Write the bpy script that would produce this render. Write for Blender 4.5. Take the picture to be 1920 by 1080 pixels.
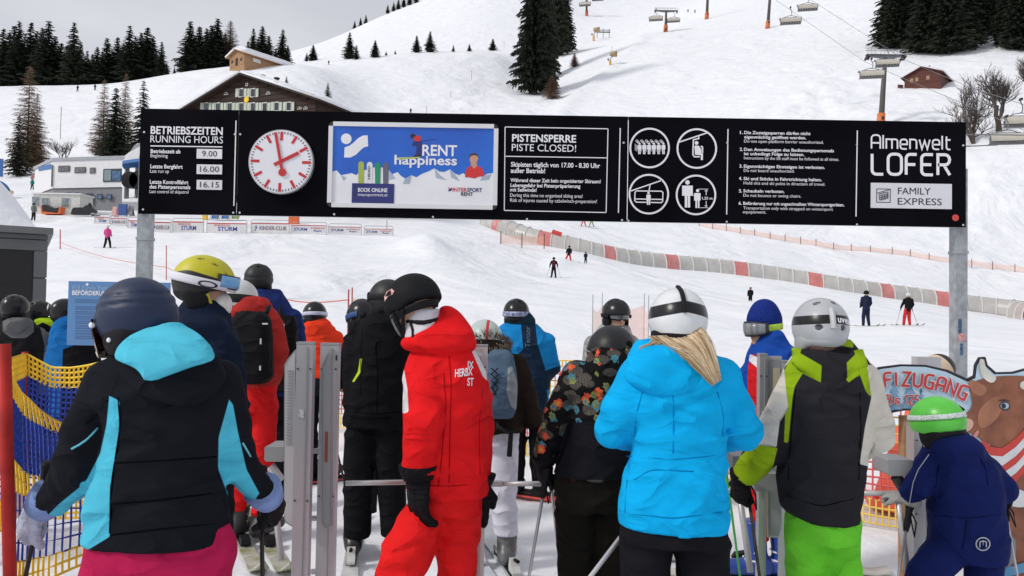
import bpy, math, random
import numpy as np
from mathutils import Vector, Matrix

random.seed(7); RNG = np.random.default_rng(7)
for o in list(bpy.data.objects): bpy.data.objects.remove(o, do_unlink=True)
SC = bpy.context.scene
COL = SC.collection
R = math.radians

# ------------------------------------------------------------------ camera
F = 1400.0                       # focal length in pixels of the 1920 px wide photograph
PITCH, ROLL = R(1.45), R(0.95)
CAMZ = 1.65
_fw = np.array([0, math.cos(PITCH), math.sin(PITCH)])
_up0 = np.array([0, -math.sin(PITCH), math.cos(PITCH)])
_rt0 = np.array([1.0, 0, 0])
_rt = math.cos(ROLL) * _rt0 + math.sin(ROLL) * _up0
_up = -math.sin(ROLL) * _rt0 + math.cos(ROLL) * _up0
cam_d = bpy.data.cameras.new('camera'); cam = bpy.data.objects.new('camera', cam_d); COL.objects.link(cam)
cam_d.sensor_width = 36.0; cam_d.lens = 36.0 * F / 1920.0
cam_d.clip_start = 0.05; cam_d.clip_end = 6000
M = Matrix(((_rt[0], _up[0], -_fw[0], 0), (_rt[1], _up[1], -_fw[1], 0), (_rt[2], _up[2], -_fw[2], CAMZ), (0, 0, 0, 1)))
cam.matrix_world = M
SC.camera = cam
def P(px, py, Y):
    """world point seen at photo pixel (px,py) whose distance along +Y is Y"""
    d = _fw + _rt * ((px - 960) / F) - _up * ((py - 540) / F)
    t = Y / d[1]
    return np.array([d[0] * t, Y, CAMZ + d[2] * t])
def V(p): return Vector((float(p[0]), float(p[1]), float(p[2])))

# ------------------------------------------------------------------ sky, sun, exposure
SUN_EL, SUN_AZ = R(40), R(-112)         # azimuth from +Y towards +X: hazy sun from the left
W = bpy.data.worlds.new('World'); SC.world = W; W.use_nodes = True
nt = W.node_tree; nt.nodes.clear()
n_out = nt.nodes.new('ShaderNodeOutputWorld'); n_bg = nt.nodes.new('ShaderNodeBackground')
n_sky = nt.nodes.new('ShaderNodeTexSky'); n_sky.sky_type = 'NISHITA'; n_sky.sun_disc = False
n_sky.sun_elevation = SUN_EL; n_sky.sun_rotation = SUN_AZ; n_sky.altitude = 1500; n_sky.dust_density = 3.0
n_hs = nt.nodes.new('ShaderNodeHueSaturation'); n_hs.inputs['Saturation'].default_value = 0.15
n_bg.inputs['Strength'].default_value = 0.1
n_mix = nt.nodes.new('ShaderNodeMix'); n_mix.data_type = 'RGBA'
n_mix.inputs[0].default_value = 0.72
n_tc = nt.nodes.new('ShaderNodeTexCoord'); n_map = nt.nodes.new('ShaderNodeMapping'); n_map.inputs['Scale'].default_value = (1, 1, 4)
n_ns = nt.nodes.new('ShaderNodeTexNoise'); n_ns.inputs['Scale'].default_value = 3.0; n_ns.inputs['Detail'].default_value = 5
n_cr = nt.nodes.new('ShaderNodeValToRGB')
n_cr.color_ramp.elements[0].position = 0.3; n_cr.color_ramp.elements[0].color = (6.2, 6.35, 7.0, 1)
n_cr.color_ramp.elements[1].position = 0.75; n_cr.color_ramp.elements[1].color = (7.9, 8.0, 8.5, 1)
L = nt.links.new
L(n_tc.outputs['Generated'], n_map.inputs['Vector']); L(n_map.outputs[0], n_ns.inputs['Vector']); L(n_ns.outputs['Fac'], n_cr.inputs['Fac'])
L(n_sky.outputs[0], n_hs.inputs['Color']); L(n_hs.outputs[0], n_mix.inputs[6]); L(n_cr.outputs[0], n_mix.inputs[7])
L(n_mix.outputs[2], n_bg.inputs['Color']); L(n_bg.outputs[0], n_out.inputs['Surface'])
sd = bpy.data.lights.new('sun', 'SUN'); sd.energy = 1.75; sd.angle = R(9); sd.color = (1.0, 0.955, 0.9)
sun = bpy.data.objects.new('sun', sd); COL.objects.link(sun)
_sv = Vector((math.sin(SUN_AZ) * math.cos(SUN_EL), math.cos(SUN_AZ) * math.cos(SUN_EL), math.sin(SUN_EL)))
sun.rotation_euler = (-_sv).to_track_quat('-Z', 'Y').to_euler()
vs = SC.view_settings; vs.view_transform = 'Standard'; vs.look = 'None'; vs.exposure = 0.17; vs.gamma = 1.0
vs.use_curve_mapping = False

# ------------------------------------------------------------------ materials
_M = {}
def mat(name, col, rough=0.6, metal=0.0, var=0.12, vscale=3.0, bump=0.0, bscale=40.0, bdist=0.01, spec=0.5, stretch=(1, 1, 1), alpha=1.0, coat=0.0, col2=None):
    if name in _M: return _M[name]
    m = bpy.data.materials.new(name); m.use_nodes = True; t = m.node_tree; b = t.nodes['Principled BSDF']
    b.inputs['Roughness'].default_value = rough; b.inputs['Metallic'].default_value = metal
    b.inputs['Specular IOR Level'].default_value = spec; b.inputs['Alpha'].default_value = alpha
    b.inputs['Coat Weight'].default_value = coat
    tc = t.nodes.new('ShaderNodeTexCoord'); mp = t.nodes.new('ShaderNodeMapping'); mp.inputs['Scale'].default_value = stretch
    t.links.new(tc.outputs['Object'], mp.inputs['Vector'])
    ns = t.nodes.new('ShaderNodeTexNoise'); ns.inputs['Scale'].default_value = vscale; ns.inputs['Detail'].default_value = 5
    t.links.new(mp.outputs[0], ns.inputs['Vector'])
    mx = t.nodes.new('ShaderNodeMix'); mx.data_type = 'RGBA'
    c2 = col2 if col2 else [c * (1 - var) for c in col]
    c1 = col if col2 else [min(1, c * (1 + var)) for c in col]
    mx.inputs[6].default_value = (*c2, 1); mx.inputs[7].default_value = (*c1, 1)
    rp = t.nodes.new('ShaderNodeMapRange'); rp.inputs[1].default_value = 0.3; rp.inputs[2].default_value = 0.7
    t.links.new(ns.outputs['Fac'], rp.inputs[0]); t.links.new(rp.outputs[0], mx.inputs[0])
    t.links.new(mx.outputs[2], b.inputs['Base Color'])
    if bump > 0:
        n2 = t.nodes.new('ShaderNodeTexNoise'); n2.inputs['Scale'].default_value = bscale; n2.inputs['Detail'].default_value = 4
        t.links.new(mp.outputs[0], n2.inputs['Vector'])
        bp = t.nodes.new('ShaderNodeBump'); bp.inputs['Strength'].default_value = bump; bp.inputs['Distance'].default_value = bdist
        t.links.new(n2.outputs['Fac'], bp.inputs['Height']); t.links.new(bp.outputs[0], b.inputs['Normal'])
    _M[name] = m
    return m
def cloth(name, cols, rough=0.75, bump=0.6, bscale=8.0, bdist=0.016, stretch=(1, 1, 1.7), var=0.1, pattern=None):
    """fabric: cols[0] base, cols[i] shown where vertex attribute m{i-1} > 0; pattern = 'floral' | 'camo'"""
    if name in _M: return _M[name]
    m = bpy.data.materials.new(name); m.use_nodes = True; t = m.node_tree; b = t.nodes['Principled BSDF']
    b.inputs['Roughness'].default_value = rough; b.inputs['Specular IOR Level'].default_value = 0.05 if rough > .52 else 0.35
    tc = t.nodes.new('ShaderNodeTexCoord'); mp = t.nodes.new('ShaderNodeMapping'); mp.inputs['Scale'].default_value = stretch
    t.links.new(tc.outputs['Object'], mp.inputs['Vector'])
    ns = t.nodes.new('ShaderNodeTexNoise'); ns.inputs['Scale'].default_value = 7; ns.inputs['Detail'].default_value = 5
    t.links.new(mp.outputs[0], ns.inputs['Vector'])
    rp = t.nodes.new('ShaderNodeMapRange'); rp.inputs[1].default_value = 0.3; rp.inputs[2].default_value = 0.7
    rp.inputs[3].default_value = 1 - var; rp.inputs[4].default_value = 1 + var
    t.links.new(ns.outputs['Fac'], rp.inputs[0])
    def mixn(f, a, c):
        mx = t.nodes.new('ShaderNodeMix'); mx.data_type = 'RGBA'
        if isinstance(f, float): mx.inputs[0].default_value = f
        else: t.links.new(f, mx.inputs[0])
        for i, s in ((6, a), (7, c)):
            if isinstance(s, (tuple, list)): mx.inputs[i].default_value = (*s, 1)
            else: t.links.new(s, mx.inputs[i])
        return mx.outputs[2]
    def thr(sock, lo, hi):
        r = t.nodes.new('ShaderNodeMapRange'); r.inputs[1].default_value = lo; r.inputs[2].default_value = hi
        t.links.new(sock, r.inputs[0]); return r.outputs[0]
    cur = tuple(cols[0])
    if pattern == 'floral':
        def flower(scale, c_in, c_out, seed, lo, thin=1.0):
            nonlocal cur
            mq = t.nodes.new('ShaderNodeMapping'); mq.inputs['Location'].default_value = (seed, seed * 0.7, seed * 1.3)
            t.links.new(tc.outputs['Object'], mq.inputs['Vector'])
            dn = t.nodes.new('ShaderNodeTexNoise'); dn.inputs['Scale'].default_value = 70; dn.inputs['Detail'].default_value = 3
            t.links.new(mq.outputs[0], dn.inputs['Vector'])
            va = t.nodes.new('ShaderNodeVectorMath'); va.operation = 'MULTIPLY_ADD'; va.inputs[1].default_value = (0.03, 0.03, 0.03)
            t.links.new(dn.outputs['Color'], va.inputs[0]); t.links.new(mq.outputs[0], va.inputs[2])
            vo = t.nodes.new('ShaderNodeTexVoronoi'); vo.inputs['Scale'].default_value = scale
            t.links.new(va.outputs[0], vo.inputs['Vector'])
            sp = t.nodes.new('ShaderNodeSeparateColor'); t.links.new(vo.outputs['Color'], sp.inputs[0])
            sel = thr(sp.outputs[0], lo, lo + 0.02)
            ring = thr(vo.outputs['Distance'], 0.36 * thin, 0.33 * thin)
            core = thr(vo.outputs['Distance'], 0.2 * thin, 0.16 * thin)
            mu = t.nodes.new('ShaderNodeMath'); mu.operation = 'MULTIPLY'; t.links.new(sel, mu.inputs[0]); t.links.new(ring, mu.inputs[1])
            cc = mixn(core, c_out, c_in)
            cur = mixn(mu.outputs[0], cur, cc)
        # grey leaves: stretched wave bands in voronoi cells
        wv = t.nodes.new('ShaderNodeTexWave'); wv.inputs['Scale'].default_value = 30; wv.inputs['Distortion'].default_value = 12; wv.inputs['Detail'].default_value = 3
        t.links.new(tc.outputs['Object'], wv.inputs['Vector'])
        leafc = mixn(wv.outputs['Fac'], (0.045, 0.041, 0.036), (0.10, 0.09, 0.078))
        v2 = t.nodes.new('ShaderNodeTexVoronoi'); v2.inputs['Scale'].default_value = 12
        t.links.new(mp.outputs[0], v2.inputs['Vector'])
        s2 = t.nodes.new('ShaderNodeSeparateColor'); t.links.new(v2.outputs['Color'], s2.inputs[0])
        lf = t.nodes.new('ShaderNodeMath'); lf.operation = 'MULTIPLY'
        t.links.new(thr(s2.outputs[0], 0.22, 0.25), lf.inputs[0]); t.links.new(thr(v2.outputs['Distance'], 0.52, 0.47), lf.inputs[1])
        cur = mixn(lf.outputs[0], cur, leafc)
        flower(15.0, (0.015, 0.06, 0.16), (0.06, 0.20, 0.24), 3.1, 0.55)
        flower(16.0, (0.60, 0.26, 0.04), (0.62, 0.09, 0.045), 8.4, 0.6)
        flower(21.0, (0.05, 0.16, 0.22), (0.22, 0.24, 0.07), 5.7, 0.7)
    elif pattern == 'camo':
        v2 = t.nodes.new('ShaderNodeTexNoise'); v2.inputs['Scale'].default_value = 26; v2.inputs['Detail'].default_value = 6
        t.links.new(tc.outputs['Object'], v2.inputs['Vector'])
        cur = mixn(thr(v2.outputs['Fac'], 0.47, 0.53), cur, tuple(cols[0][i] * 0.62 for i in range(3)))
    for i, c in enumerate(cols[1:]):
        at = t.nodes.new('ShaderNodeAttribute'); at.attribute_name = 'm%d' % i
        cur = mixn(thr(at.outputs['Fac'], -0.0015, 0.0015), cur, tuple(c))
    mm = t.nodes.new('ShaderNodeMix'); mm.data_type = 'RGBA'; mm.blend_type = 'MULTIPLY'; mm.inputs[0].default_value = 1.0
    if isinstance(cur, tuple): mm.inputs[6].default_value = (*cur, 1)
    else: t.links.new(cur, mm.inputs[6])
    t.links.new(rp.outputs[0], mm.inputs[7]); t.links.new(mm.outputs[2], b.inputs['Base Color'])
    n2 = t.nodes.new('ShaderNodeTexNoise'); n2.inputs['Scale'].default_value = bscale * .62; n2.inputs['Detail'].default_value = 2.5
    n2.noise_type = 'RIDGED_MULTIFRACTAL'; n2.inputs['Roughness'].default_value = .4; n2.inputs['Lacunarity'].default_value = 2.3
    n2.inputs['Offset'].default_value = .85; n2.inputs['Gain'].default_value = 1.2; n2.inputs['Distortion'].default_value = .7
    t.links.new(mp.outputs[0], n2.inputs['Vector'])
    n3 = t.nodes.new('ShaderNodeTexNoise'); n3.inputs['Scale'].default_value = 420
    t.links.new(tc.outputs['Object'], n3.inputs['Vector'])
    b1 = t.nodes.new('ShaderNodeBump'); b1.inputs['Strength'].default_value = bump; b1.inputs['Distance'].default_value = bdist * 2
    b2 = t.nodes.new('ShaderNodeBump'); b2.inputs['Strength'].default_value = 0.12; b2.inputs['Distance'].default_value = 0.002
    t.links.new(n2.outputs['Fac'], b1.inputs['Height']); t.links.new(n3.outputs['Fac'], b2.inputs['Height'])
    t.links.new(b1.outputs[0], b2.inputs['Normal']); t.links.new(b2.outputs[0], b.inputs['Normal'])
    _M[name] = m
    return m
def srgb(r, g, b):
    f = lambda c: (c / 255 / 12.92) if c / 255 <= 0.04045 else ((c / 255 + 0.055) / 1.055) ** 2.4
    return (f(r), f(g), f(b))

# ------------------------------------------------------------------ object helpers
ORG = {}
def _link(o, parent):
    COL.objects.link(o)
    if parent is not None:
        o.parent = parent; ORG[o.name] = ORG[parent.name]
    else: ORG[o.name] = np.zeros(3)
def tag(o, label=None, cat=None, group=None, kind=None):
    if label: o['label'] = label
    if cat: o['category'] = cat
    if group: o['group'] = group
    if kind: o['kind'] = kind
    return o
def thing(name, label, cat, loc=(0, 0, 0), group=None):
    o = bpy.data.objects.new(name, None); COL.objects.link(o); o.empty_display_size = 0.2
    o.location = [float(c) for c in loc]; ORG[o.name] = np.array(loc, float)
    return tag(o, label, cat, group)
def copy_tree(o, parent=None):
    c = o.copy(); COL.objects.link(c)
    if parent is not None: c.parent = parent
    for ch in list(o.children): copy_tree(ch, c)
    return c
def link_mesh(name, me, material, parent):
    o = bpy.data.objects.new(name, me); _link(o, parent)
    for m in (material if isinstance(material, (list, tuple)) else [material]): me.materials.append(m)
    return o
class MB:
    """collects simple shapes, builds ONE mesh object"""
    def __init__(s): s.v = []; s.f = []; s.mi = []; s.m = 0
    def add(s, vs, fs):
        o = len(s.v); s.v += [tuple(float(c) for c in p) for p in vs]
        s.f += [tuple(i + o for i in f) for f in fs]; s.mi += [s.m] * len(fs); return s
    def box(s, c, d, rz=0.0, M3=None):
        vs = []
        for x in (-1, 1):
            for y in (-1, 1):
                for z in (-1, 1):
                    p = np.array([x * d[0] / 2, y * d[1] / 2, z * d[2] / 2])
                    if M3 is not None: p = M3 @ p
                    elif rz: p = np.array([p[0] * math.cos(rz) - p[1] * math.sin(rz), p[0] * math.sin(rz) + p[1] * math.cos(rz), p[2]])
                    vs.append(p + np.array(c))
        return s.add(vs, [(0, 1, 3, 2), (4, 6, 7, 5), (0, 4, 5, 1), (2, 3, 7, 6), (0, 2, 6, 4), (1, 5, 7, 3)])
    def tube(s, pts, r, n=8, cap=True):
        pts = [np.array(p, float) for p in pts]
        rs = r if isinstance(r, (list, tuple, np.ndarray)) else [r] * len(pts)
        base = len(s.v); ref = None; vs = []; fs = []
        for i, p in enumerate(pts):
            d = pts[min(i + 1, len(pts) - 1)] - pts[max(i - 1, 0)]; d = d / (np.linalg.norm(d) + 1e-9)
            if ref is None:
                ref = np.cross(d, [0, 0, 1.0]); ref = ref if np.linalg.norm(ref) > 0.1 else np.cross(d, [1.0, 0, 0])
            a = ref - d * (ref @ d); a /= np.linalg.norm(a) + 1e-9; ref = a; b = np.cross(d, a)
            for k in range(n):
                an = 2 * math.pi * k / n; vs.append(p + rs[i] * (a * math.cos(an) + b * math.sin(an)))
        for i in range(len(pts) - 1):
            for k in range(n):
                k2 = (k + 1) % n; fs.append((i * n + k, i * n + k2, (i + 1) * n + k2, (i + 1) * n + k))
        if cap:
            fs.append(tuple(range(n - 1, -1, -1))); fs.append(tuple((len(pts) - 1) * n + k for k in range(n)))
        return s.add(vs, fs)
    def prism(s, poly, o, ax, ay, an, th):
        """2-D polygon (a,b) -> o + a*ax + b*ay, extruded by th along an"""
        o, ax, ay, an = [np.array(q, float) for q in (o, ax, ay, an)]
        n = len(poly); vs = [o + a * ax + b * ay for a, b in poly] + [o + a * ax + b * ay + an * th for a, b in poly]
        fs = [tuple(range(n)), tuple(range(2 * n - 1, n - 1, -1))] + [(i, i + n, (i + 1) % n + n, (i + 1) % n) for i in range(n)]
        return s.add(vs, fs)
    def build(s, name, material, parent=None, smooth=False, label=None):
        org = ORG[parent.name] if parent is not None else np.zeros(3)
        me = bpy.data.meshes.new(name)
        me.from_pydata([(p[0] - org[0], p[1] - org[1], p[2] - org[2]) for p in s.v], [], s.f)
        if isinstance(material, (list, tuple)): me.polygons.foreach_set('material_index', s.mi)
        if smooth: me.polygons.foreach_set('use_smooth', [True] * len(me.polygons))
        me.update()
        o = link_mesh(name, me, material, parent)
        if label: o['label'] = label
        return o
def arr_mesh(name, verts, faces, material, parent=None, smooth=True, attrs=None, mi=None):
    org = ORG[parent.name] if parent is not None else np.zeros(3)
    me = bpy.data.meshes.new(name)
    v = np.asarray(verts, float) - org; f = np.asarray(faces, np.int32); k = f.shape[1]
    me.vertices.add(len(v)); me.vertices.foreach_set('co', v.ravel())
    me.loops.add(f.size); me.loops.foreach_set('vertex_index', f.ravel())
    me.polygons.add(len(f)); me.polygons.foreach_set('loop_start', np.arange(0, f.size, k, dtype=np.int32))
    me.polygons.foreach_set('use_smooth', np.full(len(f), smooth))
    if mi is not None: me.polygons.foreach_set('material_index', np.asarray(mi, np.int32))
    me.update(calc_edges=True)
    if attrs:
        for nm, a in attrs.items():
            at = me.attributes.new(nm, 'FLOAT', 'POINT'); at.data.foreach_set('value', np.asarray(a, np.float32))
    return link_mesh(name, me, material, parent)

# ------------------------------------------------------------------ terrain
def pchip(x, y, xq):
    x = np.asarray(x, float); y = np.asarray(y, float); h = np.diff(x); d = np.diff(y) / h
    m = np.zeros(len(x)); m[0] = d[0]; m[-1] = d[-1]
    for i in range(1, len(x) - 1):
        if d[i - 1] * d[i] > 0:
            w1 = 2 * h[i] + h[i - 1]; w2 = h[i] + 2 * h[i - 1]; m[i] = (w1 + w2) / (w1 / d[i - 1] + w2 / d[i])
    xq = np.clip(xq, x[0], x[-1]); i = np.clip(np.searchsorted(x, xq) - 1, 0, len(x) - 2)
    t = (xq - x[i]) / h[i]
    return ((2 * t**3 - 3 * t**2 + 1) * y[i] + (t**3 - 2 * t**2 + t) * h[i] * m[i] + (-2 * t**3 + 3 * t**2) * y[i + 1] + (t**3 - t**2) * h[i] * m[i + 1])
COLS = {   # photo column -> [(distance, photo row of the snow there)]
 -500: [(20, 620), (34, 560), (60, 470), (95, 385), (125, 325), (180, 240), (240, 175), (300, 182), (600, 178), (1000, 178)],
 0: [(20, 610), (34, 545), (53, 470), (76, 408), (95, 380), (125, 325), (180, 235), (240, 163), (300, 168), (600, 165), (1000, 165)],
 200: [(20, 615), (34, 535), (53, 466), (66, 428), (78, 408), (95, 378), (125, 305), (180, 228), (240, 158), (300, 163), (600, 165), (1000, 165)],
 330: [(20, 620), (34, 545), (53, 470), (66, 437), (85, 400), (105, 345), (130, 262), (180, 195), (240, 136), (300, 142), (600, 142), (1000, 142)],
 560: [(20, 625), (34, 560), (53, 478), (66, 439), (85, 405), (105, 345), (130, 262), (180, 190), (240, 117), (300, 126), (450, 118), (640, 92), (760, 120), (1000, 150)],
 700: [(20, 628), (34, 570), (53, 490), (70, 439), (90, 412), (110, 370), (160, 285), (235, 200), (330, 103), (400, 112), (560, 62), (700, 33), (850, 80), (1000, 120)],
 800: [(20, 630), (34, 572), (50, 500), (64, 458), (90, 415), (120, 360), (160, 292), (235, 203), (335, 97), (400, 104), (560, 40), (760, -5), (900, 40), (1000, 60)],
 905: [(20, 630), (34, 576), (50, 518), (66, 485), (95, 425), (120, 372), (160, 305), (235, 212), (290, 150), (345, 93), (400, 98), (560, 20), (800, -60), (1000, -60)],
 945: [(20, 631), (34, 578), (50, 530), (66, 498), (95, 430), (120, 378), (160, 311), (235, 213), (290, 157), (348, 93), (400, 98), (560, 22), (800, -60), (1000, -60)],
 972: [(20, 632), (34, 580), (50, 538), (66, 507), (90, 447), (120, 382), (160, 315), (235, 213), (262, 188), (300, 176), (348, 150), (395, 100), (440, 90), (560, 28), (800, -60), (1000, -60)],
 1000: [(20, 632), (34, 580), (50, 542), (66, 512), (85, 465), (95, 437), (120, 385), (160, 318), (235, 214), (262, 188), (300, 172), (350, 145), (395, 104), (450, 85), (560, 30), (800, -60), (1000, -60)],
 1090: [(20, 634), (34, 590), (50, 550), (64, 518), (84, 475), (95, 450), (115, 412), (165, 318), (240, 200), (290, 150), (350, 105), (420, 92), (560, 45), (800, -8), (1000, 5)],
 1200: [(20, 635), (34, 600), (50, 558), (66, 527), (88, 498), (100, 466), (118, 420), (165, 325), (240, 195), (310, 110), (370, 66), (420, 68), (560, 38), (800, -2), (1000, 10)],
 1330: [(20, 637), (34, 612), (50, 572), (70, 540), (90, 508), (102, 470), (120, 424), (160, 320), (225, 200), (300, 105), (400, 38), (520, 10), (760, -6), (1000, 0)],
 1500: [(20, 640), (34, 625), (48, 592), (68, 560), (90, 532), (104, 492), (120, 446), (150, 335), (195, 215), (280, 105), (400, 10), (520, -30), (1000, -60)],
 1700: [(20, 642), (34, 614), (42, 604), (62, 590), (88, 566), (102, 520), (115, 478), (140, 350), (172, 228), (210, 165), (255, 108), (320, 40), (420, -40), (1000, -150)],
 1920: [(20, 645), (34, 628), (45, 618), (64, 608), (86, 597), (100, 560), (112, 510), (125, 430), (145, 290), (185, 190), (240, 100), (320, 15), (420, -60), (1000, -150)],
 2500: [(20, 650), (34, 632), (45, 620), (55, 600), (70, 560), (86, 510), (105, 430), (130, 300), (180, 200), (240, 100), (320, 15), (420, -60), (1000, -150)],
}
_cx = np.array(sorted(COLS)); _cu = (_cx - 960) / F
YL = np.concatenate([np.linspace(-14, 8, 12), np.geomspace(9, 1000, 230)])
_ZT = np.zeros((len(_cx), len(YL)))
for i, cx in enumerate(_cx):
    ys = [-14, 4.0, 8.0, 13.0]; zs = [0, 0.0, 0.03, 0.10]
    for (d, py) in COLS[cx]:
        ys.append(d); zs.append(P(cx, py, d)[2] if d > 20 else 0.32)
    _ZT[i] = pchip(ys, zs, YL)
_UG = np.linspace(-1.9, 1.9, 331)
_ZG = np.zeros((len(_UG), len(YL)))
for j in range(len(YL)): _ZG[:, j] = pchip(_cu, _ZT[:, j], _UG)
_k = np.exp(-0.5 * (np.arange(-5, 6) / 2.2) ** 2); _k /= _k.sum()
_ZG = np.apply_along_axis(lambda c: np.convolve(np.pad(c, 5, mode='edge'), _k, mode='valid'), 0, _ZG)
def gz(X, Y):
    X = np.asarray(X, float); Y = np.asarray(Y, float)
    u = np.clip(X / np.maximum(Y, 1.0), -1.89, 1.89); fi = (u + 1.9) / 3.8 * (len(_UG) - 1)
    i = np.clip(fi.astype(int), 0, len(_UG) - 2); a = fi - i
    j = np.clip(np.searchsorted(YL, Y) - 1, 0, len(YL) - 2); b = np.clip((Y - YL[j]) / (YL[j + 1] - YL[j]), 0, 1)
    return ((1 - a) * (1 - b) * _ZG[i, j] + a * (1 - b) * _ZG[i + 1, j] + (1 - a) * b * _ZG[i, j + 1] + a * b * _ZG[i + 1, j + 1])
def proj(w):
    d = np.asarray(w, float) - np.array([0, 0, CAMZ]); zc = d @ _fw
    return 960 + F * (d @ _rt) / zc, 540 - F * (d @ _up) / zc
def ground(px, Y):
    """world point on the snow in photo column px at distance Y"""
    X = (px - 960) / F * Y
    for _ in range(4):
        z = float(gz(X, Y)); X = P(px, proj((X, Y, z))[1], Y)[0]
    return np.array([X, Y, float(gz(X, Y))])
_YS = np.geomspace(4, 950, 4000)
def on(px, py, ymin=4.0):
    """first snow point met by the view ray through (px,py)"""
    d = _fw + _rt * ((px - 960) / F) - _up * ((py - 540) / F)
    t = _YS / d[1]; z = CAMZ + d[2] * t; g = gz(d[0] * t, _YS)
    k = np.nonzero((z <= g) & (_YS > ymin))[0]
    i = k[0] if len(k) else len(_YS) - 1
    return np.array([d[0] * t[i], _YS[i], float(g[i])])
def _h(ix, iy, iz):
    n = (ix * 374761393 + iy * 668265263 + iz * 2147483647 * 3) & 0xffffffff
    n = ((n ^ (n >> 13)) * 1274126177) & 0xffffffff
    return ((n ^ (n >> 16)) & 0xffff) / 65535.0
def vnoise(Pq):
    Pq = np.asarray(Pq, float); i = np.floor(Pq).astype(np.int64); f = Pq - i; f = f * f * (3 - 2 * f)
    out = 0
    for dx in (0, 1):
        for dy in (0, 1):
            for dz in (0, 1):
                w = (f[..., 0] if dx else 1 - f[..., 0]) * (f[..., 1] if dy else 1 - f[..., 1]) * (f[..., 2] if dz else 1 - f[..., 2])
                out = out + w * _h(i[..., 0] + dx, i[..., 1] + dy, i[..., 2] + dz)
    return out * 2 - 1
def snow_material():
    m = bpy.data.materials.new('snow'); m.use_nodes = True; t = m.node_tree; b = t.nodes['Principled BSDF']
    b.inputs['Roughness'].default_value = 0.62; b.inputs['Specular IOR Level'].default_value = 0.25
    tc = t.nodes.new('ShaderNodeTexCoord')
    ns = t.nodes.new('ShaderNodeTexNoise'); ns.inputs['Scale'].default_value = 0.35; ns.inputs['Detail'].default_value = 8
    t.links.new(tc.outputs['Object'], ns.inputs['Vector'])
    cr = t.nodes.new('ShaderNodeValToRGB'); cr.color_ramp.elements[0].position = 0.3; cr.color_ramp.elements[1].position = 0.7
    cr.color_ramp.elements[0].color = (0.76, 0.78, 0.825, 1); cr.color_ramp.elements[1].color = (0.84, 0.85, 0.875, 1)
    t.links.new(ns.outputs['Fac'], cr.inputs[0]); t.links.new(cr.outputs[0], b.inputs['Base Color'])
    prev = None
    for sc, st, di in ((0.07, 0.8, 2.4), (0.35, 0.55, 0.45), (1.6, 0.45, 0.10), (6.0, 0.4, 0.035), (28, 0.35, 0.010)):
        n = t.nodes.new('ShaderNodeTexNoise'); n.inputs['Scale'].default_value = sc; n.inputs['Detail'].default_value = 4
        n.inputs['Distortion'].default_value = 0.6
        t.links.new(tc.outputs['Object'], n.inputs['Vector'])
        bp = t.nodes.new('ShaderNodeBump'); bp.inputs['Strength'].default_value = st; bp.inputs['Distance'].default_value = di
        t.links.new(n.outputs['Fac'], bp.inputs['Height'])
        if prev: t.links.new(prev.outputs[0], bp.inputs['Normal'])
        prev = bp
    # ski tracks running down the slopes
    for rz, sc in ((0.25, 2.2), (-0.6, 1.3)):
        mp = t.nodes.new('ShaderNodeMapping'); mp.inputs['Rotation'].default_value = (0, 0, rz); mp.inputs['Scale'].default_value = (sc, sc * .05, .3)
        wv = t.nodes.new('ShaderNodeTexNoise'); wv.inputs['Scale'].default_value = 1.0; wv.inputs['Detail'].default_value = 4; wv.inputs['Distortion'].default_value = .3
        t.links.new(tc.outputs['Object'], mp.inputs['Vector']); t.links.new(mp.outputs[0], wv.inputs['Vector'])
        bp = t.nodes.new('ShaderNodeBump'); bp.inputs['Strength'].default_value = 0.4; bp.inputs['Distance'].default_value = 0.07
        t.links.new(wv.outputs['Fac'], bp.inputs['Height']); t.links.new(prev.outputs[0], bp.inputs['Normal']); prev = bp
    t.links.new(prev.outputs[0], b.inputs['Normal'])
    return m
SNOW = snow_material(); _M['snow'] = SNOW
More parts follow.
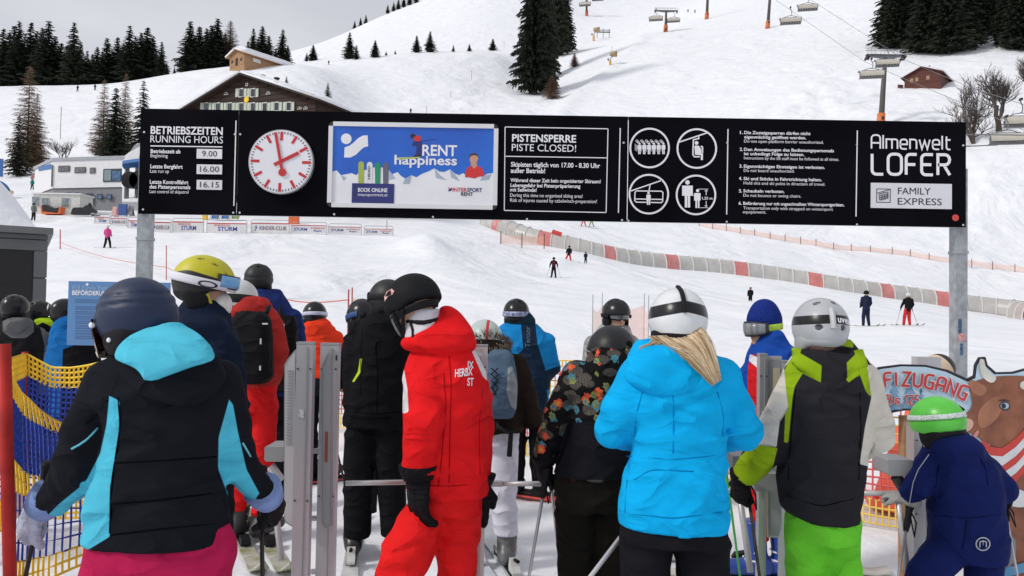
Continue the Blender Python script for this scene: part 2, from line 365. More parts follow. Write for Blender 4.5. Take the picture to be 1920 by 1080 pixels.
def build_terrain():
    s = np.linspace(-1.35, 1.35, 361); Yg = np.concatenate([np.linspace(-12, 6, 37), np.geomspace(6.2, 960, 420)])
    S, YY = np.meshgrid(s, Yg, indexing='ij'); X = S * (YY + 16); Z = gz(X, YY)
    px = 960 + F * X / np.maximum(YY, 1)
    q = np.stack([X, YY, Z * 0], -1)
    # churned snow underfoot, moguls, groomed waves
    Z = Z + 0.022 * vnoise(q * 2.1) * (YY < 16) + 0.018 * vnoise(q * 5.3 + 9) * (YY < 12) - .012 * np.exp(-(vnoise(q * 3.1 + 40) / .15) ** 2) * (YY < 14)
    Z = Z + np.clip((YY - 20) / 60, 0, 1) * (0.12 * vnoise(q * 0.11 + 5) + 0.05 * vnoise(q * 0.4))
    def zone(c, w): return np.exp(-((px - c[0]) / w[0]) ** 2 - ((YY - c[1]) / w[1]) ** 2)
    lump = zone((880, 285), (42, 55)) * 1.6 + zone((820, 240), (60, 20)) * 0.8 + zone((1540, 200), (120, 50)) * 1.5 + zone((1770, 150), (120, 30)) * 0.8 + zone((1850, 120), (80, 14)) * .5
    Z = Z + lump * (0.7 * vnoise(q * 0.33 + 3) + 0.5 * vnoise(q * 0.7 + 7))
    # wind-rounded mound in front of the practice slope, small bank by the tunnel
    Z = Z + 1.3 * np.exp(-((px - 800) / 55) ** 2 - ((YY - 61) / 4.5) ** 2) + 0.7 * np.exp(-((px - 1050) / 25) ** 2 - ((YY - 73) / 4) ** 2)
    # groomed piste edge curving down the middle of the slope
    pl = [on(a, b)[:2] for a, b in ((1204, 64), (1198, 80), (1180, 98), (1150, 122), (1118, 150), (1085, 178), (1062, 200), (1052, 218))]
    dm = np.full(X.shape, 1e9)
    for a_, b_ in zip(pl[:-1], pl[1:]):
        e = b_ - a_; t = np.clip(((X - a_[0]) * e[0] + (YY - a_[1]) * e[1]) / (e @ e), 0, 1); dm = np.minimum(dm, (X - a_[0] - t * e[0]) ** 2 + (YY - a_[1] - t * e[1]) ** 2)
    Z = Z + 1.1 * np.exp(-dm / 9.0)
    v = np.stack([X, YY, Z], -1).reshape(-1, 3); n, k = X.shape
    a = (np.arange(n - 1)[:, None] * k + np.arange(k - 1)[None, :]).ravel()
    f = np.stack([a, a + k, a + k + 1, a + 1], -1)
    o = arr_mesh('snow_ground', v, f, SNOW); tag(o, kind='structure')
build_terrain()

# ------------------------------------------------------------------ lettering
_TX = {}
def _text_mesh(body, bold):
    cu = bpy.data.curves.new('lettering', 'FONT'); cu.body = body; cu.size = 1.0; cu.resolution_u = 3
    cu.offset = 0.022 if bold else 0.0
    ob = bpy.data.objects.new('lettering', cu); COL.objects.link(ob)
    bpy.context.view_layer.update()
    me = bpy.data.meshes.new_from_object(ob.evaluated_get(bpy.context.evaluated_depsgraph_get()))
    v = np.array([p.co[:] for p in me.vertices]); f = [tuple(p.vertices) for p in me.polygons]
    bpy.data.objects.remove(ob, do_unlink=True); bpy.data.curves.remove(cu); bpy.data.meshes.remove(me)
    return v, f
_H = _text_mesh('H', False)[0]; CAPH = _H[:, 1].max() - _H[:, 1].min()
def text_verts(body, bold):
    k = (body, bold)
    if k not in _TX:
        v, f = _text_mesh(body, bold); v = v.copy(); v[:, 0] -= v[:, 0].min(); _TX[k] = (v, f)
    v, f = _TX[k]; return v.copy(), f
def letter(name, body, p0, p1, cap, material, parent, bold=False, off=0.003, ax=None, ay=(0, 0, 1), an=(0, -1, 0), warp=None):
    """lettering whose baseline runs from world point p0 to p1 (its width), capitals cap metres tall"""
    p0 = np.array(p0, float); p1 = np.array(p1, float); v, f = text_verts(body, bold)
    w = v[:, 0].max(); d = p1 - p0; Wd = np.linalg.norm(d); axn = d / Wd
    q = p0 + np.outer(v[:, 0] / w * Wd, axn) + np.outer(v[:, 1] / CAPH * cap, np.array(ay, float)) + np.array(an, float) * off
    if warp is not None: q = warp(q)
    org = ORG[parent.name]; me = bpy.data.meshes.new(name); me.from_pydata([tuple(x) for x in (q - org)], [], f); me.update()
    return link_mesh(name, me, material, parent)
# single-stroke alphabet (unit box: x 0..w, y 0..1) for the rounded signs
def _arc(cx, cy, rx, ry, a0, a1, n=8): return [(cx + rx * math.cos(R(a0 + (a1 - a0) * i / n)), cy + ry * math.sin(R(a0 + (a1 - a0) * i / n))) for i in range(n + 1)]
def _rr(x0, y0, x1, y1, r): return _arc(x1 - r, y1 - r, r, r, 90, 0, 4) + _arc(x1 - r, y0 + r, r, r, 0, -90, 4) + _arc(x0 + r, y0 + r, r, r, -90, -180, 4) + _arc(x0 + r, y1 - r, r, r, 180, 90, 4) + [(x1 - r, y1)]
GLY = {
 'A': (0.62, [[(0, 0), (0, .75)] + _arc(.25, .75, .25, .25, 180, 90, 4) + _arc(.37, .75, .25, .25, 90, 0, 4) + [(.62, 0)], [(0, .42), (.62, .42)]]),
 'L': (0.55, [[(0, 1), (0, .2)] + _arc(.2, .2, .2, .2, 180, 270, 4) + [(.55, 0)]]),
 'O': (0.66, [_rr(0, 0, .66, 1, .24)]),
 'F': (0.52, [[(0, 0), (0, .8)] + _arc(.2, .8, .2, .2, 180, 90, 4) + [(.52, 1)], [(0, .5), (.45, .5)]]),
 'E': (0.56, [[(.56, 0), (.2, 0)] + _arc(.2, .2, .2, .2, 270, 180, 4) + [(0, .8)] + _arc(.2, .8, .2, .2, 180, 90, 4) + [(.56, 1)], [(0, .5), (.48, .5)]]),
 'R': (0.6, [[(0, 0), (0, 1), (.36, 1)] + _arc(.36, .75, .22, .25, 90, -90, 6) + [(0, .5)], [(.3, .5), (.6, 0)]]),
 'P': (0.58, [[(0, 0), (0, 1), (.34, 1)] + _arc(.34, .73, .24, .27, 90, -90, 6) + [(0, .46)]]),
 'I': (0.02, [[(0, 0), (0, 1)]]),
 'Z': (0.6, [[(0, 1), (.58, 1), (0, 0), (.6, 0)]]),
 'U': (0.62, [[(0, 1), (0, .25)] + _arc(.25, .25, .25, .25, 180, 270, 4) + _arc(.37, .25, .25, .25, 270, 360, 4) + [(.62, 1)]]),
 'G': (0.64, [[(.6, 1), (.25, 1)] + _arc(.25, .75, .25, .25, 90, 180, 4) + [(0, .25)] + _arc(.25, .25, .25, .25, 180, 270, 4) + [(.62, 0), (.62, .46), (.36, .46)]]),
 'N': (0.64, [[(0, 0), (0, 1), (.62, 0), (.62, 1)]]),
 'B': (0.56, [[(0, 0), (0, 1), (.32, 1)] + _arc(.32, .77, .2, .23, 90, -90, 6) + [(0, .54)], [(.32, .54)] + _arc(.32, .27, .24, .27, 90, -90, 6) + [(0, 0)]]),
 'i': (0.02, [[(0, 0), (0, .62)], [(0, .8), (0, .88)]]),
 's': (0.4, [[(.38, .62), (.14, .62)] + _arc(.14, .47, .14, .15, 90, 270, 6) + [(.26, .32)] + _arc(.26, .16, .14, .16, 90, -90, 6) + [(0, 0)]]),
 '1': (0.25, [[(0, .8), (.24, 1), (.24, 0)]]),
 '2': (0.5, [[(0, 1), (.28, 1)] + _arc(.28, .78, .2, .22, 90, -60, 6) + [(0, .02), (.5, 0)]]),
 '5': (0.5, [[(.46, 1), (.05, 1), (.03, .56), (.26, .56)] + _arc(.26, .28, .22, .28, 90, -90, 6) + [(0, 0)]]),
 'l': (0.02, [[(0, 0), (0, 1)]]),
 'm': (0.8, [[(0, 0), (0, .7), (.25, .7)] + _arc(.25, .55, .15, .15, 90, 0, 3) + [(.4, 0)], [(.4, .55), (.42, .7), (.62, .7)] + _arc(.65, .55, .15, .15, 90, 0, 3) + [(.8, 0)]]),
 'n': (0.46, [[(0, 0), (0, .7), (.28, .7)] + _arc(.28, .52, .18, .18, 90, 0, 3) + [(.46, 0)]]),
 'e': (0.48, [[(.45, 0), (.18, 0)] + _arc(.18, .18, .18, .18, 270, 180, 3) + [(0, .52)] + _arc(.18, .52, .18, .18, 180, 90, 3) + _arc(.3, .52, .18, .18, 90, 0, 3) + [(.48, .34), (0, .34)]]),
 'w': (0.74, [[(0, .7), (.18, 0), (.37, .62), (.56, 0), (.74, .7)]]),
 't': (0.36, [[(.08, .95), (.08, .15)] + _arc(.23, .15, .15, .15, 180, 270, 3) + [(.36, 0)], [(0, .7), (.36, .7)]]),
}
_RN = [0]
def ribbon(mb, pts, w, tf, th=0.002):
    _RN[0] = (_RN[0] + 1) % 5; off_ = np.array([0, -.0007 * _RN[0], 0])
    pts = [np.array(p, float) for p in pts]; Lh = []; Rh = []; pts = [p for i, p in enumerate(pts) if i == 0 or np.linalg.norm(p - pts[i - 1]) > 1e-3 * w + 1e-6]
    for i, p in enumerate(pts):
        a = pts[max(i - 1, 0)]; b = pts[min(i + 1, len(pts) - 1)]
        d1 = p - a if i > 0 else b - p; d2 = b - p if i < len(pts) - 1 else d1
        d1 = d1 / (np.linalg.norm(d1) + 1e-9); d2 = d2 / (np.linalg.norm(d2) + 1e-9)
        n1 = np.array([-d1[1], d1[0]]); n2 = np.array([-d2[1], d2[0]]); n = n1 + n2; n /= np.linalg.norm(n) + 1e-9
        s = w / 2 / max(0.35, abs(n @ n1)); Lh.append(p + n * s); Rh.append(p - n * s)
    vs = [tf(*q) + off_ for q in Lh] + [tf(*q) + off_ for q in Rh]; n = len(pts)
    mb.add(vs, [(i, i + 1, n + i + 1, n + i) for i in range(n - 1)])
def stroke_text(mb, s, tf, x0, x1, h, w, gap=0.2, y0=0):
    tot = sum((GLY[c][0] + gap) if c != ' ' else 0.45 for c in s) - gap; sc = (x1 - x0) / tot; x = 0
    for c in s:
        if c == ' ': x += 0.45; continue
        for st in GLY[c][1]: ribbon(mb, [(x0 + (x + a) * sc, y0 + b * h) for a, b in st], w, tf)
        x += GLY[c][0] + gap

# ------------------------------------------------------------------ lift entrance sign
M_BLACK = mat('sign_black', (0.0045, 0.0045, 0.007), 0.55, var=0.3, vscale=1.2, spec=0.02)
M_PRINT = mat('print_white', (0.80, 0.80, 0.84), 0.5, var=0.04)
M_GALV = mat('galvanised', (0.33, 0.35, 0.37), 0.5, metal=0.35, var=0.22, vscale=14, bump=0.1, bscale=30, bdist=0.002)
M_ALU = mat('aluminium', (0.62, 0.62, 0.63), 0.38, metal=0.75, var=0.06, vscale=5, stretch=(1, 1, .05))
M_DARK = mat('dark_print', (0.02, 0.02, 0.03), 0.5)
M_RED = mat('clock_red', (0.52, 0.02, 0.03), 0.45, var=0.08)
M_FACE = mat('clock_face', (0.78, 0.79, 0.83), 0.25, var=0.03)
YS = 7.6
def sp(px, py, off=0.0): return P(px, py, YS - off)
def sign():
    g = thing('lift_entrance_sign', 'long black lift sign on two grey posts with clock and poster', 'sign', (0, YS, 0))
    # top/bottom line of the board in world coordinates
    TL, TR, BL, BR = P(264, 204, YS), P(1811, 229, YS), P(260, 400, YS), P(1810, 427, YS)
    zt = (TL[2] + TR[2]) / 2; zb = (BL[2] + BR[2]) / 2; x0 = (TL[0] + BL[0]) / 2; x1 = (TR[0] + BR[0]) / 2
    for px in (273, 1798):
        x = P(px, 420 if px > 1000 else 405, YS + .1)[0]
        m = MB(); m.box((x, YS + .11, 1.6 - 0.1), (.12, .12, 3.3)); po = m.build('post', M_GALV, g)
        m = MB(); m.box((x, YS + .11, zb - .25), (.135, .135, .03)); m.build('bracket', M_GALV, po)
        if px > 1000:
            for (a, b, c, w, h) in ((1800, 618, (0.05, .12, .22), .035, .22), (1803, 655, (.05, .1, .2), .03, .12)):
                q = P(a, b, YS + .048); m = MB(); m.box((q[0], YS + .049, q[2]), (w, .003, h)); m.build('sticker', mat('sticker_blue', c, .5, var=.6, vscale=30), po)
            q = P(1803, 632, YS + .048); m = MB(); m.box((q[0], YS + .047, q[2]), (.07, .003, .075)); m.build('sticker', mat('sticker_red', (.6, .55, .55), .5, var=.5, vscale=40, col2=(.5, .05, .05)), po)
    m = MB(); m.box(((x0 + x1) / 2, YS + .03, zt - .012), (x1 - x0 - .02, .05, .02)); m.box(((x0 + x1) / 2, YS + .03, zb + .012), (x1 - x0 - .02, .05, .02)); m.build('rail', M_GALV, g)
    seams = [x0, P(446, 300, YS)[0], P(1177, 310, YS)[0], x1]
    boards = []
    for i in range(3):
        m = MB(); a = seams[i] + (.004 if i else 0); b = seams[i + 1] - (.004 if i < 2 else 0)
        m.box(((a + b) / 2, YS + .0, (zt + zb) / 2), (b - a, .012, zt - zb)); boards.append(m.build('board_panel', M_BLACK, g))
    OFF = .008
    def bd(px): return boards[0] if px < 446 else (boards[1] if px < 1177 else boards[2])
    def T(body, xl, xr, yb, cap, bold=False, m=M_PRINT, off=OFF, yr=None):
        yr = yb + (xr - xl) * 0.0166 if yr is None else yr
        letter('lettering', body, P(xl, yb, YS), P(xr, yr, YS), cap * YS / F, m, bd(xl), bold, off)
    def line(xa, ya, xb, yb, w=.011):
        m = MB(); a = sp(xa, ya, OFF); b = sp(xb, yb, OFF); d = (b - a) / np.linalg.norm(b - a); n = np.array([-d[2], 0, d[0]]) * w / 2
        m.add([a - n, b - n, b + n, a + n], [(0, 1, 2, 3)]); m.build('print_line', M_PRINT, bd(xa))
    for (a, b) in ((271, 248), (269, 393), (438, 399), (450, 399), (451, 252), (627, 402), (812, 407), (988, 411), (1166, 413), (1178, 414), (1169, 268), (1362, 416), (1606, 421), (1805, 422), (1805, 273), (1606, 272), (1363, 268), (441, 252)):
        m = MB(); q = sp(a, b); m.tube([q + [0, -.006, 0], q + [0, -.011, 0]], .011, 8); m.build('screw', M_ALU, bd(a))
    T('BETRIEBSZEITEN', 283, 418, 251, 14, True); T('RUNNING HOURS', 282.5, 418.5, 267, 13)
    line(282, 273.5, 417, 275.5)
    T('Betriebszeit ab', 283, 339, 287, 7, True); T('Beginning', 283, 315, 295, 6.5)
    T('Letzte Bergfahrt', 282.5, 343, 315.5, 7, True); T('Last run up', 282, 317.5, 324, 6.5)
    T('Letzte Kontrollfahrt', 281.5, 353.5, 344.5, 7, True); T('des Pistenpersonals', 281, 357.5, 353.5, 7, True); T('Last control of skipatrol', 281, 354, 362, 6)
    for (t, yc) in (('9.00', 289), ('16.00', 318), ('16.15', 347)):
        a = sp(370, yc - 8.5, .0); b = sp(417, yc + 8.5, .0); m = MB()
        m.box(((a[0] + b[0]) / 2, YS - .010, (a[2] + b[2]) / 2), (b[0] - a[0], .010, a[2] - b[2] + .01)); pl = m.build('time_plate', mat('plate', (.74, .74, .76), .35, var=.1, vscale=3), boards[0])
        w = 28 if len(t) == 4 else 36
        letter('lettering', t, P(394 - w / 2, yc + 4.6, YS), P(394 + w / 2, yc + 5.2, YS), 10.5 * YS / F, M_DARK, boards[0], False, .018)
    line(442.5, 226, 438.5, 386)
    # clock
    c = sp(530, 305.5); rad = 60.5 * YS / F
    m = MB(); m.tube([c + [0, -.005, 0], c + [0, -.06, 0]], rad, 48); ck = m.build('clock', mat('clock_case', (.5, .5, .52), .35, metal=.5), g)
    m = MB(); m.tube([c + [0, -.055, 0], c + [0, -.064, 0]], rad * .965, 48); m.build('clock_face', M_FACE, ck)
    tilt = R(0.9)
    def rad_bar(ang, r0, r1, w, y, mm, name):
        u = np.array([math.sin(ang + tilt), 0, math.cos(ang + tilt)]); n = np.array([u[2], 0, -u[0]]); q = c + [0, y, 0]; m = MB()
        m.prism([(-w / 2, r0), (w / 2, r0), (w / 2, r1), (-w / 2, r1)], q, n, u, (0, -1, 0), .003); return m.build(name, mm, ck)
    for i in range(60):
        if i % 5 == 0: rad_bar(R(6 * i), rad * .66, rad * .93, rad * .085, -.0645, M_RED, 'hour_mark')
        else: rad_bar(R(6 * i), rad * .87, rad * .93, rad * .026, -.0645, M_DARK, 'minute_mark')
    rad_bar(R(62), -rad * .22, rad * .62, rad * .105, -.070, M_RED, 'hour_hand')
    mh = rad_bar(R(-12), -rad * .30, rad * .92, rad * .082, -.075, M_RED, 'minute_hand')
    u = np.array([math.sin(R(-12) + tilt), 0, math.cos(R(-12) + tilt)]); q = c - u * rad * .34
    m = MB(); m.tube([q + [0, -.075, 0], q + [0, -.079, 0]], rad * .12, 20); m.build('hand_disc', M_RED, ck)
    # poster in snap frame
    A, B = sp(618, 229), sp(932, 394); cx = (A[0] + B[0]) / 2; cz = (A[2] + B[2]) / 2; hw = (B[0] - A[0]) / 2; hh = (A[2] - B[2]) / 2
    M_SKY = mat('poster_blue', (.012, .20, .78), .35, var=.3, vscale=.8, col2=(.02, .08, .45))
    m = MB(); m.box((cx, YS - .012, cz), (hw * 2 - .03, .010, hh * 2 - .03)); po = m.build('poster', mat('poster_grey', (.80, .81, .85), .35, var=.05), g)
    fw = .045
    for nm, cc, dd in (('t', (cx, YS - .019, cz + hh - fw / 2), (hw * 2 - .09, .028, fw)), ('b', (cx, YS - .019, cz - hh + fw / 2), (hw * 2 - .09, .028, fw)), ('l', (cx - hw + fw / 2, YS - .019, cz), (fw, .028, hh * 2 - .09)), ('r', (cx + hw - fw / 2, YS - .019, cz), (fw, .028, hh * 2 - .09))):
        m = MB(); m.box(cc, dd); m.build('frame_bar', mat('frame_alu', (.75, .75, .76), .3, metal=.4, var=.05), g)
    for sx in (-1, 1):
        for sz in (-1, 1):
            m = MB(); o = np.array([cx + sx * (hw - fw), YS - .004, cz + sz * (hh - fw)])
            m.prism([(0, 0), (fw, 0)] + [(fw * math.cos(R(a)), fw * math.sin(R(a))) for a in (15, 30, 45, 60, 75)] + [(0, fw)], o, (sx, 0, 0), (0, 0, sz), (0, -1, 0), .026)
            m.build('frame_corner', mat('corner_black', (.02, .02, .022), .3), g)
    def pp(px, py, l=1): q = P(px, py, YS); return np.array([q[0], YS - .0172 - .0012 * l, q[2]])
    def poly(name, pts, mm, l=1):
        m = MB(); m.add([pp(a, b, l) for a, b in pts], [tuple(range(len(pts)))]); return m.build(name, mm, po)
    def ztop(px): return pp(px, 300)[2]
    xa, xb = cx - hw + fw, cx + hw - fw; za, zb2 = cz + hh - fw, cz - hh + fw
    ridge = [(625, 322), (632, 320), (640, 329), (650, 327), (660, 325), (668, 329), (676, 322), (690, 318), (703, 314), (722, 315), (731, 321), (736, 327), (746, 323), (752, 330), (760, 335), (772, 329), (781, 333), (790, 327), (803, 322), (815, 316), (824, 322), (833, 323), (844, 318), (853, 326), (861, 329), (868, 325), (876, 330), (890, 333), (905, 331), (915, 326), (923, 325)]
    m = MB(); rp = [pp(a, b, 1) for a, b in ridge]; rp[0][0] = xa; rp[-1][0] = xb
    for i in range(len(rp) - 1):
        m.add([rp[i], rp[i + 1], [rp[i + 1][0], rp[i + 1][1], za], [rp[i][0], rp[i][1], za]], [(0, 1, 2, 3)])
    m.build('poster_sky', M_SKY, po)
    M_PS = mat('print_shade', (.38, .45, .55), .4)
    for t in ([(731, 321), (736, 327), (742, 335), (728, 338), (725, 330)], [(815, 316), (826, 330), (838, 338), (818, 334)], [(844, 318), (856, 331), (862, 340), (846, 333)], [(640, 329), (650, 333), (645, 340)], [(760, 335), (772, 330), (768, 345), (756, 345)], [(676, 322), (684, 332), (672, 334)], [(905, 331), (922, 327), (916, 337), (900, 339)]):
        poly('poster_shade', t, M_PS, 2)
    # winged ball emblem
    poly('emblem_ball', [(650 + 10 * math.cos(R(a)), 261 + 10 * math.sin(R(a))) for a in range(0, 360, 20)], M_PRINT, 2)
    poly('emblem_wing', [(647, 277), (656, 274), (664, 268), (672, 260), (681, 255), (690, 254.5), (691, 275), (683, 277), (676, 283), (668, 291), (658, 296), (646, 296)], M_PRINT, 2)
    def PT(body, xl, xr, yb, cap, bold, mm, l=3): letter('lettering', body, P(xl, yb, YS), P(xr, yb + (xr - xl) * .0166, YS), cap * YS / F, mm, po, bold, .0172 + .0012 * l)
    PT('RENT', 792, 857, 292, 19.5, True, M_PRINT, 3); PT('happiness', 740, 857, 308.5, 17, True, M_PRINT, 4)
    M_NAVY = mat('print_navy', (.02, .025, .16), .4); M_SKIN2 = mat('print_skin', (.55, .30, .2), .5); M_PR = mat('print_red', (.62, .03, .03), .45)
    poly('poster_skier', [(770, 254), (774, 251), (779, 253), (781, 258), (775, 261), (770, 259)], M_DARK, 2)
    poly('poster_skier', [(776, 258), (786, 254), (790, 259), (788, 266), (777, 265)], M_PR, 3)
    poly('poster_skier', [(777, 265), (788, 266), (795, 272), (794, 285), (788, 292), (780, 290), (782, 276), (772, 273)], M_NAVY, 2)
    poly('poster_skier', [(786, 266.2), (818, 260.5), (818, 261.5), (786, 267.6)], M_NAVY, 2)
    poly('poster_skier', [(776, 292), (790, 289), (790, 294), (776, 296)], M_DARK, 3)
    poly('poster_skier', [(745, 296), (788, 295), (788, 297), (750, 300)], mat('print_lime', (.45, .52, .12), .4), 5)
    poly('poster_portrait', [(881, 293), (884, 289.5), (890, 288.5), (895, 291), (897, 297), (895, 304), (890, 310), (885, 309), (881.5, 303), (880.5, 297)], M_SKIN2, 3)
    poly('poster_portrait', [(880.5, 298), (880.5, 292), (884, 288.5), (891, 287.8), (896, 291), (897.3, 298), (895, 293), (889, 291.5), (883, 293)], mat('print_hair', (.05, .03, .025), .5), 4)
    poly('poster_portrait', [(883, 306), (894, 306), (895, 313), (889, 317), (883, 313)], M_SKIN2, 2)
    poly('poster_portrait', [(878, 314), (884, 311.5), (889, 317), (895, 312), (903, 315), (907, 322), (908, 331), (897, 332), (890, 335), (880, 333), (872, 333), (873, 322)], M_PR, 3)
    for (a, b, c_) in ((678, 303, (.38, .46, .07)), (694, 304, (.7, .7, .72)), (709, 305, (.01, .27, .13)), (724, 305, (.12, .12, .17))):
        mm = mat('print_ski_%d' % a, c_, .4)
        poly('poster_ski', [(a - 5, 345), (a - 5.5, b + 6), (a - 4, b + 1.5), (a, b), (a + 4, b + 1.5), (a + 5.5, b + 6), (a + 4.5, 345)], mm, 3)
    letter('lettering', 'HEAD', P(694.5, 337, YS), P(694.5, 312, YS), 4 * YS / F, M_DARK, po, True, .0172 + .005, ay=(-1, 0, 0))
    poly('poster_box', [(661, 344), (740, 345.5), (739, 383.5), (660, 382)], M_NAVY, 4)
    PT('BOOK ONLINE', 672, 727, 360, 7, True, M_PRINT, 5); PT('intersportrent.at', 672, 727.5, 368, 5.5, False, M_PRINT, 5)
    PT('INTER', 849, 875.5, 359.5, 7, True, M_PR, 3); PT('SPORT', 876, 904, 360, 7, True, M_NAVY, 3); PT('RENT', 864.5, 887, 367.5, 6.5, True, M_DARK, 3)
    poly('emblem_small', [(841, 356), (844, 355), (848, 352), (848, 356), (844, 359), (841, 359)], M_NAVY, 3); poly('emblem_small', [(841, 352), (843.5, 352), (843.5, 354.5), (841, 354.5)], M_PR, 3)
    # closure notice
    for l in ((947, 238, 1140, 241.5), (1140, 241.5, 1136.5, 398.5), (1136.5, 398.5, 945.5, 394.5), (945.5, 394.5, 947, 238), (948, 293, 1138, 296)): line(*l, w=.009)
    T('PISTENSPERRE', 960, 1080, 265.5, 13.5, True); T('PISTE CLOSED!', 959.5, 1080, 283, 13)
    T('Skipisten täglich von 17.00 - 8.30 Uhr', 958, 1125, 312.5, 8.5, True); T('außer Betrieb!', 957.5, 1022, 324, 8.5, True)
    T('Während dieser Zeit kein organisierter Skiraum!', 957, 1126, 341, 6.5, True); T('Lebensgefahr bei Pistenpräparierung', 957, 1088, 350.5, 6.5, True); T('mit Seilwinde!', 956.5, 1006, 359, 6.5, True)
    T('During this time no organised skiing area!', 956.5, 1092, 369, 6.5); T('Risk of injures caused by cabelwinch-preparation!', 956.5, 1119, 378.5, 6.5)
    line(1163, 240, 1159.5, 399); line(1365, 242, 1362.5, 402); line(1607.5, 244.5, 1605, 406)
    # four round pictograms
    def ring(px, py, r):
        m = MB(); n = 40; vs = []
        for i in range(n):
            a = 2 * math.pi * i / n
            for q in (r, r - 3.4): vs.append(sp(px + q * math.cos(a), py + q * math.sin(a), OFF))
        m.add(vs, [(2 * i, 2 * ((i + 1) % n), 2 * ((i + 1) % n) + 1, 2 * i + 1) for i in range(n)]); return m.build('pictogram_ring', M_PRINT, boards[2])
    for a in ((1218, 277.5), (1306.5, 278.5), (1216.5, 364), (1305, 365.5)): ring(a[0], a[1], 38)
    _k = [0]
    def pic(parts):
        m = MB()
        for (pts, w) in parts:
            if w == 0: _k[0] += 1; m.add([sp(a, b, OFF + .0045 + .0002 * (_k[0] % 20)) for a, b in pts], [tuple(range(len(pts)))])
            else: ribbon(m, pts, w, lambda a, b: sp(a, b, OFF))
        m.build('pictogram', M_PRINT, boards[2])
    def circ(a, b, r): return ([(a + r * math.cos(R(t)), b + r * math.sin(R(t))) for t in range(0, 360, 30)], 0)
    def rect(a, b, c_, d): return ([(a, b), (c_, b), (c_, d), (a, d)], 0)
    ppl = []
    for i in range(6):
        x = 1199 + i * 9
        for k in range(3, 0, -1): ppl += [(circ(x - k * 1.7, 269 - k * 1.6, 2)[0] + [circ(x - k * 1.7, 269 - k * 1.6, 2)[0][0]], .7), ([(x - k * 1.7 - 3, 274 - k * 1.5), (x - k * 1.7 - 3, 285 - k)], .7)]
        ppl += [circ(x, 269.5, 2.1), rect(x - 3.6, 272, x + 3.6, 280), rect(x - 2.3, 280, x - .3, 289), rect(x + .3, 280, x + 2.3, 289)]
    pic(ppl)
    pic([([(1272, 267), (1326, 249)], 2.4), ([(1310, 256), (1310, 260), (1300, 262), (1299, 290), (1302, 294), (1312, 294)], 2.4), circ(1306, 268, 3.6), ([(1302, 273), (1310, 273), (1315, 280), (1315, 287), (1318, 288), (1318, 300), (1314, 300), (1314, 291), (1303, 290)], 0), ([(1314, 274), (1317, 276), (1317, 287)], 2.6)])
    pic([([(1183, 358), (1241, 338)], 2.2), ([(1219, 346), (1217, 357)], 2), ([(1193, 358), (1240, 358.5), (1243, 361), (1242.5, 377), (1240, 380), (1193, 379), (1190, 376), (1190.5, 361), (1193, 358)], 2), ([(1190, 373), (1243, 374)], 2), circ(1216, 362, 2.4), rect(1212, 365, 1220, 376), rect(1213, 376, 1215.6, 384), rect(1216.4, 376, 1219, 384)])
    pic([circ(1289, 342, 4.2), rect(1279, 348, 1299, 367), rect(1284, 366, 1288.6, 389), rect(1289.6, 366, 1294, 389), circ(1308, 357.5, 3), rect(1301.5, 362, 1313.5, 376), rect(1304, 376, 1307, 390), rect(1308.4, 376, 1311.5, 390), ([(1297, 366), (1303, 367)], 1.6), ([(1309, 354.5), (1328, 354.5)], .9), ([(1309, 389.5), (1328, 389.5)], .9), ([(1324, 357), (1324, 366)], 1.2), ([(1324, 377), (1324, 388)], 1.2), ([(1321.5, 359), (1324, 356), (1326.5, 359)], 1), ([(1321.5, 385), (1324, 388), (1326.5, 385)], 1)])
    T('1,25 m', 1316, 1335.5, 374, 4.6, True)
    rules = [('1.', 1387, 251.5), ('2.', 1386.5, 283), ('3.', 1386, 314.5), ('4.', 1385, 337.5), ('5.', 1385, 361), ('6.', 1384.5, 384)]
    for n_, a, b in rules: T(n_, a, a + 5.8, b, 5.8, True)
    for s_, a, c_, b, bo in (('Die Zusteigssperren dürfen nicht', 1395, 1519, 251.5, 1), ('eigenmächtig geöffnet werden.', 1395, 1511, 259.6, 1), ('Do not open platform barrier unauthorized.', 1394.7, 1543.5, 267.5, 0),
        ('Den Anweisungen des Bedienungspersonals', 1394.5, 1563, 283, 1), ('ist unbedingt Folge zu leisten.', 1394.5, 1507.5, 291, 1), ('Instructions by the lift staff must be followed at all times.', 1394.5, 1572.5, 299, 0),
        ('Eigenmächtiges Einsteigen ist verboten.', 1394.2, 1546, 314.5, 1), ('Do not board unauthorized.', 1394, 1489, 322.4, 0),
        ('Ski und Stöcke in Fahrtrichtung halten.', 1393.7, 1540.5, 337.7, 1), ('Hold skis and ski poles in direction of travel.', 1393.7, 1546.5, 346, 0),
        ('Schaukeln verboten.', 1393.3, 1470.5, 360.7, 1), ('Do not bounce or swing chairs.', 1393.3, 1501.5, 369, 0),
        ('Beförderung nur mit angeschnallten Wintersportgeräten.', 1393, 1582.5, 384, 1), ('Transportation only with strapped on wintersport', 1393, 1561, 392.6, 0), ('equipement.', 1392.5, 1436, 400, 0)):
        T(s_, a, c_, b, 5.6, bool(bo))
    m = MB(); tf = lambda a, b: sp(a, b, OFF)
    stroke_text(m, 'Almenwelt', lambda a, b: sp(a, 278.5 - b + (a - 1633) * .0125, OFF), 1634, 1782, 25.5, 3.0); m.build('lettering', M_PRINT, boards[2])
    m = MB(); stroke_text(m, 'LOFER', lambda a, b: sp(a, 326.5 - b + (a - 1633) * .0125, OFF), 1635, 1781, 38, 5.4, gap=.24); m.build('lettering', M_PRINT, boards[2])
    A, B = sp(1632, 343), sp(1783, 392.5); m = MB(); m.box(((A[0] + B[0]) / 2, YS - .011, (A[2] + B[2]) / 2), (B[0] - A[0], .010, A[2] - B[2])); pl = m.build('name_plate', mat('plate2', (.68, .69, .73), .4, var=.04), boards[2])
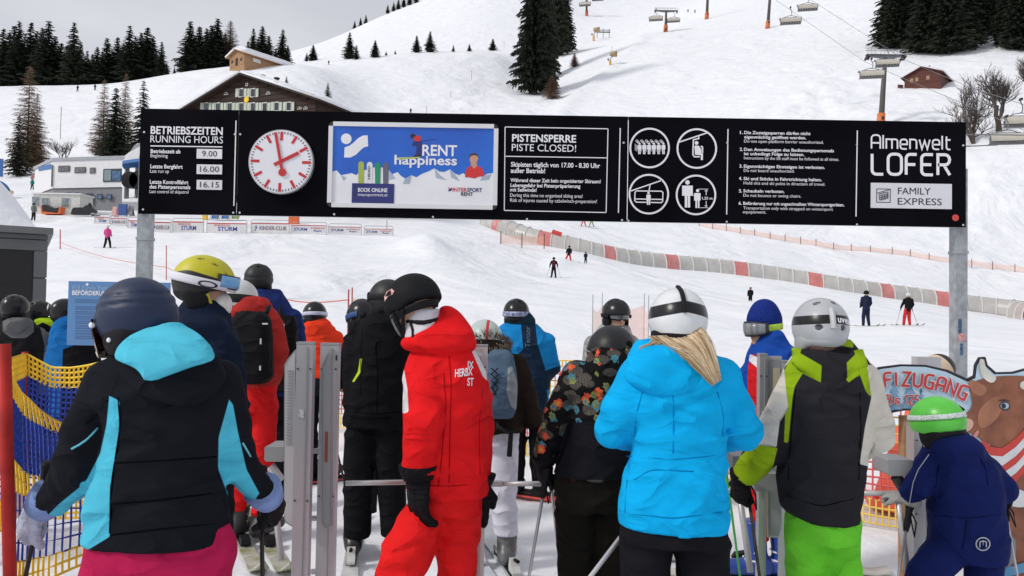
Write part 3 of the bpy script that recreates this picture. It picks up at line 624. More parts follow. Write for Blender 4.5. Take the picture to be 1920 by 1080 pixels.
    T('FAMILY', 1682, 1743, 364.5, 12.5, False, M_DARK, .018); T('EXPRESS', 1681.5, 1764, 384, 12.5, False, M_DARK, .018)
    m = MB()
    for pts in ([(1644, 354), (1669.5, 354.5), (1669, 379.5), (1643.5, 379), (1644, 354)], [(1645, 362), (1668, 355.5)], [(1648, 364), (1665, 360), (1665, 370), (1649, 375), (1648, 364)], [(1650, 367), (1664, 363.5)], [(1650, 371), (1664, 367)], [(1656, 358.5), (1657, 362)]): ribbon(m, pts, 1.2, lambda a, b: sp(a, b, .018))
    for i in range(5): ribbon(m, [(1652 + i * 3, 366 - i * .7), (1652.5 + i * 3, 376 - i * .7)], 1.1, lambda a, b: sp(a, b, .018))
    m.build('lift_symbol', M_DARK, boards[2])
    m = MB(); q = sp(1790.5, 408.5); m.tube([q + [0, -.006, 0], q + [0, -.012, 0]], 6.3 * YS / F, 20); m.build('round_badge', mat('badge_red', (.62, .06, .05), .4), boards[2])
    pass
sign()

# ------------------------------------------------------------------ trees
def rnd_mat(name, c1, c2, rough=0.8):
    if name in _M: return _M[name]
    m = bpy.data.materials.new(name); m.use_nodes = True; t = m.node_tree; b = t.nodes['Principled BSDF']
    b.inputs['Roughness'].default_value = rough; b.inputs['Specular IOR Level'].default_value = 0.15
    oi = t.nodes.new('ShaderNodeObjectInfo'); tc = t.nodes.new('ShaderNodeTexCoord'); ns = t.nodes.new('ShaderNodeTexNoise')
    ns.inputs['Scale'].default_value = 14.0; t.links.new(tc.outputs['Object'], ns.inputs['Vector'])
    ad = t.nodes.new('ShaderNodeMath'); ad.operation = 'MULTIPLY_ADD'; ad.inputs[1].default_value = 0.5
    t.links.new(oi.outputs['Random'], ad.inputs[0]); 
    sb = t.nodes.new('ShaderNodeMath'); sb.operation = 'MULTIPLY_ADD'; sb.inputs[1].default_value = 1.6; sb.inputs[2].default_value = -0.55
    t.links.new(ns.outputs['Fac'], sb.inputs[0]); t.links.new(sb.outputs[0], ad.inputs[2])
    mx = t.nodes.new('ShaderNodeMix'); mx.data_type = 'RGBA'; mx.inputs[6].default_value = (*c1, 1); mx.inputs[7].default_value = (*c2, 1)
    t.links.new(ad.outputs[0], mx.inputs[0]); t.links.new(mx.outputs[2], b.inputs['Base Color'])
    _M[name] = m; return m
M_NEEDLE = rnd_mat('spruce_needles', (0.016, 0.022, 0.016), (0.066, 0.074, 0.052))
M_BARK = mat('bark', (0.07, 0.055, 0.045), 0.9, var=.3, vscale=20)
M_LARCH = rnd_mat('larch_twigs', (0.13, 0.085, 0.055), (0.25, 0.17, 0.11))
M_TWIG = rnd_mat('bare_twigs', (0.07, 0.06, 0.055), (0.14, 0.12, 0.11))
def conifer_mesh(seed, n_whorl=26, per=9, rad=0.205, spray=10, size=0.038, thin=1.0, taper=0.85, low=0.04, droop=0.35):
    r = np.random.default_rng(seed); V_, F_ = [], []; wts = (1 - np.linspace(0, 1, n_whorl))
    def tri(a, b, c): o = len(V_); V_.extend([a, b, c]); F_.append((o, o + 1, o + 2))
    for w in range(n_whorl):
        h = low + (0.985 - low) * ((w + 0.5) / n_whorl) ** 0.92
        k = max(4, int(per * (0.55 + 0.6 * (1 - h))))
        a0 = r.random() * 6.28
        for b in range(k):
            an = a0 + 6.283 * (b + r.uniform(-.3, .3)) / k
            ln = rad * ((1 - h) ** taper) * r.uniform(.55, 1.18) + 0.008
            if r.random() < 0.12 * thin: ln *= 0.5
            dx, dy = math.cos(an), math.sin(an); hb = h + r.uniform(-.012, .012)
            m = max(3, int(spray * (0.3 + ln / rad)))
            for s in range(m):
                t = (s + r.random()) / m
                rr = ln * t; z = hb + 0.06 * ln / rad * t * (1 - h) - droop * ln * t * t
                p = np.array([dx * rr, dy * rr, z]); q = size * (1.15 - .5 * t) * r.uniform(.7, 1.3) * (0.45 + 0.75 * (1 - h)) * thin
                side = np.array([-dy, dx, 0]); 
                for sg in (-1, 1):
                    tip = p + side * sg * q * r.uniform(.6, 1.2) + np.array([dx, dy, 0]) * q * r.uniform(.5, 1.3) + [0, 0, -q * r.uniform(.25, .9)]
                    wd = q * (.42 if thin >= 1 else .1)
                    tri(p + np.array([dx, dy, 0.2]) * wd, p - np.array([dx, dy, .1]) * wd, tip)
                if thin >= 1: tri(p + side * q * .3, p - side * q * .3, p + np.array([dx * q * .5, dy * q * .5, -q * 1.1]))
    tri(np.array([.006, 0, .955]), np.array([-.006, 0.004, .955]), np.array([0, 0, 1.0]))
    me = bpy.data.meshes.new('crown'); me.from_pydata([tuple(p) for p in V_], [], F_); me.update(); return me
def trunk_mesh(r0=0.016, h=0.97):
    m = MB(); m.tube([(0, 0, -.06), (0, 0, .3), (0, 0, h)], [r0, r0 * .75, r0 * .12], 6); me = bpy.data.meshes.new('trunk'); me.from_pydata(m.v, [], m.f); me.update(); return me
SPR = [conifer_mesh(s) for s in range(5)]
SPR_BIG = [conifer_mesh(50 + s, 46, 13, .18, 15, .032, taper=.62) for s in range(3)]
SPR_OPEN = [conifer_mesh(80 + s, 24, 8, .19, 8, .034, droop=.5) for s in range(2)]
LAR = [conifer_mesh(20 + s, 40, 9, .2, 13, .055, thin=.75, droop=.15, taper=.7) for s in range(3)]
TRK = trunk_mesh(); TRK2 = trunk_mesh(.012)
for me in SPR + SPR_BIG + SPR_OPEN: me.materials.append(M_NEEDLE)
for me in LAR: me.materials.append(M_LARCH)
TRK.materials.append(M_BARK); TRK2.materials.append(M_BARK)
def tree(name, me, base, h, label, group, wide=1.0, trunk=None):
    t = thing(name, label, 'tree', base, group); t.rotation_euler[2] = random.uniform(0, 6.28)
    for nm, mm in (('trunk', trunk or TRK), ('crown', me)):
        o = bpy.data.objects.new(nm, mm); COL.objects.link(o); o.parent = t; o.scale = (h * wide, h * wide, h)
    return t
ORD = ['first', 'second', 'third', 'fourth', 'fifth', 'sixth', 'seventh', 'eighth', 'ninth', 'tenth', 'eleventh', 'twelfth', '13th', '14th', '15th', '16th', '17th', '18th', '19th', '20th', '21st', '22nd', '23rd', '24th', '25th', '26th', '27th', '28th', '29th', '30th', '31st', '32nd', '33rd', '34th', '35th', '36th', '37th', '38th']
def htop(px, ptop, base): return P(px, ptop, base[1])[2] - base[2]
# forest on the left ridge: (column, row of the tip, distance, mesh)
ridge = [(3, 52, 262), (14, 60, 275), (24, 46, 268), (33, 38, 262), (44, 62, 285), (55, 40, 264), (66, 56, 280), (76, 50, 270), (88, 37, 258), (101, 66, 285), (113, 80, 262), (124, 84, 280), (136, 40, 256), (149, 78, 270), (162, 94, 262), (172, 100, 280), (181, 87, 262), (191, 96, 275), (199, 70, 258), (209, 92, 272), (218, 68, 262), (229, 80, 280), (241, 46, 256), (252, 66, 275), (262, 60, 262), (274, 50, 258), (285, 66, 276), (302, 77, 256), (327, 125, 262), (355, 38, 256), (372, 48, 268), (386, 52, 276), (395, 46, 258), (406, 33, 262), (430, 38, 266), (474, 52, 268), (491, 48, 262), (503, 66, 275), (529, 54, 262)]
ridge = sorted(ridge)
for i, (px, pt, Y) in enumerate(ridge):
    b = ground(px, Y); lar = px in (430,)
    b[2] -= 0.4
    tree('larch_tree' if lar else 'spruce_tree', LAR[0] if lar else SPR[i % 5], b, htop(px, pt, b) * 1.0, 'tree of the dark forest on the left ridge, %s from the left edge' % (ORD[i] if i < 38 else 'rightmost, farthest'), 'forest on the left ridge', random.uniform(1.2, 1.9), TRK)
back = [(8, 82), (20, 90), (39, 78), (50, 86), (61, 80), (72, 92), (95, 84), (107, 96), (119, 104), (131, 88), (143, 96), (157, 108), (167, 114), (186, 106), (204, 100), (214, 104), (224, 96), (236, 84), (247, 90), (258, 86), (268, 80), (280, 84), (292, 96), (312, 116), (347, 84), (363, 70), (379, 78), (402, 66), (413, 60), (421, 62), (464, 76), (483, 72), (497, 84), (516, 90), (539, 84)]
for i, (px, pt) in enumerate(back):
    b = ground(px, 290 + 14 * (i % 3)); b[2] -= .3; tree('spruce_tree', SPR[(i * 3) % 5], b, htop(px, pt, b), 'spruce of the second row in the left ridge forest, %s from the left' % ORD[i], 'forest on the left ridge', random.uniform(1.3, 2.0), TRK)
crest = [(575, 98, 114), (587, 84, 113), (655, 60, 110), (668, 84, 111), (703, 75, 107), (724, 96, 103), (741, 94, 101), (781, 66, 98), (806, 58, 97), (850, 84, 96), (880, 82, 95), (924, 72, 94)]
for i, (px, pt, pb) in enumerate(crest):
    b = on(px, pb + 1); tree('spruce_tree', SPR[i % 5] if i % 3 else SPR_OPEN[i % 2], b, htop(px, pt, b), 'small lone spruce on the snowy crest, %s from the left' % ORD[i], 'small spruces on the middle crest', random.uniform(1.6, 2.2))
for i, (px, pt) in enumerate([(665, 52), (676, 47), (686, 50), (727, 14), (738, 7), (747, -4), (757, -8), (768, -14), (780, -18)]):
    b = ground(px, 690.0); tree('spruce_tree', SPR[i % 5], b, max(9.0, htop(px, pt, b)), 'tiny far spruce on the highest skyline, %s from the left' % ORD[i], 'spruces on the far skyline', 1.4)
big = [(1000, -170, 178, .66, 0), (1044, -130, 106, .62, 1), (1060, -40, 98, .8, 2), (1020, -130, 150, .6, 1)]
for i, (px, pt, pb, wd, k) in enumerate(big):
    b = on(px, pb); tree('spruce_tree', SPR_BIG[k], b, htop(px, pt, b), ['huge dark spruce standing in the snowy gully above the sign', 'tall spruce directly behind the huge gully spruce', 'thinner spruce on the right side behind the gully spruce', 'spruce touching the right flank of the huge gully spruce'][i], 'gully spruces', wd)
rt = [(1668, -66, 88), (1682, -60, 92), (1705, -75, 84), (1738, -75, 100), (1762, -64, 98), (1780, -80, 102), (1806, -70, 92), (1826, -60, 74), (1850, -80, 66), (1872, -75, 60), (1893, -66, 86), (1916, -78, 94), (1945, -80, 96)]
for i, (px, pt, pb) in enumerate(rt):
    b = on(px, pb); tree('spruce_tree', SPR_BIG[i % 3], b, htop(px, pt, b), 'dense dark spruce in the upper right grove, %s from the left' % ORD[i], 'grove in the upper right corner', 1.25)
left = [('larch_tree', LAR[0], 50, 122, 322, 1.0, 'tall brownish larch at the far left above the blue arch'), ('spruce_tree', SPR_OPEN[0], 32, 215, 332, 1.3, 'dark spruce below the brown larch at the far left'), ('larch_tree', LAR[1], 66, 175, 318, .9, 'larch just right of the tall brownish larch'),
        ('larch_tree', LAR[2], 192, 148, 300, .95, 'pale bare larch left of the dark spruce beside the sign'), ('spruce_tree', SPR[2], 214, 162, 304, 1.25, 'dark spruce standing just left of the black sign'), ('larch_tree', LAR[1], 232, 136, 296, .8, 'pale bare larch behind the spruce left of the sign'), ('spruce_tree', SPR_OPEN[1], 266, 148, 290, 1.2, 'green spruce partly hidden by the sign corner'),
        ('spruce_tree', SPR_OPEN[0], 614, 154, 200, 1.6, 'small spruce right of the dark chalet roof'), ('larch_tree', LAR[2], 537, 142, 158, 1.4, 'tiny bare shrub tree above the chalet roof'),
        ('spruce_tree', SPR[1], 1040, 132, 168, 1.3, 'small dark fir on the bank right of the gully spruce'), ('larch_tree', LAR[0], 1035, 140, 186, 2.2, 'brown bare shrub right of the gully spruce'), ('larch_tree', LAR[1], 1077, 98, 126, 2.0, 'red brown bare shrub below the snow gun')]
for (nm, me, px, pt, pb, wd, lb) in left:
    b = on(px, pb); tree(nm, me, b, htop(px, pt, b), lb, 'scattered slope trees', wd, TRK2)
def bare_tree(name, label, base, H, seed, multi=1):
    r = np.random.default_rng(seed); t = thing(name, label, 'tree', base, 'bare broadleaf trees'); tk = MB(); cr = MB()
    def grow(mb, p, d, ln, rad, lev):
        pts = [p]; q = p.copy(); dd = d.copy(); 
        for _ in range(3):
            dd = dd + r.normal(0, .14, 3) + [0, 0, .05]; dd /= np.linalg.norm(dd); q = q + dd * ln / 3; pts.append(q.copy())
        mb.tube(pts, [rad, rad * .85, rad * .7, rad * .5], 5 if lev < 2 else 3, cap=False)
        if lev >= 5: return
        for _ in range((5, 4, 4, 4, 4)[lev]):
            k = r.integers(1, 4); nd = dd + r.normal(0, .42, 3); nd[2] += .22; nd /= np.linalg.norm(nd)
            grow(cr, pts[k], nd, ln * r.uniform(.58, .82), rad * .55, lev + 1)
    for i in range(multi):
        d = np.array([r.uniform(-.35, .35) * (multi > 1), r.uniform(-.3, .3) * (multi > 1), 1.0]); d /= np.linalg.norm(d)
        grow(tk, np.array(base, float) + [r.uniform(-.3, .3) * (multi > 1), 0, -.3], d, H * .36, H * (.04 if multi == 1 else .022), 0 if multi == 1 else 1)
    tk.build('trunk', M_BARK, t, True); cr.build('crown', M_TWIG, t)
b = on(1873, 246); bare_tree('bare_tree', 'larger bare broadleaf tree right of the sign above the chair', b, htop(1870, 145, b) * 1.4, 3)
b = on(1824, 270); bare_tree('bare_tree', 'smaller bare tree with several stems just right of the sign', b, htop(1824, 165, b) * 1.35, 5, 4)
b = on(1925, 190); bare_tree('bare_tree', 'bare broadleaf tree cut off by the right edge of the picture', b, htop(1915, 120, b) * 1.3, 8)
b = on(115, 305); bare_tree('bare_tree', 'bare rounded shrub behind the white flat roofed building', b, htop(112, 248, b), 11, 3)

# ------------------------------------------------------------------ houses
M_WOODD = mat('dark_timber', (0.030, 0.013, 0.0075), .8, var=.35, vscale=3, stretch=(.3, .3, 6))
M_WOODL = mat('light_timber', (0.36, 0.20, 0.10), .75, var=.3, vscale=3, stretch=(.4, .4, 6))
M_WOODR = mat('red_timber', (0.10, 0.032, 0.022), .8, var=.4, vscale=2, stretch=(.4, .4, 6))
M_GLASS = mat('window_glass', (.03, .035, .04), .12, var=.2)
M_WFRAME = mat('window_white', (.62, .62, .60), .5)
M_SHUT = mat('shutter_green', (.46, .52, .42), .6)
M_WALLW = mat('plaster_white', (.70, .70, .71), .7, var=.05)
M_WALLG = mat('base_grey', (.20, .205, .22), .7, var=.08)
M_BLUE = mat('paint_blue', (.03, .13, .36), .5)
def gable_house(name, label, ridge_front, W, D, yaw, pitch, wall_h, m_wall, m_gable, snow=.45, over=.8):
    """gable front towards the camera; ridge_front = top of the front gable wall"""
    base = np.array([ridge_front[0], ridge_front[1], ridge_front[2] - W / 2 * math.tan(pitch) - wall_h])
    t = thing(name, label, 'house', base); c, s = math.cos(yaw), math.sin(yaw)
    ex = np.array([c, s, 0]); ey = np.array([-s, c, 0]); ez = np.array([0, 0, 1.0])
    loc = lambda a, b, h: base + ex * a + ey * b + ez * h
    rise = W / 2 * math.tan(pitch); m = MB(); H = wall_h
    prof = [(-W / 2, -3), (W / 2, -3), (W / 2, H), (0, H + rise), (-W / 2, H)]
    m.prism(prof, base, ex, ez, ey, D); m.build('wall', m_wall, t)
    # log courses on the gable
    n = max(4, int((H + rise) / .55))
    for i in range(n):
        h0 = (H + rise) * i / n; h1 = (H + rise) * (i + 1) / n - .05; hm = (h0 + h1) / 2
        hw = W / 2 if hm < H else W / 2 * (H + rise - hm) / rise
        hw -= .12
        if hw < .3: continue
        m = MB(); m.box(loc(0, -.05, hm), (hw * 2, .10, h1 - h0), rz=yaw); m.build('plank', m_gable, t)
    for sg in (-1, 1):
        w = W / 2 / math.cos(pitch) + over; d0 = np.array(ex) * sg * math.cos(pitch) - ez * math.sin(pitch); nn = ex * sg * math.sin(pitch) + ez * math.cos(pitch)
        o = loc(0, -over, H + rise) + nn * .02
        m = MB(); m.prism([(0, 0), (w, 0), (w, D + 2 * over), (0, D + 2 * over)], o, d0, ey, nn, .22); ro = m.build('roof', m_gable, t)
        m = MB(); nx, ny = 14, 14; vs = []; r = np.random.default_rng(3)
        for iy in range(ny + 1):
            for ix in range(nx + 1):
                a = ix / nx; bq = iy / ny; e = min(1, min(bq, 1 - bq) * 9 + .45) * min(1, (1 - a) * 8 + .4)
                vs.append(o + d0 * (w * 1.02 * a) + ey * ((D + 2 * over) * bq) + nn * (.22 + snow * e * (1 + .12 * r.random())))
        k = nx + 1; m.add(vs, [(i * k + j, i * k + j + 1, (i + 1) * k + j + 1, (i + 1) * k + j) for i in range(ny) for j in range(nx)])
        m.prism([(0, 0), (w * 1.02, 0), (w * 1.02, D + 2 * over), (0, D + 2 * over)], o + nn * .222, d0, ey, nn, snow * .42)
        m.build('roof_snow', SNOW, ro, True)
    return t, loc, ex, ey, ez
def face_pt(px, py, p0, n):
    d = _fw + _rt * ((px - 960) / F) - _up * ((py - 540) / F); c0 = np.array([0, 0, CAMZ]); return c0 + d * (((p0 - c0) @ n) / (d @ n))
apex = P(460, 144, 92.0); yaw = R(-24)
ch, loc, ex, ey, ez = gable_house('chalet', 'large dark brown timber chalet with snowy roof behind the sign', apex, 22.3, 17, yaw, R(20), 7.5, M_WOODD, M_WOODD, .6, 1.0)
def on_facade(px, py, off=.12): return face_pt(px, py, apex - ey * off, ey)
def facade_box(parent, px, py, w, h, off, th, m, name):
    mb = MB(); mb.box(on_facade(px, py, off), (w, th, h), rz=yaw); return mb.build(name, m, parent)
def win(px, py, w=.62, h=.95):
    f = facade_box(ch, px, py, w + .16, h + .16, .14, .08, M_WFRAME, 'window'); facade_box(f, px - 1.9, py, w / 2 - .03, h - .04, .19, .03, M_GLASS, 'pane'); facade_box(f, px + 1.9, py, w / 2 - .03, h - .04, .19, .03, M_GLASS, 'pane')
    for dx in (-8, 8):
        facade_box(f, px + dx, py, .42, h + .1, .2, .05, M_SHUT, 'shutter')
for px in (386, 408, 430, 452, 474, 496, 518, 541): win(px, 200.5 - (px > 500) * 1)
for px in (452, 474): win(px, 174)
def half_moon(px, py, r):
    p = on_facade(px, py, .15); m = MB(); m.prism([(r * math.cos(R(a)), r * math.sin(R(a))) for a in range(0, 181, 20)], p, ex, ez, -ey, .05); w_ = m.build('window', M_WFRAME, ch)
    for a0, a1 in ((8, 82), (98, 172)):
        m = MB(); m.prism([(0.06 * math.cos(R((a0 + a1) / 2)), .06)] + [(r * .8 * math.cos(R(a)), r * .8 * math.sin(R(a)) + .02) for a in np.linspace(a0, a1, 6)], p - ey * .05, ex, ez, -ey, .02); m.build('pane', M_GLASS, w_)
half_moon(424, 178, .36); half_moon(503, 177, .36); half_moon(562, 205, .32); half_moon(573, 205, .32)
p = on_facade(463, 158.5, .15); m = MB(); m.tube([p, p - ey * .05], .22, 14); w_ = m.build('window', M_WFRAME, ch); m = MB(); m.tube([p - ey * .05, p - ey * .07], .13, 12); m.build('pane', M_GLASS, w_)
p = on_facade(463, 187, .15); m = MB(); m.tube([p, p - ey * .12], .33, 14); w_ = m.build('sun_emblem', mat('emblem_yellow', (.85, .55, .03), .5), ch)
for i in range(12):
    a = R(30 * i); d = ex * math.cos(a) + ez * math.sin(a); nn = ex * -math.sin(a) + ez * math.cos(a); q = p - ey * .06
    m = MB(); m.prism([(-.09, .32), (.09, .32), (0, .46)], q, nn, d, -ey, .03); m.build('ray', _M['emblem_yellow'], w_)
for i, (a, b_) in enumerate(((492, 144), (519, 149))):
    q = P(a, b_ + 3, 96); m = MB(); m.tube([q - [0, 0, .6], q + [0, 0, .3]], .28, 8); m.tube([q + [0, 0, .3], q + [0, 0, .42]], .4, 8); m.build('chimney', M_DARK, ch)
ap2 = P(445, 94.5, 225); hb2, l2, e2, y2, z2 = gable_house('mountain_hut', 'light wooden hut with snowy roof on the left crest by the forest', ap2, 7.6, 17, R(-36), R(22), 3.2, M_WOODL, M_WOODL, 1.3, .9)
m = MB(); m.box(l2(3.9, 4.2, 2.0), (.1, 2.6, 1.1), rz=R(-36)); m.build('window', M_WFRAME, hb2)
m = MB(); m.box(l2(0, -.14, 1.2), (1.1, .1, 2.2), rz=R(-36)); m.build('door', M_WOODD, hb2)
for a in (-2.3, 2.3):
    m = MB(); m.box(l2(a, -.14, 1.6), (1.0, .1, .9), rz=R(-36)); m.build('window', M_GLASS, hb2)
ap3 = P(1729, 127, 207); hb3, l3, e3, y3, z3 = gable_house('log_cabin', 'reddish brown log cabin half buried in snow below the grove', ap3, 9.0, 15, R(-42), R(24), 2.4, M_WOODR, M_WOODR, .5, .8)
for a in (-2.6, -1.3, 1.5):
    m = MB(); m.box(l3(a, -.14, 1.3), (.8, .1, 1.1), rz=R(-42)); m.build('shutter', mat('pale_board', (.30, .19, .11), .7), hb3)
m = MB(); q = l3(0, 8, 4.6); m.tube([q, q + [0, 0, 2.4]], .22, 8); m.build('chimney', M_DARK, hb3)
# drift that buries the cabin's foot
def drift(px, py, Y, rx, rz, label):
    pass
m = MB(); q = l3(-5.2, -1.4, -.2); m.box(q, (1.5, .3, .9), rz=R(10)); m.build('porch_rail', M_WOODR, hb3)
# white office building
def office():
    Y = 88.0; A = P(100, 300, Y); B = P(229, 312, Y - 2.0); d = B - A; d[2] = 0; L_ = np.linalg.norm(d); ex = d / L_; ey = np.array([-ex[1], ex[0], 0]); ez = np.array([0, 0, 1.0]); yaw = math.atan2(ex[1], ex[0])
    zt = P(150, 303, Y)[2]; zm = P(150, 354, Y)[2]; zb = P(150, 400, Y)[2]
    o = np.array([A[0], A[1], 0]); t = thing('office_building', 'white flat roofed lift building with grey base and blue sign', 'building', (A[0], A[1], zb))
    C = P(66, 303, Y + 6.0); sd = np.array([C[0] - A[0], C[1] - A[1], 0])
    foot = [A[:2], B[:2], B[:2] + sd[:2] , C[:2]]
    m = MB(); vs = [(*p, z) for z in (zm, zt) for p in foot]; m.add(vs, [(0, 1, 5, 4), (1, 2, 6, 5), (2, 3, 7, 6), (3, 0, 4, 7), (4, 5, 6, 7)]); m.build('wall', M_WALLW, t)
    m = MB(); vs = [(*(np.array(p) + ey[:2] * .15), z) for z in (zb - 2, zm) for p in foot]; m.add(vs, [(0, 1, 5, 4), (1, 2, 6, 5), (2, 3, 7, 6), (3, 0, 4, 7)]); m.build('base_wall', M_WALLG, t)
    cc = np.mean(foot, 0); vs = [(*(cc + (np.array(p) - cc) * 1.05), z) for z in (zt, zt + .38) for p in foot]; m = MB(); m.add(vs, [(0, 1, 5, 4), (1, 2, 6, 5), (2, 3, 7, 6), (3, 0, 4, 7), (4, 5, 6, 7), (3, 2, 1, 0)]); m.build('roof', mat('roof_edge', (.34, .35, .38), .6), t)
    def rect(name, x0, y0, x1, y1, mm, off=.06, par=None):
        a = face_pt(x0, y0, A - ey * off, ey); b = face_pt(x1, y1, A - ey * off, ey); m = MB(); m.box(((a[0] + b[0]) / 2, (a[1] + b[1]) / 2, (a[2] + b[2]) / 2), (np.linalg.norm((b - a)[:2]), .06, abs(a[2] - b[2])), rz=yaw); return m.build(name, mm, par or t)
    for (a, b, c_, d_) in ((109.5, 311, 130.5, 322), (140, 313.5, 160.5, 324), (168.5, 314.5, 178.5, 325)):
        w = rect('window', a, b, c_, d_, mat('frame_brown', (.12, .11, .11), .5)); rect('pane', a + 1.2, b + 2.5, c_ - 1.2, d_ - 1.4, mat('glass_grey', (.14, .14, .16), .15, var=.3), .1, w)
    w = rect('window', 194, 317, 228, 340.5, mat('frame_dark', (.03, .04, .06), .4)); rect('pane', 196, 319, 208, 338.5, mat('glass_teal', (.20, .27, .29), .1), .1, w); rect('pane', 211, 321, 226, 338.5, mat('glass_blue', (.06, .13, .24), .1, var=.5, vscale=3), .1, w)
    dr = rect('door', 157, 363, 173.5, 383, mat('frame_dark', (.03, .04, .06), .4), .0 + .05); rect('pane', 161, 368, 169, 380, mat('poster_pale', (.16, .34, .55), .4), .09, dr)
    for (a, b) in ((182.5, 364), (200, 364.5)):
        w = rect('window', a, b, a + 9.5, b + 9.5, mat('frame_dark', (.03, .04, .06), .4), .05); rect('pane', a + 2, b + 2, a + 8, b + 8, mat('glass_blue2', (.10, .17, .30), .1), .09, w)
    for (a, b) in ((124, 361), (139, 361)): rect('window', a, b, a + 9, b + 3.5, mat('frame_dark', (.03, .04, .06), .4), .05)
    # left wall sign
    n2 = np.array([sd[1], -sd[0], 0]); n2 /= np.linalg.norm(n2); n2 = n2 if n2[1] < 0 else -n2; s1 = sd / np.linalg.norm(sd); pts = [face_pt(a, b, A + n2 * .08, n2) for a, b in ((72, 313.5), (94.5, 307.5), (94.5, 316.5), (72, 320.5))]
    m = MB(); m.add(pts + [q - n2 * .06 for q in pts], [(0, 1, 2, 3), (4, 7, 6, 5), (0, 4, 5, 1), (1, 5, 6, 2), (2, 6, 7, 3), (3, 7, 4, 0)]); sg = m.build('blue_sign', M_BLUE, t)
    letter('lettering', 'SKI VERLEIH', pts[3] + n2 * .02 + [0, 0, .14], pts[2] + n2 * .02 + [0, 0, .16], .3, M_PRINT, sg, True, 0.0) if False else None
    m = MB(); q = face_pt(98, 309, A - ey * .1, ey); q2 = face_pt(97, 350, A - ey * .1, ey); m.tube([q, q2], .07, 6); m.build('downpipe', M_DARK, t)
office()
def kiosk():
    b = on(105, 401); Y = b[1]; A = P(62, 365, Y); B = P(150, 364, Y); zb = P(100, 406, Y)[2] - .3; zt = P(100, 364, Y)[2]; w = B[0] - A[0]; x = (A[0] + B[0]) / 2
    t = thing('container_kiosk', 'low cream container kiosk in front of the white building', 'kiosk', (x, Y, zb))
    m = MB(); m.box((x, Y + 1.3, (zt + zb) / 2), (w, 2.5, zt - zb)); m.build('wall', mat('cream', (.60, .60, .56), .7, bump=.0), t)
    m = MB(); m.box((x, Y + 1.3, zt + .07), (w + .25, 2.75, .14)); m.build('roof', M_WALLW, t)
    for (x0, y0, x1, y1, mm, nm) in ((61, 369, 73, 386, M_GLASS, 'window'), (79, 371, 90, 395, M_GLASS, 'door'), (116, 371, 129, 388, M_WALLG, 'window')):
        a = P(x0, y0, Y); c_ = P(x1, y1, Y); m = MB(); m.box(((a[0] + c_[0]) / 2, Y + .02, (a[2] + c_[2]) / 2), (c_[0] - a[0] + .14, .06, a[2] - c_[2] + .14)); fr = m.build(nm, M_WFRAME, t)
        m = MB(); m.box(((a[0] + c_[0]) / 2, Y - .02, (a[2] + c_[2]) / 2), (c_[0] - a[0], .04, a[2] - c_[2])); m.build('pane', mat('glass_mid', (.22, .25, .27), .15, var=.4), fr)
kiosk()
def snowmobile(px, py, flip, label, cols):
    b = on(px, py); t = thing('snowmobile', label, 'snowmobile', b); s = -1 if flip else 1
    m = MB(); m.prism([(-1.3, .25), (-1.2, .62), (-.5, .72), (-.2, .70), (.1, .95), (.55, 1.12), (.7, .95), (1.1, .7), (1.35, .42), (1.1, .28)], b + [0, -.25, 0], (s, 0, 0), (0, 0, 1), (0, 1, 0), .5); m.build('body', cols[0], t)
    m = MB(); m.prism([(-1.3, .05), (-1.35, .2), (-1.2, .3), (.5, .3), (.6, .15), (.4, .03)], b + [0, -.2, 0], (s, 0, 0), (0, 0, 1), (0, 1, 0), .4); m.build('track', M_DARK, t)
    m = MB(); m.prism([(-1.2, .62), (-1.15, .8), (-.3, .85), (-.2, .7)], b + [0, -.17, 0], (s, 0, 0), (0, 0, 1), (0, 1, 0), .34); m.build('seat', cols[1], t)
    for y in (-.45, .45):
        m = MB(); m.tube([b + [s * .5, y, .06], b + [s * 1.3, y, .05], b + [s * 1.6, y, .2]], .05, 5); m.build('ski', M_DARK, t)
    m = MB(); m.tube([b + [s * .35, -.35, 1.15], b + [s * .2, 0, 1.08], b + [s * .35, .35, 1.15]], .03, 5); m.build('handlebar', M_DARK, t)
    m = MB(); m.prism([(.45, 1.08), (.75, .95), (.55, 1.35)], b + [0, -.2, 0], (s, 0, 0), (0, 0, 1), (0, 1, 0), .4); m.build('windshield', M_GLASS, t)
M_SMB = mat('mobile_black', (.015, .015, .018), .3); M_ORA = mat('orange_plastic', (.72, .13, .03), .5)
snowmobile(158, 404, False, 'black snowmobile parked right of the cream kiosk', (M_SMB, M_SMB)); 
b = on(99, 402); t = thing('rescue_sled', 'orange and black covered sled in front of the kiosk', 'sled', b)
m = MB(); m.prism([(-.85, .25), (-.95, .95), (-.5, 1.0), (0, .7), (.5, .62), (.95, .75), (.8, .1), (-.7, .05)], b + [0, -.4, 0], (1, 0, 0), (0, 0, 1), (0, 1, 0), .8); m.build('cover', M_SMB, t)
m = MB(); m.prism([(-1.0, .1), (-1.1, .85), (-.96, .95), (-.86, .25), (.8, .09), (.95, .72), (1.08, .8), (1.0, .02), (-.8, -.02)], b + [0, -.43, 0], (1, 0, 0), (0, 0, 1), (0, 1, 0), .86); m.build('hull', M_ORA, t)
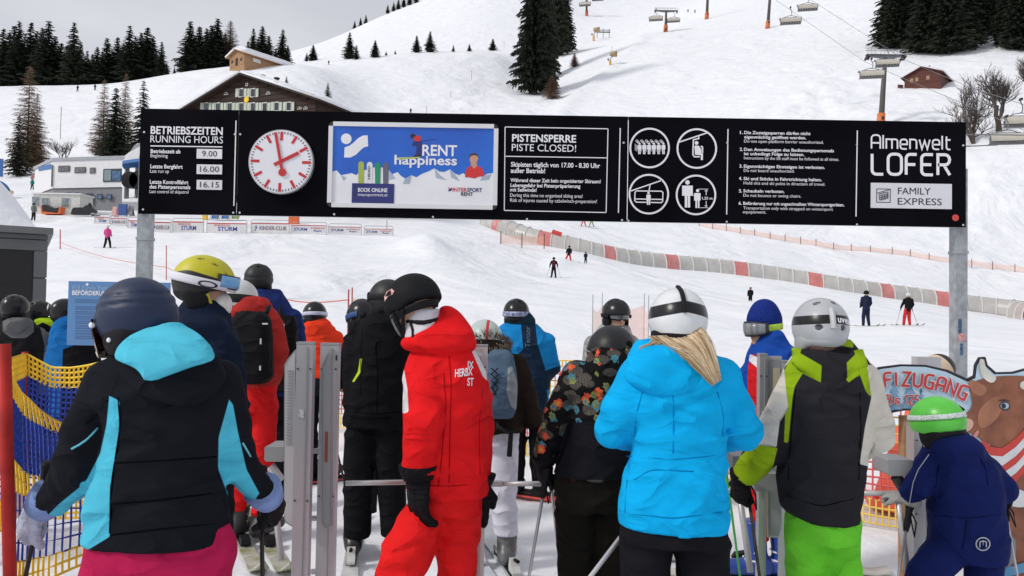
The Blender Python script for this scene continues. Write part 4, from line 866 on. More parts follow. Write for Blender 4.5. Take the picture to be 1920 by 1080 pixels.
def lift_station():
    Y = 97.0; t = thing('valley_station', 'grey white lift station roof with blue beam left behind the sign', 'building', P(262, 335, Y))
    m = MB(); m.add([P(221, 302, Y), P(275, 302, Y), P(275, 268, Y + 4), P(243, 285, Y + 4), *[P(221, 302, Y) + [0, 4, -.2], P(275, 302, Y) + [0, 4, -.2]]], [(0, 1, 2, 3), (0, 3, 4), (1, 5, 2), (0, 4, 5, 1)]); m.build('roof', mat('station_white', (.6, .61, .63), .5), t)
    m = MB(); m.add([P(244, 284, Y + 3.8), P(275, 271, Y + 3.8), P(275, 263, Y + 5), P(252, 272, Y + 5)], [(0, 1, 2, 3)]); m.build('roof_trim', M_WALLG, t)
    A = P(231, 309, Y); B = P(280, 302, Y); m = MB(); m.tube([A, B], .55, 4); m.build('beam', M_BLUE, t)
    for a in (238, 258):
        q = P(a, 330, Y + .5); m = MB(); m.tube([q + [0, 0, -3], q + [0, 0, 1.6]], .3, 6); m.build('pillar', M_WALLG, t)
    for a, r_ in ((245, 1.1), (262, 1.2)):
        q = P(a, 338, Y - .5); m = MB(); m.tube([q + [0, -.4, 0], q + [0, .4, 0]], r_, 14); m.build('wheel', M_SMB, t)
lift_station()
# dark shed at the left edge
def shed():
    Y = 14.0; A = P(90, 440, Y); zt = A[2]; x1 = A[0]; t = thing('dark_shed', 'dark grey clad shed with thick snow roof at the left edge', 'building', (x1, Y, 0)); D = 3.5
    xo = P(67, 500, Y)[0]; zo = P(40, 470, Y)[2]; M_CL = mat('cladding', (.10, .105, .11), .55, var=.12, vscale=1.5); M_IN = mat('opening_dark', (.008, .008, .009), .7)
    m = MB(); m.box((x1 - 2.6, Y + D / 2 + .02, zt / 2), (5.16, D, zt - .04)); m.build('wall', M_CL, t)
    for (xa, xb, za, zb) in ((x1 - 5.2, x1, zo + .21, zt - .02), (x1 - 5.2, x1, zo, zo + .19)):
        m = MB(); m.box(((xa + xb) / 2, Y - .02, (za + zb) / 2), (xb - xa, .05, zb - za)); m.build('panel', M_CL, t)
    h = zo / 5
    for i in range(5):
        m = MB(); m.box(((xo + x1) / 2, Y - .02, h * (i + .5)), (x1 - xo, .05, h - .02)); m.build('panel', M_CL, t)
    m = MB(); m.box((xo - 2.2, Y - .0, zo / 2), (4.38, .06, zo - .01)); m.build('opening', M_IN, t)
    for z in (zo * .25, zo * .5, zo * .75):
        m = MB(); m.box((xo - 2.2, Y - .035, z), (4.3, .02, .015)); m.build('rail', mat('opening_rail', (.015, .015, .016), .6), t)
    m = MB(); m.box((x1 - 2.62, Y + D / 2, zt + .05), (5.4, D + .5, .12)); m.build('roof', mat('roof_dark', (.13, .135, .14), .5), t)
    nx, ny = 26, 14; vs = []; r = np.random.default_rng(1)
    for iy in range(ny + 1):
        for ix in range(nx + 1):
            a = ix / nx; bq = iy / ny; x = x1 - 5.2 + a * 5.05; e = max(0, 1 - ((1 - a) * 1.0 - .0) ** 1) 
            h_ = 2.3 * (1 - math.exp(-(1 - a) * 5.0 / 1.2)) * min(1, (bq * 3.2) ** .6) * min(1, (1 - bq) * 8)
            vs.append((x, Y - .2 + bq * (D + .35), zt + .11 + max(h_, .0) * (1 + .04 * r.random())))
    k = nx + 1; m = MB(); m.add(vs, [(i * k + j, i * k + j + 1, (i + 1) * k + j + 1, (i + 1) * k + j) for i in range(ny) for j in range(nx)]); m.build('roof_snow', SNOW, t, True)
    t.rotation_euler[2] = R(33)
shed()
# blue arch and flag at the far left
def arch():
    b = on(6, 372); Y = b[1]; t = thing('blue_arch', 'blue inflatable arch behind the shed roof at the left edge', 'arch', b)
    m = MB(); c_ = P(-12, 372, Y); m.tube([c_ + [2.1 * math.cos(R(a)), 0, 2.2 * math.sin(R(a))] for a in range(0, 181, 12)], .35, 10); m.build('arch_tube', M_BLUE, t, True)
    q = P(22, 361, Y - .36); m = MB(); m.tube([q, q + [0, -.03, 0]], .3, 14); m.build('round_emblem', mat('emblem_tan', (.5, .38, .22), .5), t)
    m = MB(); q = P(1, 315, Y + 2); m.box(q, (.7, .1, 2.4)); m.tube([q + [-.3, 0, -4], q + [-.3, 0, 1.2]], .05, 6); f_ = m.build('banner_flag', M_BLUE, None); tag(f_, 'tall narrow blue banner above the blue arch at the left edge', 'banner')
arch()

# ------------------------------------------------------------------ chairlift
M_STEEL = mat('lift_steel', (.17, .18, .19), .5, metal=.3, var=.12, vscale=2)
M_TOWER = mat('tower_brown', (.085, .075, .072), .6, var=.12, vscale=1)
M_ORANGE = mat('tower_pad_orange', (.60, .16, .05), .6, var=.15, vscale=2)
M_BUB = mat('bubble_beige', (.50, .47, .40), .25, var=.1, vscale=.7)
M_SEAT = mat('seat_grey', (.18, .17, .16), .6, var=.15)
M_SEATD = mat('seat_black', (.025, .025, .028), .6)
def tower(base, top, arm_w, label, arm=True, lean=0, scale=1.0):
    t = thing('lift_tower', label, 'lift tower', base, 'chairlift towers'); b = np.array(base, float); tp = np.array(top, float)
    m = MB(); m.tube([b - [0, 0, 2], b + (tp - b) * .5, tp], [.62 * scale, .52 * scale, .40 * scale], 12); m.build('mast', M_TOWER, t, True)
    e = b + (tp - b) / np.linalg.norm(tp - b) * 2.6 * scale
    m = MB(); m.tube([b - (tp - b) * .05, e], [.85 * scale, .8 * scale], 10); m.build('orange_pad', M_ORANGE, t, True)
    q = b + (tp - b) * .1 + [0, -.8 * scale, 0]; m = MB(); m.box(q, (.5 * scale, .06, .7 * scale)); m.build('number_plate', M_SEATD, t)
    if not arm: return t
    m = MB(); m.prism([(-arm_w / 2, .12), (-arm_w / 2, .35), (arm_w / 2, .35), (arm_w / 2, .12), (arm_w * .12, -.45), (-arm_w * .12, -.45)], tp + [0, -.25, .2], (1, 0, 0), (0, 0, 1), (0, 1, 0), .5); ca = m.build('cross_arm', M_STEEL, t)
    for s in (-1, 1):
        x = tp + [s * arm_w * .46, 0, .1]
        for k in range(4):
            q = x + [0, (k - 1.5) * .75, -.25]; m = MB(); m.tube([q + [-.08, 0, 0], q + [.08, 0, 0]], .33, 10); m.build('sheave', M_SEATD, t)
        m = MB(); m.tube([x + [0, -1.5, .1], x + [0, 1.5, .1]], .12, 6); m.build('sheave_beam', M_STEEL, t)
        m = MB(); m.tube([x + [-.25, 0, -.1], x + [.25, 0, -.1]], .62, 14); m.build('sheave_guard', M_SEATD, t)
    rl = [(-arm_w / 2, 1.75), (arm_w / 2, 1.75)]
    m = MB(); m.tube([tp + [-arm_w / 2, -.5, 1.8], tp + [arm_w / 2, -.5, 1.8]], .06, 5); m.build('rail', M_STEEL, ca)
    m = MB(); m.tube([tp + [-arm_w / 2, .5, 1.75], tp + [arm_w / 2, .5, 1.75]], .06, 5); m.build('rail', M_STEEL, ca)
    m = MB(); m.box(tp + [0, 0, .62], (arm_w, 1.0, .08)); m.build('catwalk', M_STEEL, ca)
    n = 9
    for i in range(n + 1):
        x = -arm_w / 2 + arm_w * i / n; m = MB(); m.tube([tp + [x, -.5, .5], tp + [x + (.5 if i % 3 == 0 else 0), -.5, 1.8]], .045, 4); m.build('baluster', M_STEEL, ca)
    return t
def chair_proto():
    t = thing('lift_chair', 'x', 'lift chair', (0, 0, 0)); w = 4.7
    m = MB(); m.tube([(0, 0, 0), (.0, .05, -.3), (.35, .25, -.9), (.3, .2, -1.6), (0, 0, -1.95)], [.09, .09, .08, .08, .09], 6); m.build('hanger', M_STEEL, t, True)
    m = MB(); m.box((0, 0, .05), (.3, .7, .3)); m.build('grip', M_SEATD, t)
    for s in (-1, 1):
        m = MB(); m.tube([(0, 0, -1.9), (s * .9, 0, -2.05), (s * 1.7, 0, -2.4)], .07, 5); m.build('frame_arm', M_STEEL, t, True)
    m = MB(); m.tube([(-1.9, 0, -2.32), (1.9, 0, -2.32)], .06, 5); m.build('frame_bar', M_STEEL, t)
    # bubble: curved shell swung open behind and above the seats
    m = MB(); n = 10; vs = []; k = 8
    for i in range(k + 1):
        x = -w / 2 + w * i / k; sq = 1 - .10 * abs(2 * i / k - 1) ** 4
        for j in range(n + 1):
            a = R(200 - 150 * j / n); vs.append((x, .25 - 1.0 * math.cos(a) * sq * -1, -3.25 + .95 * math.sin(a) * sq))
    m.add(vs, [(i * (n + 1) + j, (i + 1) * (n + 1) + j, (i + 1) * (n + 1) + j + 1, i * (n + 1) + j + 1) for i in range(k) for j in range(n)]); bu = m.build('bubble', M_BUB, t, True)
    for x in (-w / 2, w / 2):
        m = MB(); m.tube([(x, .25 + 1.02 * math.cos(R(200 - 150 * j / n)), -3.25 + .97 * math.sin(R(200 - 150 * j / n))) for j in range(n + 1)], .05, 5); m.build('bubble_rim', M_SEATD, bu)
    for i in range(8):
        x = -w / 2 + .3 + i * (w - .6) / 7; m = MB(); m.box((x, -.35, -3.55), (.54, .1, .66)); m.build('backrest', M_SEAT, t); m = MB(); m.box((x, -.05, -3.95), (.54, .55, .12)); m.build('seat', M_SEAT, t)
    m = MB(); m.tube([(-w / 2, -.4, -3.2), (w / 2, -.4, -3.2)], .06, 5); m.build('back_rail', M_SEATD, t)
    m = MB(); m.tube([(-w / 2, -.42, -3.9), (w / 2, -.42, -3.9)], .07, 5); m.build('back_rail', M_STEEL, t)
    return t
# ropes
rA = [P(1330, -95, 235), P(1455, 0, 200), P(1622, 116, 166), P(1810, 196, 128), P(1990, 275, 100)]
rB = [P(1400, -75, 232), P(1530, 6, 198), P(1696, 112, 166), P(1825, 166, 132), P(1990, 218, 104)]
for rp, lb in ((rA, 'left steel rope of the chairlift crossing the upper right slope'), (rB, 'right steel rope of the chairlift crossing the upper right slope')):
    m = MB(); m.tube(rp, .045, 5); o = m.build('lift_rope', M_STEEL); tag(o, lb, 'rope', 'chairlift ropes')
for (y0, y1, xr, lb) in ((252, 254, 1960, 'upper grey bar beside the station right of the sign'), (275, 272, 1870, 'lower grey bar beside the station right of the sign')):
    m = MB(); m.tube([P(1800, y0, 96), P(xr, y1, 96)], .08, 5); o = m.build('guide_rope', M_STEEL); tag(o, lb, 'rope', 'guide ropes')
bA = on(1651, 236); tower(bA, P(1660, 108, bA[1]), 9.0, 'nearest lift tower with railed cross arm above the black sign', scale=1.1)
bB = on(1439, 53); tower(bB, P(1447, -45, bB[1]), 9, 'lift tower cut by the top edge, orange pad at its foot', scale=1.3)
bC = on(1325, 36); tower(bC, P(1329, -50, bC[1]), 9, 'lift tower left of the cut-off one at the top edge', scale=1.4)
bD = on(1248, 60); tower(bD, P(1249, 22, bD[1]), 12, 'distant lift tower with two chairs at the top of the slope', scale=1.3)
bE = on(1100, 30); tower(bE, P(1100, -12, bE[1]), 12, 'far lift tower at the top edge right of the gully spruce', scale=1.6)
ch0 = chair_proto(); chairs = [(1634, 138, 166, 44, 'loaded bubble chair hanging left below the nearest tower'), (1663, 117, 168, 42, 'bubble chair hanging behind the mast of the nearest tower'), (1482, 38, 190, 38, 'bubble chair left of the upper rope on the white slope'), (1514, 13, 194, 36, 'bubble chair touching the top edge of the picture'), (1887, 258, 104, 62, 'large bubble chair at the right edge beside the sign'), (1914, 226, 106, 62, 'bubble chair cut by the right edge behind the large one'), (1230, 34, bD[1] - 4, 26, 'small chair left of the distant tower'), (1263, 37, bD[1] - 2, 24, 'small chair right of the distant tower'), (1097, 7, bE[1] - 3, 22, 'tiny chair beside the far tower at the top edge'), (1121, -3, bE[1] - 3, 22, 'tiny chair half above the top edge')]
for i, (px, py, Y, w, lb) in enumerate(chairs):
    o = ch0 if i == 0 else copy_tree(ch0); s = w * Y / F / 4.7; q = P(px, py, Y); o.location = V(q + [0, 0, 3.0 * s]); o.scale = (s, s, s); o['label'] = lb; o['group'] = 'bubble chairs of the lift'; o.rotation_euler[2] = R(-12)
# small passengers' legs
def station_far():
    b = on(1131, 72); q = P(1131, 62, b[1]); t = thing('far_station_frame', 'flat steel lift frame behind the snow gun on the ridge', 'lift frame', q)
    m = MB(); m.box(q + [0, 0, .6], (9, 1.2, .5)); m.build('beam', M_STEEL, t)
    m = MB(); m.box(q + [0, 0, 1.9], (9, .8, .2)); m.build('rail', M_STEEL, t)
    for a in (-3.8, 0, 3.8):
        m = MB(); m.tube([q + [a, 0, -3], q + [a, 0, 2.8]], .2, 5); m.build('strut', M_STEEL, t)
station_far()
M_YEL = mat('gun_yellow', (.68, .36, .03), .5); M_BEI = mat('gun_beige', (.40, .30, .17), .5)
for i, (px, pb, pt, lb) in enumerate(((1144, 126, 96, 'yellow snow gun on the slope edge right of the gully spruce'), (1113, 77, 51, 'snow gun farther up beside the flat steel frame'))):
    b = on(px, pb); H = htop(px, pt, b); t = thing('snow_gun', lb, 'snow gun', b, 'snow guns'); s = H / 30
    m = MB(); m.tube([b, b + [0, 0, H * .42]], .075 * H, 8); m.build('post', M_YEL, t)
    m = MB(); m.tube([b + [0, 0, H * .4], b + [.05 * H, 0, H * .6], b + [.2 * H, 0, H * .72]], .03 * H, 6); m.build('arm', M_STEEL, t)
    c_ = b + [.2 * H, 0, H * .82]; m = MB(); m.tube([c_ + [-.22 * H, -.1, 0], c_ + [-.05 * H, -.05, 0], c_ + [.2 * H, 0, .02 * H]], [.13 * H, .16 * H, .19 * H], 12); m.build('fan_drum', M_BEI, t, True)
    m = MB(); m.tube([c_ + [.2 * H, 0, .02 * H], c_ + [.215 * H, 0, .02 * H]], .15 * H, 12); m.build('nozzle_ring', M_DARK, t)
    m = MB(); m.box(b + [-.12 * H, 0, H * .48], (.1 * H, .3, .14 * H)); m.build('control_box', M_STEEL, t)

# ------------------------------------------------------------------ conveyor tunnel, fences, banners
M_TUN = mat('tunnel_clear', (.50, .49, .46), .3, var=.15, vscale=.8, alpha=.68); M_TUNR = mat('tunnel_red', (.64, .16, .14), .4, var=.2, vscale=.9, alpha=.7); M_RIB = mat('tunnel_rib', (.62, .61, .58), .4)
def tunnel():
    fr = [(1960, 599), (1897, 591), (1747, 569), (1597, 549), (1480, 529), (1380, 514), (1276, 505), (1197, 497), (1127, 485), (1072, 470), (1018, 462), (960, 448), (934, 437), (915, 428), (900, 421)]
    pts = np.array([on(a, b) for a, b in fr]); sgl = np.concatenate([[0], np.cumsum(np.linalg.norm(np.diff(pts, axis=0), axis=1))])
    n = int(sgl[-1] / 1.75); s = np.linspace(0, sgl[-1], n + 1); pp = np.stack([np.interp(s, sgl, pts[:, k]) for k in range(3)], -1)
    kk = np.ones(5) / 5; pp2 = pp.copy()
    for k in range(3): pp2[2:-2, k] = np.convolve(pp[:, k], kk, mode='valid')
    pp = pp2; t = thing('conveyor_tunnel', 'long arched conveyor lift tunnel with clear and red panels', 'tunnel', pp[0])
    na = 10
    def ring(i, sc=1.0):
        d = pp[min(i + 1, n)] - pp[max(i - 1, 0)]; d[2] = 0; d /= np.linalg.norm(d); w = np.array([-d[1], d[0], 0]); w = w if w[1] > 0 else -w
        return [pp[i] + w * (1.15 + 1.15 * sc * -math.cos(R(180 * j / na))) + [0, 0, 1.85 * sc * math.sin(R(180 * j / na)) ** .75 - .1] for j in range(na + 1)]
    for i in range(n + 1):
        m = MB(); m.tube(ring(i, 1.03), .075, 5); m.build('rib', M_RIB, t)
    for i in range(n):
        a, b = ring(i), ring(i + 1); m = MB(); m.add(a + b, [(j, j + 1, na + 2 + j, na + 1 + j) for j in range(na)])
        m.build('panel', M_TUNR if (i % 5 == 2 or i in (8,)) else M_TUN, t, True)
    d = on(1058, 470)
    m = MB(); q = P(1052, 433, pp[n - 10][1] - 1); m.tube([P(1035, 434, q[1]), P(1053, 440, q[1])], .28, 6); m.build('red_bar', mat('bar_red', (.62, .05, .04), .5), t)
    return pp
TUN = tunnel()
M_NETP = mat('net_pale_orange', (.80, .42, .28), .7, alpha=.42, var=.1); M_NETY = mat('net_pale_yellow', (.85, .62, .25), .7, alpha=.45, var=.1)
M_POLER = mat('pole_red', (.42, .06, .05), .5); M_POLEB = mat('pole_brown', (.16, .07, .05), .6)
def pole_fence(name, label, pts, h, mnet, mpole, pr=.03, group='orange slope fences', extra=.25):
    t = thing(name, label, 'fence', pts[0], group); pts = [np.array(p, float) for p in pts]
    for p in pts:
        m = MB(); m.tube([p - [0, 0, .2], p + [0, 0, h + extra]], pr, 6); m.build('pole', mpole, t)
    for a, b in zip(pts[:-1], pts[1:]):
        m = MB(); k = 4; vs = []
        for i in range(k + 1):
            q = a + (b - a) * i / k; sag = .12 * h * math.sin(math.pi * i / k)
            for z in (.12 * h, h - sag): vs.append(q + [0, 0, z])
        th = np.array([0, .012, 0]); nv = len(vs); vs2 = vs + [v + th for v in vs]
        fs = [(2 * i, 2 * i + 2, 2 * i + 3, 2 * i + 1) for i in range(k)]; m.add(vs, fs); m.build('net_panel', mnet, t)
    return t
fx = [1311, 1336, 1362, 1388, 1415, 1444, 1472, 1501, 1530, 1563, 1596, 1632, 1673, 1707, 1742, 1781, 1822, 1861, 1903, 1945]
fy = [424, 430, 434, 439, 443, 449, 453, 458, 462, 469, 472, 475, 478, 482, 489, 494, 500, 505, 510, 516]
pole_fence('slope_fence', 'long orange net fence across the slope behind the tunnel', [on(a, b) for a, b in zip(fx, fy)], .95, M_NETP, M_POLEB, .05)
q0 = [on(939, 455), on(978, 460), on(1018, 463)]
pole_fence('slope_fence', 'short orange net fence before the left end of the tunnel', [np.array([q[0], q0[1][1] - 2, q[2] - .3]) for q in q0], 1.25, M_NETP, M_POLEB, .06)
pole_fence('slope_fence', 'pale pink net with thin rods behind the bearded man', [ground(1110, 20), ground(1128, 22), ground(1207, 22), ground(1215, 20)], 1.35, M_NETP, M_GALV, .012, extra=.35)
pole_fence('slope_fence', 'pale yellow net with red rods left of the black jackets', [ground(651, 19), ground(658, 21), ground(702, 21), ground(708, 19)], 1.5, M_NETY, M_POLER, .02, extra=.25)
def banner(x0, x1, yt, yb, text, i):
    b0 = on((x0 + x1) / 2, yb + 1); Y = b0[1]; A = P(x0, yt, Y); B = P(x1, yt, Y); zb = P((x0 + x1) / 2, yb, Y)[2]; zt = (A[2] + B[2]) / 2; x = (A[0] + B[0]) / 2; w = B[0] - A[0]; h = zt - zb
    t = thing('banner_barrier', 'white ski school banner reading %s, %s from the left in the row' % (text[1], ORD[i]), 'banner', (x, Y, zb), 'banner row below the sign')
    m = MB(); m.box((x, Y, zb + h * .5), (w - .1, .03, h)); p = m.build('panel', mat('banner_white', (.66, .65, .65), .5, var=.06), t)
    m = MB(); m.box((x, Y - .018, zt - h * .06), (w - .1, .01, h * .1)); m.build('stripe', mat('banner_red', (.45, .05, .06), .5), p)
    m = MB(); m.tube([(A[0], Y, zb - .3), (A[0], Y, zt + .12), (A[0] + .12, Y, zt + .25), (B[0] - .12, Y, zt + .25), (B[0], Y, zt + .12), (B[0], Y, zb - .3)], .03, 5); m.build('frame', M_GALV, t)
    mm = mat('banner_blue', (.04, .06, .30), .5); mr = mat('banner_redtext', (.55, .10, .08), .5)
    if text[0] == 'sturm':
        letter('lettering', 'SKISCHULE', (x - w * .32, Y, zb + h * .68), (x + w * .08, Y, zb + h * .68), h * .16, mr, p, True, .025)
        letter('lettering', 'STURM', (x - w * .22, Y, zb + h * .22), (x + w * .26, Y, zb + h * .22), h * .38, mm, p, True, .025)
    elif text[0] == 'club':
        letter('lettering', 'KINDER-CLUB', (x - w * .28, Y, zb + h * .3), (x + w * .42, Y, zb + h * .3), h * .36, mat('banner_mix', (.30, .16, .10), .5, var=.5, vscale=2, col2=(.05, .12, .22)), p, True, .025)
        m = MB(); q = np.array([x - w * .37, Y - .025, zb + h * .5])
        for pts in ([(-.06, .25), (0, .32), (.06, .25), (0, .18)], [(-.2, .1), (.1, .15), (.12, .0), (-.05, -.3), (-.15, -.3), (0, -.02)]): m.add([q + [a * h * .9, 0, c_ * h * .9] for a, c_ in pts], [tuple(range(len(pts)))])
        m.build('figure_print', mm, p)
    else:
        letter('lettering', 'STURM', (x - w * .42, Y, zb + h * .3), (x - w * .05, Y, zb + h * .3), h * .34, mm, p, True, .025)
        letter('lettering', 'INTERSPORT', (x + w * .05, Y, zb + h * .52), (x + w * .46, Y, zb + h * .52), h * .17, mr, p, True, .025); letter('lettering', 'Rent', (x + w * .14, Y, zb + h * .18), (x + w * .36, Y, zb + h * .18), h * .24, mm, p, True, .025)
for i, a in enumerate([(178, 206, 407, 419, ('sturm', 'SKISCHULE STURM')), (208, 238, 409, 423, ('club', 'KINDER-CLUB')), (240, 262, 413, 428, ('sturm', 'SKISCHULE STURM')), (285, 321, 416, 436, ('club', 'KINDER-CLUB')), (324, 382, 415, 436, ('sturm', 'SKISCHULE STURM')), (388, 463, 418, 437, ('sturm', 'SKISCHULE STURM')), (471, 543, 418, 437, ('club', 'KINDER-CLUB')), (546, 613, 422, 437, ('mix', 'STURM and INTERSPORT Rent')), (616, 678, 425, 437.5, ('mix', 'STURM and INTERSPORT Rent')), (683, 737, 429, 440, ('mix', 'STURM and INTERSPORT Rent'))]): banner(*a[:4], a[4], i)
def small_box(px, py, w, h, d, m_, name, label, cat, shape='box'):
    b = on(px, py); t = thing(name, label, cat, b); mb = MB()
    mb.prism([(-w / 2, 0), (w / 2, 0), (w / 2 * .92, h), (-w / 2 * .92, h)], b, (1, 0, 0), (0, 0, 1), (0, 1, 0), d); mb.build('body', m_, t)
    mb = MB(); mb.box(b + [0, d / 2, h + .04], (w * 1.05, d * 1.05, .08)); mb.build('lid', m_, t)
small_box(549, 421, .95, .95, .8, M_ORA, 'orange_bin', 'orange bin behind the banner row below the poster', 'bin')
small_box(383, 412, .45, .7, .4, mat('toy_yellow', (.75, .5, .05), .5), 'yellow_box', 'small yellow play figure stand behind the banners', 'play stand')
for i, px in enumerate((402, 421, 440)):
    b = on(px, 414); t = thing('deck_chair', 'deck chair behind the banner row, %s from the left' % ORD[i], 'deck chair', b, 'deck chairs'); mm = M_BLUE if i < 2 else mat('deck_green', (.2, .28, .12), .6)
    m = MB(); m.prism([(-.4, .25), (.4, .25), (.4, 1.0), (-.4, 1.0)], b, (1, 0, 0), (0, .5, .85), (0, -.85, .5), .04); m.build('fabric', mm, t)
    for s in (-.42, .42):
        m = MB(); m.tube([b + [s, -.4, 0], b + [s, .6, 1.0]], .03, 5); m.build('leg', M_WOODL, t)
small_box(229, 404, .9, 1.15, .3, mat('play_blue', (.04, .1, .3), .5), 'blue_stand', 'blue play stand left of the banners near the left post', 'play stand')
for i, (x, y) in enumerate(((215, 404), (245, 402))):
    b = on(x, y + 2); t = thing('a_frame_board', ['red and white folding stand left of the blue stand', 'grey folding board right of the blue play stand'][i], 'stand', b)
    for s in (-1, 1):
        m = MB(); m.prism([(-.3, 0), (.3, 0), (.22, 1.1), (-.22, 1.1)], b + [0, s * .3, 0], (1, 0, 0), (0, -s * .27, .96), (0, 1, 0), .03); m.build('panel', M_WALLG if i else mat('board_redwhite', (.6, .5, .48), .5, var=.5, vscale=6, col2=(.5, .06, .05)), t)
# rope line with poles left
M_ROPE = mat('rope_red', (.60, .16, .12), .6)
def rope_line():
    for i, (px, pt, pb) in enumerate(((113, 430, 468), (312, 460, 527))):
        b = on(px, pb); t = MB(); t.tube([b - [0, 0, .2], P(px, pt, b[1])], .035 if i == 0 else .022, 6); o = t.build('rope_pole', M_POLER); tag(o, ['thick red pole at the upper left end of the rope line', 'thin brown red pole left of the yellow helmet'][i], 'pole', 'rope line poles')
    pts = []
    A = on(113, 468); B = on(312, 527); C_ = ground(470, 22); D_ = ground(655, 20)
    ends = [P(114, 455, A[1]), P(312, 501, B[1]), P(470, 538, C_[1] + 2), P(655, 562, D_[1])]
    for a, b in zip(ends[:-1], ends[1:]):
        for i in range(8): t_ = i / 8; pts.append(a + (b - a) * t_ - [0, 0, .25 * math.sin(math.pi * t_)])
    m = MB(); m.tube(pts + [ends[-1]], .018, 5); o = m.build('barrier_rope', M_ROPE); tag(o, 'thin red rope sagging down the slope on the left', 'rope')
rope_line()
# thin marker rods on the slopes
for i, (px, pb, pt) in enumerate(((1147, 99, 86), (800, 213, 198), (845, 183, 170), (884, 150, 132), (945, 92, 78), (922, 92, 80), (113, 262, 200), (725, 440, 412))):
    b = on(px, pb); m = MB(); m.tube([b, b + [0, 0, htop(px, pt, b)]], .06 if pb < 300 else .03, 5); o = m.build('marker_rod', M_POLEB); tag(o, ['thin rod by the upper snow gun', 'rod left of the lumpy snow above the poster', 'rod on the lower lumpy snow ridge', 'rod on the upper lumpy snow ridge', 'rod on the crest left of the gully spruce', 'rod beside the crest spruce near the gully', 'tall rod among the trees at the left', 'rod behind the last banner'][i], 'rod', 'slope rods')

# ------------------------------------------------------------------ info board
def info_board():
    Y = 6.2; A = P(130, 527, Y); B = P(316, 650, Y); x = (A[0] + B[0]) / 2; z = (A[2] + B[2]) / 2; w = B[0] - A[0]; h = A[2] - B[2]
    t = thing('info_board', 'light blue notice board with fine print behind the navy helmet', 'sign', (x, Y, 0)); mb_ = mat('board_blue', (.10, .24, .48), .35, var=.06)
    m = MB(); m.box((x, Y, z), (w, .02, h)); p = m.build('panel', mb_, t)
    m = MB(); m.tube([(x, Y + .05, -.1), (x, Y + .05, z + h * .4)], .03, 8); m.build('post', M_GALV, t)
    k = Y / F; M_LB = mat('board_print', (.33, .46, .62), .5)
    letter('lettering', '8SB Family Express Lofer', P(137, 543, Y), P(243, 544.5, Y), 8 * k, M_LB, p, False, .013); letter('lettering', 'BEFÖRDERUNGSBEDINGUNGEN', P(137, 553, Y), P(288, 555, Y), 8 * k, M_PRINT, p, True, .013)
    m = MB(); q = P(165, 533.5, Y); m.tube([q + [0, -.011, 0], q + [0, -.013, 0]], .012, 8); m.build('dot_print', M_PRINT, p)
    r = random.Random(4); y = 562
    M_FP = mat('fine_print', (.06, .13, .30), .5)
    while y < 640:
        m = MB(); a = P(142, y, Y); wd = r.uniform(.55, .95) * .7; m.box((a[0] + wd * w / 2, Y - .0115, a[2]), (wd * w, .003, .0055)); m.build('print_line', M_FP, p); y += r.choice([4, 4, 5, 9])
info_board()

# ------------------------------------------------------------------ turnstiles
M_TA = mat('gate_alu', (.50, .50, .51), .36, metal=.55, var=.08, vscale=4, stretch=(1, 1, .08)); M_TG = mat('gate_grey', (.27, .275, .28), .5, var=.08, vscale=3); M_TL = mat('gate_light', (.50, .50, .50), .4, metal=.3, var=.06)
M_TRIM = mat('gate_trim', (.05, .05, .055), .5)
def gate_post(t, x0, x1, yt, Y, depth=.045):
    A = P(x0, yt, Y); w = (x1 - x0) * Y / F; x = A[0] + w / 2; zt = A[2]
    m = MB(); m.box((x, Y + depth / 2, zt / 2 - .03), (w, depth, zt + .06)); po = m.build('post', M_TA, t)
    for a in (.66,):
        m = MB(); m.box((x - w / 2 + w * a, Y - .002, zt / 2), (w * .03, .006, zt * .985)); m.build('groove', M_TG, po)
    m = MB(); m.box((x, Y + depth / 2, zt + .006), (w * 1.03, depth * 1.03, .010)); m.build('cap', M_TG, po)
    for fz in (.93, .55, .2):
        for fx in (-.38, .38):
            m = MB(); q = np.array([x + fx * w, Y, zt * fz]); m.tube([q + [0, -.0005, 0], q + [0, -.004, 0]], .0045, 8); m.build('screw', M_TRIM, po)
    m = MB(); m.box((x - w * .1, Y - .0015, zt * .80), (w * .3, .003, .035)); m.build('label', mat('gate_label', (.6, .6, .58), .5, var=.5, vscale=120, col2=(.2, .2, .22)), po)
    return x, zt, w
def antenna(t, poly, Y, th=.05, slots=True, m_=None, trim=True):
    pts = [P(a, b, Y) for a, b in poly]; m = MB(); n = len(pts); vs = pts + [q + [0, th, 0] for q in pts]
    m.add(vs, [tuple(range(n)), tuple(range(2 * n - 1, n - 1, -1))] + [(i, i + n, (i + 1) % n + n, (i + 1) % n) for i in range(n)]); p = m.build('antenna_panel', m_ or M_TG, t)
    c_ = np.mean(pts, 0); ins = [c_ + (q - c_) * np.array([.8, 1, .97]) + [0, -.006, 0] for q in pts]; m = MB(); m.add(ins, [tuple(range(n))]); m.build('panel_face', M_TL if m_ is None else M_TG, p)
    if slots:
        zc = [P(0, y, Y)[2] for y in np.linspace(min(b for a, b in poly) + 30, (min(b for a, b in poly) + max(b for a, b in poly)) / 2, 26)]
        xs = [q[0] for q in pts]; xa, xb = min(xs) + .012, max(xs) - .022; m = MB()
        for z in zc: m.box(((xa + xb) / 2, Y - .008, z), ((xb - xa) * .75, .004, .0035))
        o = m.build('slot_grille', M_TG, p); o['kind'] = 'stuff'
    return p
def arm(t, a, b, r, Y, Y2=None):
    m = MB(); m.tube([P(*a, Y), P(*b, Y2 or Y)], r, 10); return m.build('barrier_arm', M_TL, t, True)
